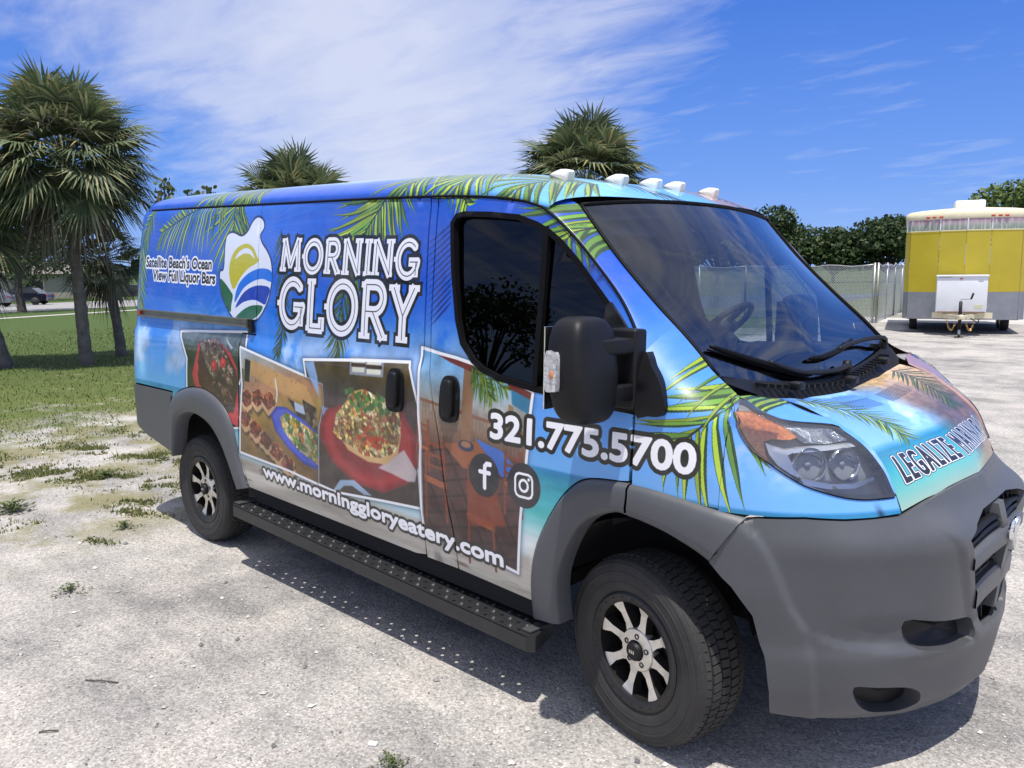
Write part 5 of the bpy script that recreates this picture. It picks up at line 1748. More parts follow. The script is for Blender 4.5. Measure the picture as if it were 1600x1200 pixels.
# ---- door windows: the panes lie on one smooth curved sheet
_w = np.array(DOORWIN)
_A = np.stack([np.ones(len(_w)), _w[:, 0], _w[:, 1]], -1)
_co = np.r_[np.linalg.lstsq(_A, S(_w[:, 0], _w[:, 1]), rcond=None)[0], 0, 0]
_co[3:] = 0.0
_co[0] -= .006


def pane_surf(off):
    return lambda u, v: np.stack([u, -(_co[0] + _co[1] * u + _co[2] * v - .03 * (v - 1.66) ** 2 - .02 * (u + .55) ** 2 + off), v], -1)


gl_in = inset(DOORWIN, .019)
DIV = [(-.522, 1.955), (-.497, 1.955), (-.478, 1.325), (-.503, 1.325)]
for mir in (False, True):
    surf_panel('window_seal', inset(DOORWIN, -.004), [gl_in], .05, side_surf(.0015), YN, .03, M_SEAL, van, None, mirror=mir)
    surf_panel('window_glass', inset(DOORWIN, .014), [], .07, pane_surf(-.010), YN, .003, M_CLEAR if mir else M_TINT, van, None, mirror=mir)
    surf_panel('window_divider', DIV, [], .07, side_surf(.003), YN, .03, M_SEAL, van, None, mirror=mir)
    vent = [(-.460, 1.865), (-.42, 1.835), (-.33, 1.745), (-.255, 1.65), (-.20, 1.56), (-.185, 1.42), (-.455, 1.40)]
    # printed border line of the fixed front pane
    L = catmull(vent, 4, True)
    MB().tube([(p[0], float(pane_surf(-.0125)(np.array([p[0]]), np.array([p[1]]))[0][1]) * (-1 if mir else 1), p[1]) for p in L + L[:1]], .0022, 4).build('pane_border', M_GREYD, van, True)
    sail = [(-.195, 1.655), (-.178, 1.668), (-.018, 1.515), (.018, 1.40), (.016, 1.285), (-.10, 1.283), (-.175, 1.30)]
    surf_panel('mirror_sail', sail, [], .05, side_surf(.012), YN, .03, M_BLACK, van, None, mirror=mir)
    foot = catmull([(.018, 1.495), (.065, 1.45), (.110, 1.395), (.140, 1.325), (.128, 1.285), (.07, 1.278), (.018, 1.283)], 3, True)
    surf_panel('mirror_foot', foot, [], .04, side_surf(.020), YN, .04, M_BLACK, van, None, mirror=mir)


# ---- door mirrors
def superbox(c, s, e=.45, n=28, m=18, taper=None):
    V, F = [], []
    sp = lambda t, e_: math.copysign(abs(t) ** e_, t)
    for i in range(m + 1):
        v = -math.pi / 2 + math.pi * i / m
        for j in range(n):
            u = 2 * math.pi * j / n
            p = [sp(math.cos(v), e) * sp(math.cos(u), e) * s[0] / 2, sp(math.cos(v), e) * sp(math.sin(u), e) * s[1] / 2, sp(math.sin(v), e) * s[2] / 2]
            if taper:
                p = taper(p)
            V.append((p[0] + c[0], p[1] + c[1], p[2] + c[2]))
    for i in range(m):
        for j in range(n):
            F.append((i * n + j, i * n + (j + 1) % n, (i + 1) * n + (j + 1) % n, (i + 1) * n + j))
    return V, F


def door_mirror(sg):
    r = bpy.data.objects.new('door_mirror', None)
    link(r, van)

    def tp(p):
        f = p[2] / .19
        return [p[0] * (1 - .16 * f * f) - .014 * f, p[1] * (1.0 - .16 * f * f), p[2]]
    V, F = superbox((-.085, -1.185, 1.440), (.175, .235, .372), .44, taper=tp)
    V = [(x, y * -sg, z) for x, y, z in V]
    mesh_obj('mirror_housing', V, F if sg < 0 else [f[::-1] for f in F], M_BLACK, r)
    for z0, hh in ((1.520, .034), (1.355, .036)):
        b = MB().box((-.055, sg * 1.075, z0), (.115, .20, hh * 1.7), Matrix.Rotation(0.10 * sg, 3, 'Z'), .012)
        b.build('mirror_arm', M_BLACK, r, True)
    b = MB().box((-.045, sg * .985, 1.435), (.12, .07, .29), None, .012)
    b.build('mirror_mount', M_BLACK, r, True)
    # reflecting glass on the rear face
    MB().box((-.180, sg * 1.19, 1.445), (.006, .19, .29), None, .002).build('mirror_glass', mat('mirror_silver', (.8, .82, .84), .02, 1.0), r)
    lens = catmull([(-.155, 1.380), (-.150, 1.515), (-.118, 1.522), (-.085, 1.510), (-.083, 1.385), (-.10, 1.370)], 3, True)
    mb = MB()
    for off in (0, .016):
        pass
    mb.prism([(-.118 + (p[0] + .118) * .72, 1.440 + (p[1] - 1.446) * .88) for p in lens], sg * 1.300, sg * 1.322, 'xz')
    auto_smooth(mb.build('signal_lens', mat('clear_ribbed_lens', (.50, .50, .51), .12, coat=.9, vary=.45, vscale=70, bump=.003, bscale=130), r), 40)
    V, F = superbox((-.112, sg * 1.322, 1.430), (.018, .008, .030), .8, 10, 8)
    mesh_obj('signal_bulb', V, F, M_AMBER, r)
    return r


door_mirror(-1)
door_mirror(1).location = (-.27, -.13, 0)      # the far mirror is folded back


# ---- door handles: black oval pulls
def handle(parent, x, z, name='door_handle', mir=1):
    h = bpy.data.objects.new(name, None)
    link(h, parent)
    y = float(S(x, z))
    oval = [(x + .062 * math.copysign(abs(math.cos(a)) ** .7, math.cos(a)) * (1 - .10 * math.sin(a)), z + .102 * math.copysign(abs(math.sin(a)) ** .55, math.sin(a))) for a in np.linspace(0, 2 * math.pi, 33)[:-1]]
    surf_panel('handle_plate', oval, [], .03, side_surf(.012), YN, .014, M_BLACK, h)
    V, F = superbox((x + .012, -y - .028, z + .005), (.062, .034, .165), .5, 18, 12)
    mesh_obj('handle_grip', V, F, M_BLACK, h)
    return h


handle(van, -1.368, 1.222)
handle(van, -.986, 1.222)

# sliding-door rail on the rear quarter
mb = MB()
for z0, hh, dp in ((1.4635, .022, .006), (1.4825, .0045, .020), (1.444, .0055, .022)):
    P = [(x, -(float(S(x, z0)) + dp)) for x in np.linspace(-4.225, -2.72, 12)]
    for (xa, ya), (xb, yb) in zip(P[:-1], P[1:]):
        k = .010 * (xa + 2.72) / -1.5
        mb.add([(xa, ya, z0 - hh), (xb, yb, z0 - hh), (xb, yb, z0 + hh), (xa, ya, z0 + hh), (xa, ya + .03, z0 - hh), (xb, yb + .03, z0 - hh), (xb, yb + .03, z0 + hh), (xa, ya + .03, z0 + hh)],
               [(0, 1, 2, 3), (3, 2, 6, 7), (0, 4, 5, 1)])
mb.add([(-2.72, -1.015, 1.436), (-2.72, -.97, 1.436), (-2.72, -.97, 1.488), (-2.72, -1.015, 1.488)], [(0, 1, 2, 3)])
mb.build('sliding_door_rail', M_ANOD, van)
MB().box((-2.70, -.992, 1.447), (.035, .02, .075)).build('rail_stop', M_BLACK, van)
MB().box((-4.20, -.992, 1.463), (.03, .012, .03)).build('rail_marker', M_TAIL, van)

# ---- roof clearance lamps
M_LAMPB = mat('lamp_base', (.30, .29, .28), .5)
for (px_, y) in ((0, -.604), (1, -.255), (2, 0.0), (3, .22), (4, .604)):
    k = min(range(60), key=lambda i: abs(st[i][1] - (-.655 - .04 * y * y)))
    r = rows  # placeholder to keep names local
    xe, xc, zc = st[k]
    ze = float(ROOF_Z(xe)) + .004
    ye = float(S(xe, ze))
    q = abs(y) / ye
    x = xe + (xc - xe) * (1 - q ** 2)
    z = ze + (zc - ze) * (1 - q ** 6) ** .6
    lamp = bpy.data.objects.new('clearance_lamp', None)
    lamp.location = (x, y, z)
    lamp.rotation_euler = (0, math.radians(20), 0)
    lamp.scale = (.76, .76, .76)
    link(lamp, van)
    prof = [(-.075, 0), (-.075, .010), (-.058, .026), (-.02, .050), (.020, .062), (.040, .064), (.050, .056), (.055, .0)]
    V, F = [], []
    n = len(prof)
    secs = [(-.034, .35, .0), (-.030, .80, 0), (-.020, 1.0, 0), (.020, 1.0, 0), (.030, .80, 0), (.034, .35, 0)]
    for yy_, sc, _ in secs:
        for a, b in prof:
            V.append((a * (.9 + .1 * sc), yy_, b * sc))
    for i in range(len(secs) - 1):
        for j in range(n - 1):
            F.append((i * n + j, i * n + j + 1, (i + 1) * n + j + 1, (i + 1) * n + j))
    F.append(tuple(range(n)))
    F.append(tuple((len(secs) - 1) * n + j for j in range(n))[::-1])
    lens_o = mesh_obj('lamp_lens', V, F, M_PILL, lamp)
    auto_smooth(lens_o, 45)
    MB().box((-.010, 0, -.004), (.138, .074, .016), None, .004).build('lamp_base', M_LAMPB, lamp)

# ---- wheels
def make_wheel(name, loc, rz, mirror=1):
    """axle along y; outer face at -y"""
    w = bpy.data.objects.new(name, None)
    w.location = loc
    w.rotation_euler = (0, 0, rz)
    link(w, van)
    return w


def wheel_parts(w):
    Rt = .356
    prof = [(.222, -.098), (.232, -.106), (.255, -.111), (.290, -.116), (.318, -.114), (.336, -.106), (.344, -.094), (.347, -.085), (.347, .098), (.344, .107), (.336, .119), (.315, .127), (.285, .129), (.25, .123), (.222, .098)]
    tyre = MB().lathe(prof, 64)
    t = tyre.build('tyre', M_TYRE, w, True)
    # sidewall rings
    for r0, h in ((.300, -.1165), (.262, -.1128), (.328, -.1108)):
        MB().lathe([(r0 - .004, h + .001), (r0 - .002, h - .0012), (r0 + .002, h - .0012), (r0 + .004, h + .001)], 64).build('sidewall_rib', M_TYRE, w, True)
    # tread blocks
    tb = MB()
    N = 68
    for row, (y0, y1, sh) in enumerate(((-.100, -.064, 0), (-.056, -.020, .35), (-.012, .025, .7), (.033, .069, .2), (.077, .113, .55))):
        for k in range(N):
            a0 = 2 * math.pi * (k + sh) / N
            a1 = a0 + 2 * math.pi / N * .80
            sk = .012 if row in (1, 3) else -.010
            rr0, rr1 = .338, Rt - (.004 if row in (0, 4) else 0)
            vs = []
            for rr in (rr0, rr1):
                for (a, y) in ((a0, y0), (a1, y0), (a1 + sk, y1), (a0 + sk, y1)):
                    r2 = rr - (.010 if (row == 0 and y == y0) or (row == 4 and y == y1) else 0)
                    vs.append((r2 * math.cos(a), y, r2 * math.sin(a)))
            tb.add(vs, [(4, 5, 6, 7), (0, 1, 5, 4), (1, 2, 6, 5), (2, 3, 7, 6), (3, 0, 4, 7)])
    tb.build('tread', M_TREAD, w, kind='stuff')
    # rim: lip ring, barrel, spokes
    lip = MB().lathe([(.223, -.092), (.224, -.103), (.216, -.108), (.190, -.104), (.184, -.098), (.184, -.060), (.178, .02), (.178, .09)], 64)
    auto_smooth(lip.build('rim', M_RIM, w), 40)
    for k in range(24):
        a = 2 * math.pi * k / 24
        MB().lathe([(.001, -.003), (.0035, -.002), (.004, .002)], 6, 'y', (.204 * math.cos(a), -.106, .204 * math.sin(a))).build('rim_bolt', M_RIM, w)
    disc = MB().lathe([(.001, -.020), (.178, -.012), (.178, .0), (.001, -.004)], 40)
    disc.build('brake_disc', mat('brake_disc', (.045, .042, .04), .5, .6), w, True)
    for k in range(8):
        a = 2 * math.pi * (k + .30) / 8
        # spoke: narrow at the hub, flared at the lip, machined face with dark flanks
        P = [(.070, -.024), (.105, -.0150), (.145, -.0150), (.178, -.027), (.190, -.028)]
        f_face, f_side = [], []
        V = []
        for r, hw in P:
            y = -.078 - .012 * ((r - .06) / .128) + .010 * math.sin(math.pi * (r - .06) / .128)
            for s in (-1, 1):
                V.append((r, y, s * abs(hw)))
        for r, hw in P:
            for s in (-1, 1):
                V.append((r, -.040, s * (abs(hw) + .006)))
        n = len(P)
        F, fm = [], []
        for i in range(n - 1):
            F.append((2 * i, 2 * i + 1, 2 * i + 3, 2 * i + 2))
            fm.append(0)
            F.append((2 * i, 2 * i + 2, 2 * n + 2 * i + 2, 2 * n + 2 * i))
            fm.append(1)
            F.append((2 * i + 1, 2 * n + 2 * i + 1, 2 * n + 2 * i + 3, 2 * i + 3))
            fm.append(1)
        R = Matrix.Rotation(a, 3, 'Y')
        mesh_obj('spoke', [tuple(R @ Vector(q)) for q in V], F, None, w, False, mats=[M_ALU, M_RIM], fmat=fm)
    hub = MB().lathe([(.082, -.045), (.082, -.076), (.078, -.081), (.040, -.085), (.036, -.075), (.001, -.072)], 40)
    auto_smooth(hub.build('hub_face', M_ALU, w), 40)
    cap = MB().lathe([(.036, -.074), (.036, -.098), (.031, -.104), (.001, -.106)], 28)
    auto_smooth(cap.build('hub_cap', M_BLACK, w), 40)
    for k in range(3):
        MB().box((-.010 + .010 * k, -.1065, .0), (.005, .002, .012)).build('cap_letter', M_ALU, w)
    for k in range(5):
        a = 2 * math.pi * (k + .2) / 5
        MB().lathe([(.011, -.070), (.011, -.086), (.007, -.086), (.006, -.076), (.001, -.076)], 10, 'y', (.055 * math.cos(a), 0, .055 * math.sin(a))).build('lug_nut', M_RIM, w)


YA = .838
w0 = make_wheel('wheel', (0, -YA, .352), -.210)
wheel_parts(w0)
for (x, y, rz) in ((-3.454, -YA, 0), (0, YA, math.pi - .210), (-3.454, YA, math.pi)):
    w = copy_tree(w0, van)
    w.location = (x, y, .352)
    w.rotation_euler = (0, 0, rz)
    for i, ch in enumerate(w.children):
        pass

# wheel-well liners
for x in (0, -3.454):
    for sg in (-1, 1):
        rows = []
        for a in np.linspace(18, 162, 24):
            t = math.radians(a)
            R = .47 if x == 0 else .50
            cx, cz2 = x + R * math.cos(t), .40 + R * math.sin(t)
            rows.append([(cx, sg * .93, cz2), (cx, sg * .60, cz2), (x + .02 * math.cos(t), sg * .60, .45)])
        if x == 0:
            rows = [[(p[0], p[1] * (.955 if p[0] > .2 else 1), p[2]) for p in r] for r in rows]
        loft('wheel_well_liner', rows, M_DARK, van)
# floor pan and under-body
MB().box((-1.75, 0, .43), (2.4, 1.80, .06)).build('floor_pan', M_DARK, van)
MB().box((-3.65, 0, .62), (1.4, 1.10, .05)).build('rear_floor_pan', M_DARK, van)
MB().box((.35, 0, .50), (.85, 1.1, .10)).build('engine_tray', M_DARK, van)
for sg in (-1, 1):
    mb = MB()
    P = [(x, sg * .955) for x in np.linspace(-2.76, -.50, 8)]
    for (xa, ya), (xb, yb) in zip(P[:-1], P[1:]):
        za, zb = SILL(xa) + .006, SILL(xb) + .006
        mb.add([(xa, ya, za - .09), (xb, yb, zb - .09), (xb, yb, zb), (xa, ya, za), (xa, ya - sg * .2, za - .07), (xb, yb - sg * .2, zb - .07)], [(0, 1, 2, 3), (0, 4, 5, 1)])
    mb.build('sill', M_DARK, van)
for x in (0, -3.454):
    MB().tube([(x, -.75, .36), (x, .75, .36)], .05, 10).build('axle', M_DARK, van)
MB().tube([(-3.3, .3, .33), (-2.0, .25, .32), (-.8, .2, .32)], .035, 8).build('exhaust', mat('exhaust_steel', (.20, .18, .16), .5, .7), van)

# ---- running board with punched tread holes
RB0, RB1 = (-2.885, .398), (-.405, .318)
rbz = lambda x: RB0[1] + (RB1[1] - RB0[1]) * (x - RB0[0]) / (RB1[0] - RB0[0])
rb = bpy.data.objects.new('running_board', None)
link(rb, van)
holes, bumps = [], []
nx = 46
for i in range(nx):
    for j, y in enumerate((-1.035, -.985, -.935)):
        if (i + j) % 2 == 0:
            continue
        x = -2.80 + (i + .5) * 2.30 / nx
        holes.append([(x + .009 * math.cos(a), y + .009 * math.sin(a)) for a in np.linspace(0, 2 * math.pi, 9)[:-1]])
for i in range(nx):
    for j, y in enumerate((-1.035, -.985, -.935)):
        if (i + j) % 2 == 1:
            continue
        bumps.append((-2.80 + (i + .5) * 2.30 / nx, y))
plate = [(-2.87, -.86), (-2.87, -1.045), (-2.84, -1.062), (-.46, -1.062), (-.43, -1.040), (-.50, -.86)]
P, T = cdt_panel(plate, holes, .12)
X = np.stack([P[:, 0], P[:, 1], np.array([rbz(x) for x in P[:, 0]])], -1)
Xb = X - np.array([0, 0, .004])
n = len(X)
F = [tuple(t) for t in T] + [(t[2] + n, t[1] + n, t[0] + n) for t in T]
for a, b in boundary_edges(T):
    F.append((b, a, a + n, b + n))
mesh_obj('tread_plate', np.vstack([X, Xb]), F, M_STEEL, rb, False)
mb = MB()
for x, y in bumps:
    mb.lathe([(.012, 0), (.009, .005), (.006, .0055), (.004, .002)], 8, 'z', (x, y, rbz(x)))
mb.build('tread_bumps', mat('worn_tread_metal', (.06, .06, .064), .45, .4, vary=.4, vscale=60), rb, True, kind='stuff')
mb = MB()
for (xa, ya), (xb, yb) in (((-2.87, -.86), (-2.87, -1.045)), ((-2.87, -1.045), (-2.84, -1.062)), ((-2.84, -1.062), (-.46, -1.062)), ((-.46, -1.062), (-.43, -1.04)), ((-.43, -1.04), (-.50, -.86))):
    za, zb = rbz(xa), rbz(xb)
    mb.add([(xa, ya, za - .065), (xb, yb, zb - .065), (xb, yb, zb + .002), (xa, ya, za + .002), (xa, ya + .006, za - .065), (xb, yb + .006, zb - .065), (xb, yb + .006, zb), (xa, ya + .006, za)],
           [(0, 1, 2, 3), (5, 4, 7, 6), (0, 4, 5, 1), (3, 2, 6, 7)])
mb.build('board_lip', M_STEEL, rb)
for x in (-2.6, -1.7, -.75):
    MB().box((x, -.92, rbz(x) - .035), (.06, .26, .05)).build('board_bracket', M_STEEL, rb)
MB().box((-2.84, -.955, rbz(-2.84) + .006), (.055, .17, .012), None, .004).build('board_end_cap', M_GREYD, rb)
MB().box((-.485, -.965, rbz(-.485) + .006), (.05, .14, .012), None, .004).build('board_end_cap', M_GREYD, rb)

# ---- cab interior
dash = []
for y in np.linspace(-.86, .86, 25):
    b = ws_point(0, -y / .90, -.02)
    hump = .05 * math.exp(-((y - .42) / .22) ** 2)
    ctr = .03 * math.exp(-(y / .20) ** 2)
    dash.append([(b[0], y, b[2] - .01), (b[0] - .16, y, 1.385 + .3 * hump), (b[0] - .30, y, 1.395 + hump + ctr), (b[0] - .42, y, 1.385 + hump + ctr), (b[0] - .48, y, 1.31 + ctr), (b[0] - .48, y, 1.05), (b[0] - .40, y, .80)])
loft('dashboard', dash, M_INT, van, flip=True)
MB().box((.02, -.50, 1.408), (.12, .05, .004), Matrix.Rotation(.5, 3, 'Z')).build('dash_paper', mat('dash_paper', (.8, .8, .74), .7), van)
MB().box((-.02, -.30, 1.425), (.05, .04, .06), None, .01).build('dash_bottle', mat('rust_brown_plastic', (.22, .09, .05), .4), van, True)
MB().box((-.05, -.42, 1.402), (.22, .34, .03), None, .01).build('dash_tray', M_INT, van, True)
MB().box((-.08, .0, 1.43), (.12, .20, .09), None, .02).build('dash_pod', M_INT, van, True)
sw = bpy.data.objects.new('steering_wheel', None)
sw.location = (-.50, .42, 1.48)
sw.rotation_euler = (0, math.radians(-42), 0)
link(sw, van)
ring = [(.19 * math.cos(a), .19 * math.sin(a), 0) for a in np.linspace(0, 2 * math.pi, 37)]
MB().tube(ring, .016, 8, False).build('wheel_rim', M_INT, sw, True)
MB().box((0, 0, -.01), (.13, .16, .05), None, .02).build('wheel_hub', M_INT, sw, True)
for a in (0, 2.3, 4.0):
    MB().tube([(.05 * math.cos(a), .05 * math.sin(a), 0), (.18 * math.cos(a), .18 * math.sin(a), 0)], .016, 6).build('wheel_spoke', M_INT, sw, True)
MB().tube([(-.48, .42, 1.46), (-.16, .42, 1.20)], .035, 8).build('steering_column', M_INT, van, True)
for y, wd in ((.45, .52), (-.36, .86)):
    seat = bpy.data.objects.new('seat', None)
    seat.location = (-.86, y, 0)
    link(seat, van)
    V, F = superbox((.10, 0, .86), (.52, wd, .20), .4)
    mesh_obj('seat_cushion', V, F, M_SEAT, seat)
    V, F = superbox((-.17, 0, 1.20), (.17, wd, .66), .4)
    mesh_obj('seat_back', V, F, M_SEAT, seat)
    for k in ((0,) if wd < .6 else (-.22, .22)):
        V, F = superbox((-.22, k, 1.62), (.11, .26, .18), .5)
        mesh_obj('head_rest', V, F, M_SEAT, seat)
        MB().tube([(-.20, k, 1.45), (-.22, k, 1.60)], .02, 6).build('head_rest_post', M_DARK, seat)
# partition behind the seats and the headliner
MB().box((-1.28, 0, 1.30), (.03, 1.80, 1.60)).build('bulkhead', M_DARK, van)
hl = [[(xe + (xc - xe) * (1 - s * s) - .02, s * .84, min(zc, 2.22) - .07 - .06 * s * s) for s in np.linspace(-1, 1, 13)] for xe, xc, zc in st if xe > -1.4]
loft('headliner', hl, mat('headliner_cloth', (.30, .30, .30), .9), van, flip=True)
for y in (-.42, .42):
    MB().box((-.56, y, 1.985), (.16, .42, .02), Matrix.Rotation(math.radians(38), 3, 'Y'), .008).build('sun_visor', mat('visor_cloth', (.32, .32, .33), .85), van)
MB().box((-.42, .02, 1.92), (.05, .26, .085), None, .02).build('rear_view_mirror', M_INT, van, True)


# ---- final fairing of the whole body: a gentle cubic adjustment of length and height, the same on both sides
FORM_X = [0.032067, 0.016255, 0.000315, -0.000017, 0.045326, -0.001570, 0.000681, -0.007304, 0.005993, -0.010228, 0.971273, -0.009882, 0.000243, 0.010739, 0.005725, -0.002395, -0.008486, 0.000379, 0.004313, 0.000164]
FORM_Z = [-0.055717, 1.025747, -0.011017, 0.000242, -0.038643, 0.003704, 0.005072, 0.012048, -0.007785, -0.001240, -0.001847, -0.009342, 0.000384, -0.006541, 0.004269, 0.000908, -0.000065, 0.000158, -0.000004, -0.000001]


def faired(P):
    x, y, z = P[:, 0], -np.abs(P[:, 1]), P[:, 2]
    F = [x ** i * y ** j * z ** k for i in range(4) for j in range(4 - i) for k in range(4 - i - j)]
    F = np.stack(F, -1)
    return np.stack([F @ np.array(FORM_X), P[:, 1], F @ np.array(FORM_Z)], -1)


def fair_tree(o):
    for ch in o.children:
        if ch.name.split('.')[0] in ('wheel', 'axle'):
            continue
        if ch.type == 'MESH':
            n = len(ch.data.vertices)
            co = np.empty(n * 3, np.float32)
            ch.data.vertices.foreach_get('co', co)
            M = np.array(ch.matrix_world)
            W = co.reshape(-1, 3).astype(float) @ M[:3, :3].T + M[:3, 3]
            W = faired(W)
            L = (W - M[:3, 3]) @ np.linalg.inv(M[:3, :3]).T
            ch.data.vertices.foreach_set('co', L.astype(np.float32).ravel())
            ch.data.update()
        fair_tree(ch)


bpy.context.view_layer.update()
fair_tree(van)

# ------------------------------------------------------------------ ground
def ground_mat():
    m = bpy.data.materials.new('gravel_and_turf_ground')
    m.use_nodes = True
    t = m.node_tree
    b = t.nodes['Principled BSDF']
    b.inputs['Roughness'].default_value = 0.95
    b.inputs['Specular IOR Level'].default_value = 0.15
    g = _n(t, 'ShaderNodeNewGeometry')
    sp = _n(t, 'ShaderNodeSeparateXYZ')
    t.links.new(g.outputs['Position'], sp.inputs[0])
    pos = g.outputs['Position']

    def nz(scale, det=5.0, rough=.6, dist=0.0, vec=pos):
        q = _n(t, 'ShaderNodeTexNoise', inputs={'Scale': scale, 'Detail': det, 'Roughness': rough, 'Distortion': dist})
        t.links.new(vec, q.inputs['Vector'])
        return q.outputs[0]
    # crushed shell and gravel
    vor = _n(t, 'ShaderNodeTexVoronoi', inputs={'Scale': 105.0, 'Randomness': 1.0})
    t.links.new(pos, vor.inputs['Vector'])
    vor2 = _n(t, 'ShaderNodeTexVoronoi', inputs={'Scale': 210.0, 'Randomness': 1.0})
    t.links.new(pos, vor2.inputs['Vector'])
    hsv = _n(t, 'ShaderNodeSeparateColor')
    t.links.new(vor.outputs['Color'], hsv.inputs[0])
    big = nz(.55, 4, .55)
    mid = nz(2.6, 6, .62)
    fine = nz(38, 6, .7)
    # tyre-swept streaks along the lot
    mp = _n(t, 'ShaderNodeMapping', inputs={'Scale': (.22, 1.7, 1.0), 'Rotation': (0, 0, math.radians(28))})
    t.links.new(pos, mp.inputs[0])
    streak = nz(1.3, 5, .6, .6, mp.outputs[0])
    pale = (.575, .545, .508)
    grey = (.27, .262, .254)
    c = _mix(t, _ramp(t, _math(t, 'ADD', _math(t, 'MULTIPLY', big, .45), _math(t, 'ADD', _math(t, 'MULTIPLY', mid, .35), _math(t, 'MULTIPLY', streak, .3))), [(.44, 0.0), (.62, 1.0)]), grey, pale)
    c = _mix(t, _ramp(t, mid, [(.5, 0.0), (.75, .35)]), c, (.50, .43, .38))
    stone = _ramp(t, hsv.outputs[0], [(0.0, .50), (.35, .88), (.7, 1.0), (1.0, 1.32)])
    c = _mix(t, .75, c, _mix(t, 1.0, c, stone, 'MULTIPLY'))
    grain = _ramp(t, fine, [(.30, .72), (.55, 1.0), (.75, 1.12)])
    c = _mix(t, .8, c, _mix(t, 1.0, c, grain, 'MULTIPLY'))
    gaps = _ramp(t, vor.outputs['Distance'], [(.0, 1.0), (.45, .97), (.75, .68)])
    c = _mix(t, .55, c, _mix(t, 1.0, c, gaps, 'MULTIPLY'))
    # lawn beyond the lot
    edge = _math(t, 'ADD', _math(t, 'ADD', sp.outputs[0], 8.0), _math(t, 'MULTIPLY', sp.outputs[1], -.03))
    wob = _math(t, 'ADD', _math(t, 'MULTIPLY', _math(t, 'SUBTRACT', nz(.7, 5, .65), .5), 7.0), _math(t, 'MULTIPLY', _math(t, 'SUBTRACT', nz(3.2, 4, .6), .5), 5.0))
    f = _ramp(t, _math(t, 'MULTIPLY', _math(t, 'ADD', edge, wob), -.25), [(.0, 0.0), (.55, 1.0)])
    turf = _mix(t, _ramp(t, nz(.6, 5, .6), [(.35, 0.0), (.7, 1.0)]), (.060, .105, .022), (.115, .150, .040))
    turf = _mix(t, _ramp(t, nz(14, 5, .7), [(.35, 0.0), (.7, .55)]), turf, (.19, .18, .075))
    turf = _mix(t, _ramp(t, nz(2.1, 4, .6), [(.62, 0.0), (.74, .7)]), turf, (.40, .36, .28))
    far = _ramp(t, _math(t, 'MULTIPLY', sp.outputs[0], -.02), [(.22, 0.0), (.36, 1.0)])
    turf = _mix(t, far, turf, _mix(t, nz(3.0, 3, .6), (.052, .090, .024), (.088, .125, .038)))
    # scattered weedy patches out on the gravel
    wf = _math(t, 'MULTIPLY', _ramp(t, nz(1.15, 6, .68), [(.455, 0.0), (.56, .85)]), _ramp(t, _math(t, 'MULTIPLY', _math(t, 'ADD', sp.outputs[0], 3.6), -.5), [(.0, 0.0), (.45, 1.0)]))
    wf = _math(t, 'MULTIPLY', wf, _ramp(t, _math(t, 'MULTIPLY', sp.outputs[1], .1), [(.25, 1.0), (.45, 0.0)]))
    c = _mix(t, wf, c, (.21, .195, .095))
    t.links.new(_mix(t, f, c, turf), b.inputs['Base Color'])
    h = _math(t, 'ADD', _math(t, 'MULTIPLY', vor.outputs['Distance'], -.006), _math(t, 'ADD', _math(t, 'MULTIPLY', fine, .010), _math(t, 'ADD', _math(t, 'MULTIPLY', mid, .05), _math(t, 'MULTIPLY', vor2.outputs['Distance'], -.003))))
    bp = _n(t, 'ShaderNodeBump', inputs={'Strength': .6, 'Distance': 1.0})
    t.links.new(h, bp.inputs['Height'])
    t.links.new(bp.outputs[0], b.inputs['Normal'])
    return m


def gz(x):
    return -.012 * min(66.0, max(0.0, -24.0 - x))      # the land falls gently towards the road


_V, _F = [], []
for _k, _x in enumerate((1500, -24, -90, -1500)):
    _V += [(_x, -1500, gz(_x)), (_x, 1500, gz(_x))]
    if _k:
        _F.append((2 * _k - 2, 2 * _k - 1, 2 * _k + 1, 2 * _k))
mesh_obj('ground', _V, _F, ground_mat(), smooth=False, kind='structure')


def in_lot(x, y):
    return x + 8.0 - .03 * y


# loose stones on the lot
def pebbles():
    V, F = [], []
    cx, cy = CAM_POS.x, CAM_POS.y
    n = 0
    tries = 0
    while n < 17000 and tries < 80000:
        tries += 1
        r = 1.6 * (9.5 / 1.6) ** rng.random()
        a = rng.uniform(math.radians(70), math.radians(215))
        x, y = cx + r * math.cos(a), cy + r * math.sin(a)
        if in_lot(x, y) < .5 or (abs(y) < .8 and -4.3 < x < .8):
            continue
        s = rng.uniform(.003, .0075) * (1 + (rng.random() < .06) * rng.uniform(.6, 2.2))
        b = len(V)
        rot = rng.random() * 6.28
        ca, sa = math.cos(rot), math.sin(rot)
        for (px, py, pz) in ((1, 0, .2), (0, .8, .25), (-.9, 0, .2), (0, -.85, .2), (.1, .1, .9), (0, 0, -.3)):
            px, py, pz = px * rng.uniform(.7, 1.2), py * rng.uniform(.7, 1.2), pz * rng.uniform(.7, 1.1)
            V.append((x + s * (px * ca - py * sa), y + s * (px * sa + py * ca), s * pz + .001))
        F += [(b, b + 1, b + 4), (b + 1, b + 2, b + 4), (b + 2, b + 3, b + 4), (b + 3, b, b + 4)]
        n += 1
    m = bpy.data.materials.new('loose_stone')
    m.use_nodes = True
    t = m.node_tree
    g = _n(t, 'ShaderNodeNewGeometry')
    t.links.new(_ramp(t, g.outputs['Random Per Island'], [(0.0, (.12, .12, .125)), (.3, (.34, .33, .32)), (.75, (.58, .55, .52)), (1.0, (.74, .72, .69))]), t.nodes['Principled BSDF'].inputs['Base Color'])
    t.nodes['Principled BSDF'].inputs['Roughness'].default_value = .9
    mesh_obj('loose_gravel', V, F, m, smooth=False, kind='stuff', label='pale loose gravel scattered over the lot')


pebbles()


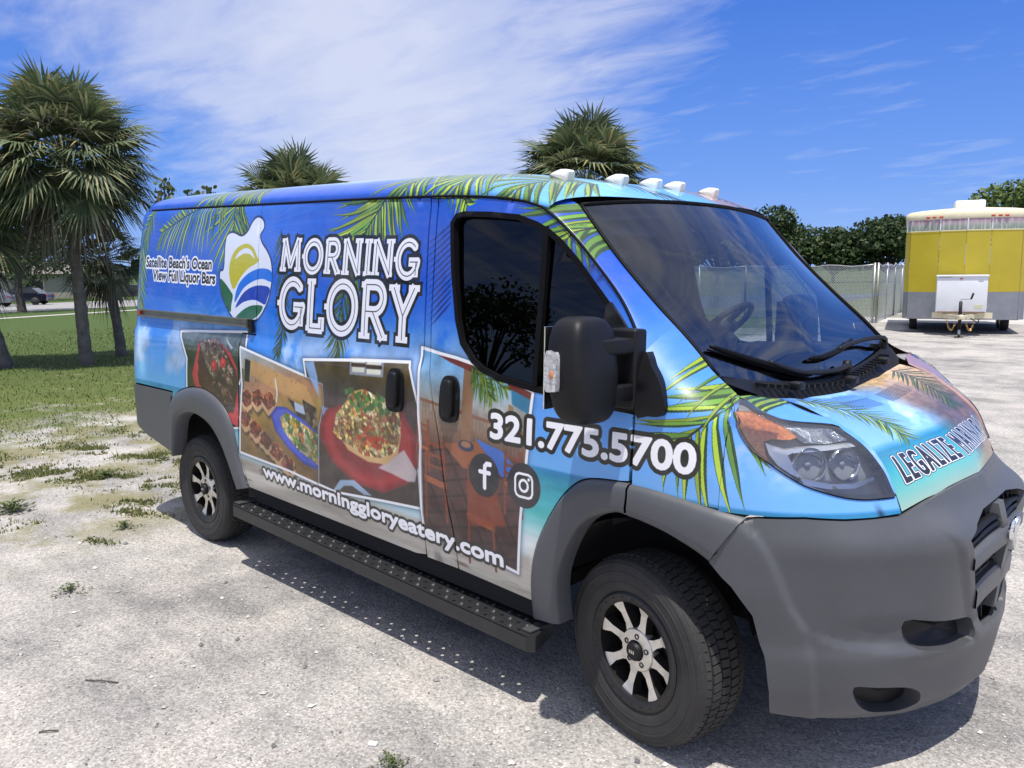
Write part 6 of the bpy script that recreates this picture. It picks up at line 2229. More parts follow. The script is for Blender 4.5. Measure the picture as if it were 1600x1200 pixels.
def blade_mat(name, stops):
    m = bpy.data.materials.new(name)
    m.use_nodes = True
    t = m.node_tree
    g = _n(t, 'ShaderNodeNewGeometry')
    b = t.nodes['Principled BSDF']
    t.links.new(_ramp(t, g.outputs['Random Per Island'], stops), b.inputs['Base Color'])
    b.inputs['Roughness'].default_value = .55
    b.inputs['Specular IOR Level'].default_value = .35
    tr = _n(t, 'ShaderNodeBsdfTranslucent')
    t.links.new(_ramp(t, g.outputs['Random Per Island'], stops), tr.inputs['Color'])
    mx = _n(t, 'ShaderNodeMixShader', inputs={0: .25})
    out = t.nodes['Material Output']
    t.links.new(b.outputs[0], mx.inputs[1])
    t.links.new(tr.outputs[0], mx.inputs[2])
    t.links.new(mx.outputs[0], out.inputs[0])
    MATS[name] = m
    return m


M_GRASS = blade_mat('grass_blade', [(0.0, (.065, .105, .024)), (.4, (.125, .165, .042)), (.72, (.23, .235, .085)), (1.0, (.40, .35, .18))])


def grass():
    n = 52000
    r = 5.0 * (30.0 / 5.0) ** npr.rand(n)
    a = npr.uniform(math.radians(140), math.radians(182), n)
    x = CAM_POS.x + r * np.cos(a)
    y = CAM_POS.y + r * np.sin(a)
    # clumps: reject by a cheap lattice noise
    k = 512
    nzm = value_noise(k, k, 26, 77, 4, .6)
    nzl = value_noise(k, k, 8, 78, 3, .6)
    ix = ((x + 40) / 48 * k).astype(int) % k
    iy = ((y + 24) / 48 * k).astype(int) % k
    dens = nzm[iy, ix] * .6 + nzl[iy, ix] * .4
    e = -(x + 8.0 - .03 * y)                      # metres into the lawn
    keep = dens + np.clip(e * .07, -.10, .45) > .535
    keep &= (x < -3.7)
    pn = 26000
    pc = np.array([(-5.5, -.70, .95, .26), (-6.5, -1.15, .8, .30), (-6.9, -.35, .9, .22), (-6.0, -.05, .8, .20), (-4.5, -1.02, .35, .08), (-4.75, -.88, .30, .10), (-7.2, .45, .9, .25), (-5.0, -1.62, .35, .10), (-7.6, -1.5, .8, .4), (-4.0, -1.45, .2, .05), (-6.2, -1.9, .5, .12)])
    wk = npr.choice(len(pc), pn, p=(pc[:, 2] * pc[:, 3]) / (pc[:, 2] * pc[:, 3]).sum())
    gx_, gy_ = npr.normal(0, .5, pn) * pc[wk, 2], npr.normal(0, .5, pn) * pc[wk, 3]
    qx, qy = pc[wk, 0] + gx_ * .93 - gy_ * .36, pc[wk, 1] + gx_ * .36 + gy_ * .93
    hole = value_noise(256, 256, 40, 91, 3, .6)[((qy + 4) * 40).astype(int) % 256, ((qx + 9) * 40).astype(int) % 256] > .50
    keep2 = hole
    x = np.r_[x[keep], qx[keep2]]
    y = np.r_[y[keep], qy[keep2]]
    r = np.r_[r[keep], np.full(keep2.sum(), 7.0)]
    e = np.r_[e[keep], np.zeros(keep2.sum())]
    keep = np.ones(len(x), bool)
    x, y, e, r = x[keep], y[keep], e[keep], r[keep]
    n = len(x)
    h = npr.uniform(.008, .030, n) * (1 + np.clip(e * .14, 0, 1.6)) * (1 + (npr.rand(n) < .04) * 1.5)
    wv = h * .0 + npr.uniform(.003, .007, n) * (1 + r * .05)
    d = npr.uniform(0, 6.283, n)
    ln = npr.uniform(.1, .8, n) * h
    d2 = npr.uniform(0, 6.283, n)
    V = np.zeros((n, 3, 3))
    V[:, 0] = np.stack([x - wv * np.cos(d), y - wv * np.sin(d), 0 * x], -1)
    V[:, 1] = np.stack([x + wv * np.cos(d), y + wv * np.sin(d), 0 * x], -1)
    V[:, 2] = np.stack([x + ln * np.cos(d2), y + ln * np.sin(d2), h], -1)
    F = np.arange(n * 3).reshape(n, 3)
    mesh_obj('lawn_grass', V.reshape(-1, 3), F, M_GRASS, smooth=False, kind='stuff', label='patchy green and straw grass beyond the gravel')


grass()

M_WEED = blade_mat('weed_leaf', [(0.0, (.05, .075, .025)), (.6, (.10, .13, .04)), (1.0, (.20, .17, .09))])


def weed(x, y, s, n, label):
    V, F = [(x, y, .002)], []
    for k in range(n):
        a = rng.uniform(0, 6.283)
        rr = s * min(1.0, abs(rng.gauss(0, .5)))
        cx, cy, cz = x + rr * math.cos(a), y + rr * math.sin(a), s * rng.uniform(.02, .35) * (1.2 - rr / s)
        L, w = s * rng.uniform(.14, .30), s * rng.uniform(.04, .08)
        d = rng.uniform(0, 6.283)
        up = rng.uniform(-.1, .8)
        b = len(V)
        V += [(cx, cy, max(.003, cz)), (cx + L * .5 * math.cos(d) - w * math.sin(d), cy + L * .5 * math.sin(d) + w * math.cos(d), cz + L * .5 * up + .003), (cx + L * math.cos(d), cy + L * math.sin(d), max(.002, cz + L * up * .8)), (cx + L * .5 * math.cos(d) + w * math.sin(d), cy + L * .5 * math.sin(d) - w * math.cos(d), cz + L * .5 * up + .003), (cx + .002, cy + .003, max(.003, cz))]
        F += [(b, b + 1, b + 2, b + 3), (0, b, b + 4)]
    mesh_obj('weed', V, F, M_WEED, smooth=False, label=label, category='weed', group='weeds in the gravel')


weed(-.57, -1.65, .075, 60, 'small green weed at the near edge of the gravel lot')
weed(-3.19, -1.87, .11, 50, 'low scraggly weed on open gravel in front of the rear wheel')
weed(-5.20, -1.62, .20, 120, 'dark leafy weed cluster nearest the left edge of the lot')
weed(-5.75, -.75, .17, 90, 'leafy weed on the grass patch behind the rear wheel')
weed(-4.15, -1.20, .12, 60, 'flat pale weed tuft just behind the rear tyre')

# ------------------------------------------------------------------ path, road
M_CONC = mat('pale_concrete', (.50, .48, .45), .9, vary=.14, vscale=1.2)
M_ROAD = mat('sunbleached_asphalt', (.30, .295, .285), .9, vary=.12, vscale=.4)


def strip(name, p0, p1, w, z, m):
    p0, p1 = Vector(p0), Vector(p1)
    d = (p1 - p0).normalized()
    n = Vector((-d.y, d.x)) * w / 2
    mesh_obj(name, [(q.x, q.y, gz(q.x) + z) for q in (p0 - n, p1 - n, p1 + n, p0 + n)], [(0, 1, 2, 3)], m, smooth=False, kind='structure')


strip('path', (-31.5, -13.2), (-61.0, 42.9), 1.0, .012, M_CONC)
strip('road', (-52.0, -31.0), (-77.2, 54.0), 22.0, .012, M_ROAD)
strip('pavement', (-1.0, 26.2), (-9.6, 23.4), 2.6, .004, M_CONC)
mesh_obj('pond_water', [(-23.5, 27, .006), (-12.5, 30, .006), (-16.0, 50, .006), (-23.5, 44, .006)], [(0, 1, 2, 3)], mat('pond_water', (.05, .07, .10), .06, spec=.6, bump=.02, bscale=1.5), smooth=False, kind='structure')

# ------------------------------------------------------------------ palms
M_PALMG = blade_mat('palm_leaf', [(0.0, (.055, .088, .042)), (.5, (.135, .175, .085)), (.85, (.24, .265, .15)), (1.0, (.36, .32, .15))])
M_PALMD = blade_mat('dead_palm_leaf', [(0.0, (.060, .048, .038)), (.5, (.13, .105, .085)), (1.0, (.26, .22, .18))])
M_BARK = mat('palm_bark', (.095, .085, .075), .95, color2=(.19, .175, .155), vscale=9, bump=.02, bscale=22)


def fan_leaf(V, F, o, dirv, pet, blade, droop, r, seg=30):
    """costapalmate leaf: stalk, then blades radiating from its end"""
    d = Vector(dirv).normalized()
    side = d.cross(Vector((0, 0, 1)))
    if side.length < .05:
        side = Vector((1, 0, 0))
    side.normalize()
    side = (side * math.cos(.7 * (r.random() - .5)) + side.cross(d) * math.sin(1.2 * (r.random() - .5))).normalized()
    up = side.cross(d).normalized()
    # stalk bends down with its weight
    P = [Vector(o)]
    cur = d.copy()
    for k in range(4):
        P.append(P[-1] + cur * pet / 4)
        cur = (cur + Vector((0, 0, -droop * .10))).normalized()
    b = len(V)
    for q in P:
        V += [tuple(q + side * .012), tuple(q - side * .012), tuple(q - up * .018)]
    for k in range(4):
        for j in range(3):
            F.append((b + k * 3 + j, b + k * 3 + (j + 1) % 3, b + (k + 1) * 3 + (j + 1) % 3, b + (k + 1) * 3 + j))
    e = P[-1]
    d2 = cur
    up = side.cross(d2).normalized()
    cup = r.uniform(.15, .5)
    for k in range(seg):
        t = (k + .5) / seg * 2 - 1
        an = t * math.radians(115)
        dirs = (d2 * math.cos(an) + side * math.sin(an) + up * cup * abs(math.sin(an)) * .8).normalized()
        L = blade * (1 - .25 * abs(t)) * r.uniform(.85, 1.12)
        w = .021 * blade / .8
        sd = dirs.cross(up)
        if sd.length < .05:
            sd = side
        sd.normalize()
        st = e - d2 * .10 * (1 - abs(t))
        m1 = st + dirs * L * .5 + Vector((0, 0, -droop * L * .06))
        tip = st + dirs * L * .92 + Vector((0, 0, -droop * L * r.uniform(.20, .55)))
        b = len(V)
        V += [tuple(st + sd * w * .25), tuple(st - sd * w * .25), tuple(m1 - sd * w), tuple(m1 + sd * w), tuple(tip)]
        F += [(b, b + 1, b + 2, b + 3), (b + 3, b + 2, b + 4)]


def palm(base, top, nleaf, size, dead, seed, label, trunk_r=.15, stalks=False):
    r = random.Random(seed)
    p = empty('cabbage_palm', base, label=label, category='palm tree', group='cabbage palms')
    tp = Vector(top) - Vector(base)
    mb = MB()
    n, m = 14, 26
    V, F = [], []
    for i in range(m):
        t = i / (m - 1)
        c = Vector((tp.x * t ** 1.4, tp.y * t ** 1.4, tp.z * t))
        R = trunk_r * (1.45 - 1.6 * t if t < .12 else 1.26 - .30 * t + (.25 * max(0, (t - .8) / .2)))
        for j in range(n):
            a = 2 * math.pi * j / n
            rr = R * (1 + r.uniform(-.07, .07) + .05 * (i % 2))
            V.append((c.x + rr * math.cos(a), c.y + rr * math.sin(a), c.z if i else -.05))
    for i in range(m - 1):
        for j in range(n):
            F.append((i * n + j, i * n + (j + 1) % n, (i + 1) * n + (j + 1) % n, (i + 1) * n + j))
    mesh_obj('trunk', V, F, M_BARK, p, False)
    V, F = [], []
    g = math.pi * (3 - math.sqrt(5))
    for k in range(nleaf):
        t = (k + .5) / nleaf
        el = math.asin(max(-.62, min(.998, 1 - 1.38 * t))) + math.radians(r.uniform(-7, 7))
        az = k * g + r.uniform(-.25, .25)
        d = (math.cos(el) * math.cos(az), math.cos(el) * math.sin(az), math.sin(el))
        o = tp + Vector((d[0] * .08, d[1] * .08, .12 - .35 * t))
        fan_leaf(V, F, o, d, size * r.uniform(.34, .62), size * r.uniform(.44, .58), .55 + .45 * t, r, 30)
    mesh_obj('crown', V, F, M_PALMG, p, False)
    if dead:
        V, F = [], []
        for k in range(dead):
            el = math.radians(r.uniform(-62, -22))
            az = k * g + r.uniform(-.4, .4)
            d = (math.cos(el) * math.cos(az), math.cos(el) * math.sin(az), math.sin(el))
            fan_leaf(V, F, tp + Vector((d[0] * .1, d[1] * .1, -.25)), d, size * r.uniform(.35, .5), size * r.uniform(.4, .52), 2.2, r, 18)
        mesh_obj('dead_fronds', V, F, M_PALMD, p, False)
    if stalks:
        mb = MB()
        for k in range(5):
            az = -.6 + r.uniform(-.6, .6)
            a0 = tp + Vector((.3 * math.cos(az), .3 * math.sin(az), .15))
            e1 = tp + Vector((size * .95 * math.cos(az), size * .95 * math.sin(az), .45 + r.uniform(-.2, .3)))
            mb.tube([a0, (a0 + e1) / 2 + Vector((0, 0, .2)), e1], [.012, .009, .005], 4)
            for q in range(7):
                f = e1 + Vector((r.uniform(-.25, .25), r.uniform(-.25, .25), r.uniform(-.3, .25)))
                mb.tube([e1 * .7 + a0 * .3, e1 * .9 + f * .1, f], [.005, .004, .002], 3)
        mb.build('flower_stalks', M_PALMD, p)
    return p


palm((-15.54, 2.45, 0), (-15.62, 2.40, 3.98), 135, 1.93, 12, 1, 'tall palm nearest the van with a full crown and grey leaning trunk', .092, True)
palm((-16.80, 3.61, 0), (-16.92, 3.44, 2.18), 48, 1.16, 10, 2, 'short young palm growing beside the tall palm trunk', .085)
palm((-16.31, 1.19, 0), (-16.95, .55, 3.0), 75, 1.95, 26, 3, 'palm at the left edge with drooping brown fronds', .115)
palm((-18.78, 9.39, 0), (-18.7, 9.45, 3.30), 120, 2.25, 6, 4, 'palm whose crown rises over the rear of the van roof', .16)
palm((-13.28, 15.55, 0), (-13.28, 15.55, 4.20), 125, 2.42, 14, 5, 'palm crown standing behind the roof lamps of the van', .16)


# ------------------------------------------------------------------ leafy trees and shrubs
M_OAK = blade_mat('oak_leaf', [(0.0, (.018, .036, .012)), (.5, (.035, .065, .020)), (.85, (.060, .095, .030)), (1.0, (.10, .13, .045))])
M_LIME = blade_mat('bright_leaf', [(0.0, (.05, .09, .02)), (.6, (.11, .17, .04)), (1.0, (.20, .25, .08))])
M_WOOD = mat('tree_bark', (.055, .046, .038), .95, color2=(.10, .088, .075), vscale=6, bump=.02, bscale=12)


def tree(name, base, h, spread, seed, label, m=M_OAK, leaves=4500, leaf=.32, blobs=14, cat='tree', group=None, trunk_h=.32, squash=.62):
    r = random.Random(seed)
    nr = np.random.RandomState(seed)
    t = empty(name, base, label=label, category=cat)
    if group:
        t['group'] = group
    mb = MB()
    th = h * trunk_h
    mb.tube([(0, 0, -.1), (.02 * h * r.uniform(-1, 1), .02 * h * r.uniform(-1, 1), th * .6), (0, 0, th)], [h * .038, h * .030, h * .026], 9)
    C = []
    for k in range(blobs):
        a = 2.399 * k + r.uniform(-.3, .3)
        q = math.sqrt((k + .5) / blobs)
        c = Vector((spread * .68 * q * math.cos(a), spread * .68 * q * math.sin(a), th + (h - th) * (.30 + .48 * (1 - q * q) + r.uniform(-.10, .10))))
        C.append((c, spread * r.uniform(.26, .42)))
        mid = Vector((c.x * .45, c.y * .45, th + (c.z - th) * .55))
        mb.tube([(0, 0, th * .92), mid, c], [h * .016, h * .010, h * .004], 5)
    mb.build('trunk', M_WOOD, t)
    n = leaves
    who = nr.randint(0, blobs, n)
    cen = np.array([tuple(c) for c, _ in C])[who]
    rad = np.array([q for _, q in C])[who]
    d = nr.normal(size=(n, 3))
    d /= np.linalg.norm(d, axis=1)[:, None]
    rr = rad * (.55 + .5 * nr.rand(n) ** .7)
    P = cen + d * rr[:, None] * np.array([1, 1, squash])
    # each leaf cluster is a small bent quad
    a1 = nr.normal(size=(n, 3))
    a1 /= np.linalg.norm(a1, axis=1)[:, None]
    nrm = d + .8 * nr.normal(size=(n, 3)) + np.array([0, 0, .5])
    a2 = np.cross(nrm, a1)
    a2 /= np.linalg.norm(a2, axis=1)[:, None] + 1e-9
    s = (leaf * nr.uniform(.5, 1.2, n))[:, None]
    V = np.stack([P - a1 * s * .5, P - a2 * s * .33, P + a1 * s * .5, P + a2 * s * .33], 1).reshape(-1, 3)
    mesh_obj('crown', V, np.arange(4 * n).reshape(n, 4), m, t, False)
    return t


G_FAR = 'oaks beyond the fence'
for k, (px, py, h, sp, lab) in enumerate((
        (-41.6, 87.0, 8.6, 6.6, 'dark oak beyond the fence nearest the windshield'),
        (-35.4, 89.5, 6.2, 5.0, 'rounded dark oak in the middle of the tree line beyond the fence'),
        (-30.2, 91.5, 7.2, 5.6, 'dark oak beyond the fence closest to the yellow trailer'),
        (-47.5, 84.5, 7.4, 6.5, 'dark oak seen through the windshield beyond the fence'),
        (-54.5, 81.0, 7.0, 6.5, 'far oak seen through the middle of the windshield'))):
    tree('oak_tree', (px, py, 0), h, sp, 20 + k, lab, leaves=6500, leaf=.55, group=G_FAR, trunk_h=.12, blobs=22)
tree('broadleaf_tree', (-10.6, 55.8, 0), 7.4, 4.2, 31, 'bright green tree rising behind the yellow trailer', M_LIME, 4500, .38, trunk_h=.22)
tree('spreading_tree', (-53.5, 11.8, gz(-53.5)), 7.0, 5.6, 32, 'dark low branching tree in front of the parked car', leaves=3800, leaf=.34, trunk_h=.34)
for k, (px, py, h, sp, lab) in enumerate((
        (-93, 23.5, 7.0, 6.5, 'dark tree across the road left of the tall palm trunk'),
        (-98, 42.0, 7.6, 7.5, 'dark tree across the road right of the tall palm trunk'),
        (-92, 54.0, 7.2, 7.0, 'dark tree across the road behind the rear of the van'))):
    tree('roadside_tree', (px, py, gz(px)), h, sp, 60 + k, lab, leaves=3000, leaf=.45, group='trees across the road', trunk_h=.2)
# trees on the near side of the lot, mirrored in the dark door glass
for k, (px, py, h, sp) in enumerate(((-24, -27, 9.0, 5.5), (-37, -30, 7.6, 6.6), (-50, -30, 9.4, 7.6), (-14, -34, 8.6, 5.4), (-70, -34, 11, 8.0))):
    tree('shade_tree', (px, py, 0), h, sp, 40 + k, ['small shade tree standing third from the lot corner', 'low wide shade tree left of the gap', 'taller shade tree far along the lot edge', 'small shade tree opposite the front wheel', 'largest shade tree at the far end of the lot'][k] + ', mirrored in the door glass', leaves=2600, leaf=.42, group='trees mirrored in the door glass', trunk_h=.2)


def sea_grape(base, sprigs, seed, label):
    r = random.Random(seed)
    s = empty('sea_grape_shrub', base, label=label, category='shrub', group='sea grape shrubs')
    mb = MB()
    V, F = [], []
    for (dx, dy, h) in sprigs:
        pts = [(dx * .2, dy * .2, 0), (dx * .7, dy * .7, h * .55), (dx, dy, h)]
        mb.tube(pts, [.03, .022, .008], 5)
        for k in range(110):
            z = h * (1 - .55 * (k / 110) ** 1.3)
            f = z / h
            cx, cy = dx * f + r.gauss(0, .06), dy * f + r.gauss(0, .06)
            R = r.uniform(.019, .036)
            nx = Vector((r.gauss(0, 1), r.gauss(0, 1) - .6, r.gauss(.4, .6))).normalized()
            a = nx.orthogonal().normalized()
            b2 = nx.cross(a)
            b = len(V)
            for q in range(8):
                an = 2 * math.pi * q / 8
                V.append(tuple(Vector((cx, cy, z)) + a * R * math.cos(an) + b2 * R * math.sin(an)))
            F.append(tuple(range(b, b + 8)))
    mb.build('stems', M_WOOD, s)
    mesh_obj('foliage', V, F, blade_mat('sea_grape_leaf', [(0.0, (.035, .065, .02)), (.6, (.085, .125, .04)), (.88, (.16, .17, .06)), (1.0, (.30, .16, .07))]), s, False)


sea_grape((-9.45, 1.62, 0), [(0.06, -.06, 3.04), (.09, -.02, 2.93), (.03, -.10, 2.88), (-.04, .05, 2.7)], 3, 'single upright sea grape sprig over the rear corner of the roof')
sea_grape((-9.20, 2.05, 0), [(-.10, -.22, 2.90), (-.04, -.12, 2.84), (.02, .0, 2.95), (.06, .08, 2.88), (.16, .20, 2.84), (.22, .32, 2.80), (.28, .44, 2.84), (-.02, -.1, 2.8), (.3, .62, 2.78), (.36, .75, 2.84), (.42, .90, 2.80), (.5, 1.1, 2.82)], 4, 'wider clump of sea grape leaves over the rear of the roof')


# ------------------------------------------------------------------ chain-link fence
def fence(points, h, label):
    f = empty('chain_link_fence', (points[0][0], points[0][1], 0), label=label, category='fence')
    o = Vector((points[0][0], points[0][1], 0))
    M_GALV = mat('galvanised_steel', (.42, .43, .44), .45, .6, vary=.15)
    mesh = MB()
    for (ax, ay), (bx, by) in zip(points[:-1], points[1:]):
        A, B = Vector((ax, ay, 0)) - o, Vector((bx, by, 0)) - o
        L = (B - A).length
        d = (B - A) / L
        n = max(1, round(L / 2.4))
        for k in range(n + 1):
            q = A + d * L * k / n
            MB().tube([tuple(q), (q.x, q.y, h + .06)], .038, 8).build('post', M_GALV, f, True)
            MB().lathe([(.001, .03), (.03, .022), (.044, 0)], 8, 'z', (q.x, q.y, h + .06)).build('post_cap', M_GALV, f)
        sag = [A + d * L * k / 12 + Vector((0, 0, h + .03 * math.sin(k * 1.7))) for k in range(13)]
        MB().tube([tuple(q) for q in sag], .026, 6).build('top_rail', M_GALV, f, True)
        wd = .017
        pitch = .085
        k = -int(h / pitch) - 1
        while k * pitch < L:
            for sg in (1, -1):
                s0, s1 = k * pitch, k * pitch + h
                z0, z1 = (0.05, h) if sg > 0 else (h, .05)
                c0, c1 = max(0, s0), min(L, s1)
                if c1 - c0 < .05:
                    continue
                za = z0 + (z1 - z0) * (c0 - s0) / h
                zb = z0 + (z1 - z0) * (c1 - s0) / h
                pa, pb = A + d * c0, A + d * c1
                mesh.add([(pa.x, pa.y, za - wd), (pb.x, pb.y, zb - wd), (pb.x, pb.y, zb + wd), (pa.x, pa.y, za + wd)], [(0, 1, 2, 3)])
            k += 1
    mesh.build('wire_mesh', mat('galvanised_wire', (.55, .56, .57), .5, .4), f, kind='stuff')
    return f


fence([(-26, 24.6), (-18, 23.9), (-12, 23.1), (-7.36, 22.36)], 1.76, 'grey chain-link fence running behind the windshield to the lot corner')
fence([(-7.30, 22.50), (-8.17, 26.67), (-8.95, 30.6), (-9.7, 34.4)], 1.76, 'chain-link fence receding beside the yellow trailer')
MB().tube([(-8.75, 29.6, 0), (-8.75, 29.6, 2.9)], .045, 8).build('fence_light_pole', mat('weathered_pole', (.45, .46, .46), .6), label='thin grey pole standing by the receding fence', category='pole')
w = empty('brick_wall', (-9.3, 35.2, 0), label='low reddish wall at the far end of the receding fence', category='wall')
MB().box((.9, 0, .85), (2.6, .2, 1.7)).build('wall_face', mat('reddish_block', (.34, .19, .15), .9, color2=(.46, .36, .30), vscale=1.4), w)
MB().box((.9, 0, 1.74), (2.7, .28, .08)).build('wall_cap', M_CONC, w)
MB().tube([(-8.70, 29.8, 1.65), (-8.2, 29.0, 1.2), (-7.6, 28.2, .85)], .02, 6).build('hanging_cable', M_BLACK, label='dark cable drooping from the fence behind the trailer', category='cable')


# ------------------------------------------------------------------ yellow food trailer
def trailer():
    n = Vector((.30, -.954, 0)).normalized()
    P0 = Vector((-4.06, 19.31, 0))
    tr = empty('food_trailer', P0, math.atan2(n.x, -n.y), label='yellow trailer with cream roof and diamond-plate skirt by the fence', category='trailer')
    tr.scale = (.87, .87, .87)
    # local: x to the right as seen from the front, y back along the trailer, z up
    M_YEL = mat('yellow_sheet', (.47, .375, .022), .34, coat=.3, vary=.07, vscale=.8, bump=.012, bscale=1.1)
    M_CREAM = mat('cream_fibreglass', (.72, .66, .47), .4, vary=.06)
    M_DIA = mat('diamond_plate', (.34, .35, .37), .36, .75, vary=.12, vscale=3)
    M_WHT = mat('white_enamel', (.74, .76, .80), .35, vary=.05, vscale=2)
    M_RUST = mat('rust', (.22, .085, .03), .9, vary=.4, vscale=20)
    plan = [(-1.62, .55), (-1.50, .40), (-.74, .12), (-.07, 0.0), (.56, .12), (1.36, .40), (1.52, .55)]
    L = 5.6

    def wall(name, z0, z1, m, off=0.0, back=True, lean=0.0):
        V, F = [], []
        pl = [(p[0] * (1 + off * .6), p[1] - off) for p in plan]
        pl = ([(pl[0][0], L)] if back else []) + pl + ([(pl[-1][0], L)] if back else [])
        for (x, y) in pl:
            V += [(x, y, z0), (x * (1 - lean), y + lean, z1)]
        for k in range(len(pl) - 1):
            F.append((2 * k, 2 * k + 2, 2 * k + 3, 2 * k + 1))
        return mesh_obj(name, V, F, m, tr, False)
    # the skin in separate sheets so that the seams show
    plb = [(-1.62, L)] + plan + [(1.52, L)]
    for (a, b) in zip(plb[:-1], plb[1:]):
        dx, dy = b[0] - a[0], b[1] - a[1]
        l = math.hypot(dx, dy)
        g = .004 / l
        a2, b2 = (a[0] + dx * g, a[1] + dy * g), (b[0] - dx * g, b[1] - dy * g)
        nx, ny = dy / l, -dx / l
        for nm, z0, z1, m, o in (('yellow_panel', 1.23, 2.99, M_YEL, 0), ('skirt_panel', .43, 1.225, M_DIA, .006)):
            ox, oy = nx * o, ny * o
            mesh_obj(nm, [(a2[0] + ox, a2[1] + oy, z0), (b2[0] + ox, b2[1] + oy, z0), (b2[0] + ox, b2[1] + oy, z1), (a2[0] + ox, a2[1] + oy, z1)], [(0, 1, 2, 3)], m, tr, False)
        if l < 1.2:
            for k in range(22):
                z = 1.30 + k * .077
                q = (a2[0] + nx * .004, a2[1] + ny * .004)
                MB().box((q[0], q[1], z), (.014, .010, .014)).build('rivet', mat('rivet_dark', (.28, .22, .03), .5), tr)
    wall('trim_strip', 2.985, 3.015, M_CREAM, .012)
    # taped sign band: faded pink over green with pale seams
    M_BAND = bpy.data.materials.new('faded_sign_band')
    M_BAND.use_nodes = True
    t = M_BAND.node_tree
    tc = _n(t, 'ShaderNodeTexCoord')
    spx = _n(t, 'ShaderNodeSeparateXYZ')
    t.links.new(tc.outputs['Object'], spx.inputs[0])
    zf = _math(t, 'MULTIPLY', _math(t, 'SUBTRACT', spx.outputs[2], 3.0), 2.8)
    cc = _ramp(t, zf, [(.0, (.20, .26, .20)), (.35, (.28, .32, .27)), (.55, (.40, .36, .36)), (.85, (.40, .22, .30)), (1.0, (.34, .18, .24))])
    mpx = _n(t, 'ShaderNodeMapping', inputs={'Scale': (9.0, .2, 1.2)})
    t.links.new(tc.outputs['Object'], mpx.inputs[0])
    nn = _n(t, 'ShaderNodeTexNoise', inputs={'Scale': 1.6, 'Detail': 4.0})
    t.links.new(mpx.outputs[0], nn.inputs['Vector'])
    t.links.new(_mix(t, _ramp(t, nn.outputs[0], [(.5, 0.0), (.62, .7)]), cc, (.58, .58, .56)), t.nodes['Principled BSDF'].inputs['Base Color'])
    t.nodes['Principled BSDF'].inputs['Roughness'].default_value = .18
    wall('sign_band', 3.015, 3.34, M_BAND, .004)
    for x in (-1.60, -.74, -.05, .57):
        y = float(np.interp(x, [p[0] for p in plan], [p[1] for p in plan]))
        MB().box((x, y - .012, 3.18), (.03, .014, .32)).build('band_clip', M_WHT, tr)
    # rounded roof cap
    rows = []
    for sc, z in ((1.005, 3.33), (1.018, 3.37), (1.018, 3.44), (1.0, 3.51), (.95, 3.56), (.80, 3.60), (.4, 3.63), (0.0, 3.64)):
        base = [(-1.62, L), (-1.63, .55), (-1.50, .40), (-.74, .11), (-.07, -.01), (.56, .11), (1.36, .40), (1.53, .55), (1.53, L)]
        arch = lambda x: .05 * (1 - ((x + .05) / 1.6) ** 2)
        rows.append([(-.05 + (x + .05) * sc, 1.0 + (y - 1.0) * (sc if y < 1 else 1), z + arch(x) * (1 if sc < 1.0 else .0) * .8) for x, y in base])
    auto_smooth(loft('roof_cap', rows, M_CREAM, tr, flip=True), 50)
    M_RED = mat('red_marker_lens', (.50, .06, .02), .25, coat=.6)
    for x in (-1.07, -.91, -.73, .57, .75, .92):
        y = float(np.interp(x, [p[0] for p in plan], [p[1] for p in plan]))
        MB().box((x, y - .035, 3.39), (.10, .05, .055), None, .012).build('marker_lamp', M_RED, tr, True)
    MB().box((.04, 1.6, 3.76), (.80, 1.0, .30), None, .05).build('roof_air_unit', mat('white_plastic', (.82, .82, .80), .4), tr, True)
    # storage box on the tongue
    box = MB().box((-.13, -.32, 1.18), (1.27, .50, 1.02), None, .02).build('tongue_box', M_WHT, tr, True)
    MB().box((-.13, -.33, 1.705), (1.31, .54, .05), None, .01).build('box_lid', M_WHT, box, True)
    MB().box((-.55, -.575, 1.675), (.34, .012, .018)).build('rust_streak', M_RUST, box)
    MB().box((-.13, -.575, .685), (1.2, .012, .02)).build('rust_streak', M_RUST, box)
    MB().box((-.16, -.575, 1.625), (.07, .012, .035)).build('box_latch', M_RED, box)
    MB().box((.30, -.573, .84), (.20, .008, .10)).build('number_plate', mat('faded_plate', (.62, .60, .42), .5), box)
    MB().box((.33, -.573, 1.56), (.12, .006, .012)).build('box_badge', mat('badge_grey', (.25, .27, .32), .5), box)
    # A-frame tongue
    fr = MB()
    fr.box((-.08, -.28, .575), (1.52, .10, .16))
    fr.build('tongue_cross_beam', M_CREAM, tr)
    for s in (-1, 1):
        a, b = Vector((-.14 + s * .70, .35, .56)), Vector((-.14 + s * .05, -1.20, .56))
        MB().box(tuple((a + b) / 2), ((a - b).length, .07, .12), Matrix.Rotation(math.atan2((a - b).y, (a - b).x), 3, 'Z')).build('tongue_rail', M_CREAM, tr)
    MB().box((-.14, -1.26, .58), (.12, .26, .12), None, .02).build('hitch_coupler', M_CREAM, tr, True)
    # jack stand with crank
    jk = MB()
    MB().tube([(-.16, -1.02, .22), (-.16, -1.02, 1.0)], .045, 10).build('jack_tube', M_BLACK, tr, True)
    MB().tube([(-.16, -1.02, .02), (-.16, -1.02, .24)], .034, 10).build('jack_leg', mat('zinc', (.55, .56, .57), .35, .8), tr, True)
    MB().box((-.16, -1.02, .012), (.22, .18, .02)).build('jack_foot', M_BLACK, tr)
    MB().tube([(-.16, -1.02, 1.0), (-.16, -1.02, 1.06), (.08, -1.06, 1.07), (.10, -1.08, 1.08)], .014, 6).build('jack_crank', MATS['zinc'], tr, True)
    MB().tube([(.08, -1.08, 1.07), (.13, -1.09, 1.24)], .026, 8).build('crank_handle', M_BLACK, tr, True)
    M_CHAIN = mat('gilt_chain', (.42, .27, .10), .4, .7, vary=.3, vscale=30)
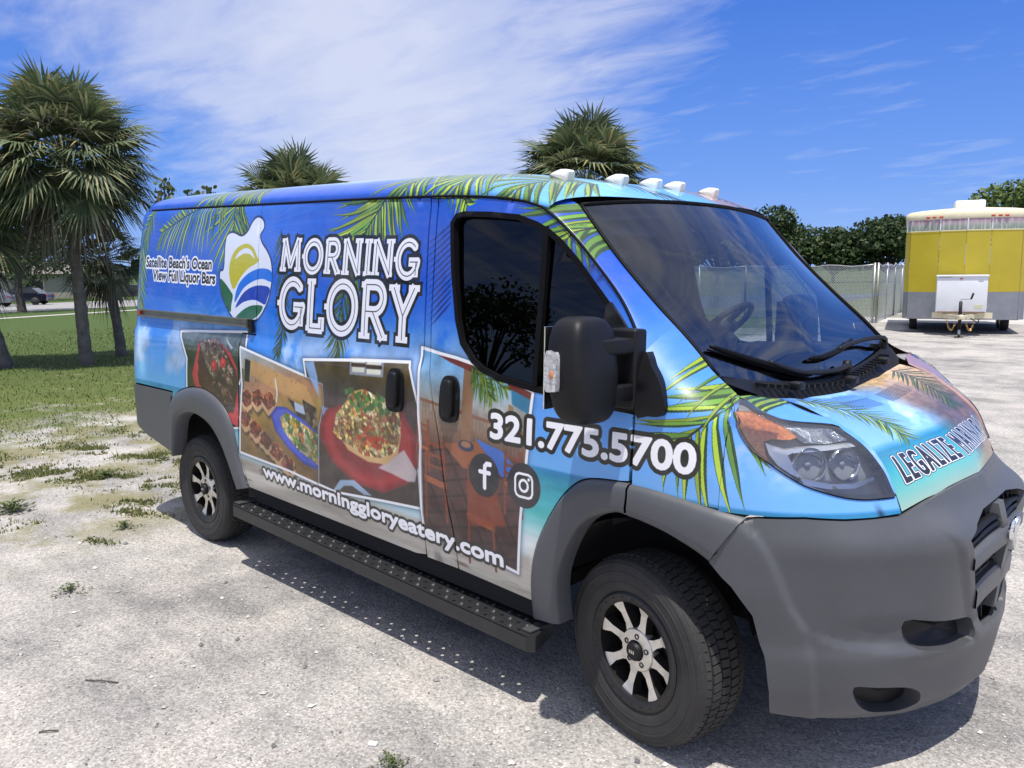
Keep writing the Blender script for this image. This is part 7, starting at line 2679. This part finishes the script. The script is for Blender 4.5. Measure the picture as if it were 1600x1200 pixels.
    for s in (-1, 1):
        p0, p1 = Vector((-.14 + s * .10, -1.15, .58)), Vector((-.14 + s * .36, -.95, .58))
        k = 14
        for i in range(k):
            f = (i + .5) / k
            c = p0.lerp(p1, f) + Vector((0, 0, -1.5 * f * (1 - f)))
            ax = Vector((1, 0, 0)) if i % 2 else Vector((0, 1, 0))
            tg = (p1 - p0) + Vector((0, 0, -1.5 * (1 - 2 * f)))
            tg.normalize()
            sd = tg.cross(ax).normalized()
            ring = [tuple(c + tg * .040 * math.cos(a) + sd * .022 * math.sin(a)) for a in np.linspace(0, 6.283, 9)]
            MB().tube(ring, .007, 4, False).build('chain_link', M_CHAIN, tr)
    MB().tube([(-.05, -.6, .62), (.15, -.85, .50), (.30, -.9, .40), (.33, -.6, .50)], .016, 6).build('brake_cable', M_BLACK, tr, True)
    # wheels and under-frame
    for s, x in ((-1, -1.30), (1, 1.20)):
        for y in (2.1, 3.0):
            w_ = bpy.data.objects.new('trailer_wheel', None)
            w_.location = (x, y, .34)
            link(w_, tr)
            q = MB().lathe([(.001, -.10), (.19, -.10), (.20, -.11), (.32, -.11), (.34, -.08), (.34, .08), (.32, .11), (.001, .11)], 24)
            q.v = [(b_, a_, c_) for a_, b_, c_ in q.v]
            auto_smooth(q.build('tyre', M_TYRE, w_), 40)
            q = MB().lathe([(.001, -.115), (.15, -.118), (.18, -.108)], 16)
            q.v = [(b_, a_, c_) for a_, b_, c_ in q.v]
            q.build('wheel_disc', M_WHT, w_)
    MB().box((-.05, 3.0, .46), (2.9, 5.0, .10)).build('chassis', M_DARK, tr)


trailer()


# ------------------------------------------------------------------ parked cars and house across the road
def car(loc, rz, colr, label):
    c = empty('parked_car', loc, rz, label=label, category='car', group='cars parked across the road')
    m = mat('car_paint_' + str(len(bpy.data.materials)), colr, .2, .3, coat=1.0)
    body = [(-2.25, .35), (-2.3, .62), (-2.2, .90), (-1.5, .98), (-.9, 1.0), (.9, .98), (1.7, .88), (2.2, .74), (2.28, .5), (2.2, .32)]
    rows = []
    for s, sc in ((-.90, .90), (-.86, .985), (-.6, 1.0), (.6, 1.0), (.86, .985), (.90, .90)):
        rows.append([(x * (.99 if abs(s) > .85 else 1), s, .32 + (z - .32) * sc) for x, z in body])
    b = loft('body', rows, m, c)
    MB().prism(body, -.898, .898, 'xz').build('body_side', m, c)
    cab = [(-1.75, .95), (-1.15, 1.38), (-.7, 1.45), (.25, 1.42), (1.05, .95)]
    mb = MB()
    V = []
    for s, k in ((-.80, 1), (.80, 1)):
        V += [(x, s * (.80 if z > 1.2 else .97), z) for x, z in cab]
    n = len(cab)
    mb.add(V, [tuple(range(n))[::-1], tuple(range(n, 2 * n))] + [(i, i + 1, n + i + 1, n + i) for i in range(n - 1)])
    mb.build('cabin', mat('car_glass', (.012, .014, .018), .05, coat=.5), c)
    mb = MB().box((-.30, 0, 1.45), (1.0, 1.30, .03), None, .01)
    mb.build('roof_panel', m, c)
    for x in (-1.4, 1.4):
        for s in (-1, 1):
            w_ = MB().lathe([(.001, -.10), (.2, -.10), (.31, -.09), (.32, .09), (.001, .1)], 18, 'y', (x, s * .82, .32)).build('wheel', M_TYRE, c, True)
    for s in (-1, 1):
        MB().box((-2.26, s * .66, .78), (.06, .34, .14), None, .02).build('tail_lamp', M_TAIL, c)
        MB().box((2.16, s * .66, .66), (.10, .34, .12), None, .02).build('headlamp', M_PILL, c)
    return c


car((-73.6, 17.3, gz(-73.6) + .02), math.radians(-128), (.012, .014, .03), 'dark parked car behind the branching tree across the road')
car((-70.0, 13.6, gz(-70) + .02), math.radians(-128), (.20, .21, .24), 'grey car cut by the left edge across the road')
car((-79.5, 28.4, gz(-79.5) + .02), math.radians(-128), (.02, .022, .025), 'dark car far across the road beside the van rear corner')

hs = empty('low_house', (-108, 27.0, gz(-108)), math.radians(54), label='low pale house across the road behind the palms', category='house')
MB().box((0, 0, 1.4), (22, 8, 2.8)).build('wall', mat('cream_render', (.34, .32, .28), .9, vary=.08), hs)
mb = MB()
mb.add([(-11.6, -4.6, 2.8), (11.6, -4.6, 2.8), (11.6, 4.6, 2.8), (-11.6, 4.6, 2.8), (-9, 0, 4.3), (9, 0, 4.3)], [(0, 1, 5, 4), (2, 3, 4, 5), (1, 2, 5), (3, 0, 4), (3, 2, 1, 0)])
mb.build('roof', mat('shingle_roof', (.20, .18, .165), .9, vary=.15, vscale=3), hs)
for x in (-7, -2.5, 3, 7.5):
    for sy in (-4.02,):
        wn = MB().box((x, sy, 1.5), (1.6, .06, 1.2)).build('window', mat('window_frame_white', (.7, .7, .68), .5), hs)
        MB().box((x, sy - .035, 1.5), (1.4, .02, 1.0)).build('pane', mat('house_pane', (.03, .035, .04), .08), wn)

# small litter and twigs on the lot
MB().box((-.72, -1.62, .006), (.035, .022, .010), Matrix.Rotation(.5, 3, 'Z'), .003).build('paper_scrap', mat('white_paper', (.85, .85, .84), .7), label='small white scrap lying on the gravel near the weed', category='litter')
for k, (x, y, a, L, lab) in enumerate(((-2.05, -2.18, .6, .16, 'longer thin dark twig on the pale gravel'), (-1.75, -2.45, .9, .07, 'short dark twig nearest the bottom left of the lot'))):
    MB().tube([(x, y, .006), (x + L * .5 * math.cos(a), y + L * .5 * math.sin(a), .009), (x + L * math.cos(a), y + L * math.sin(a), .006)], .003, 5).build('twig', M_WOOD, label=lab, category='twig', group='twigs on the gravel')
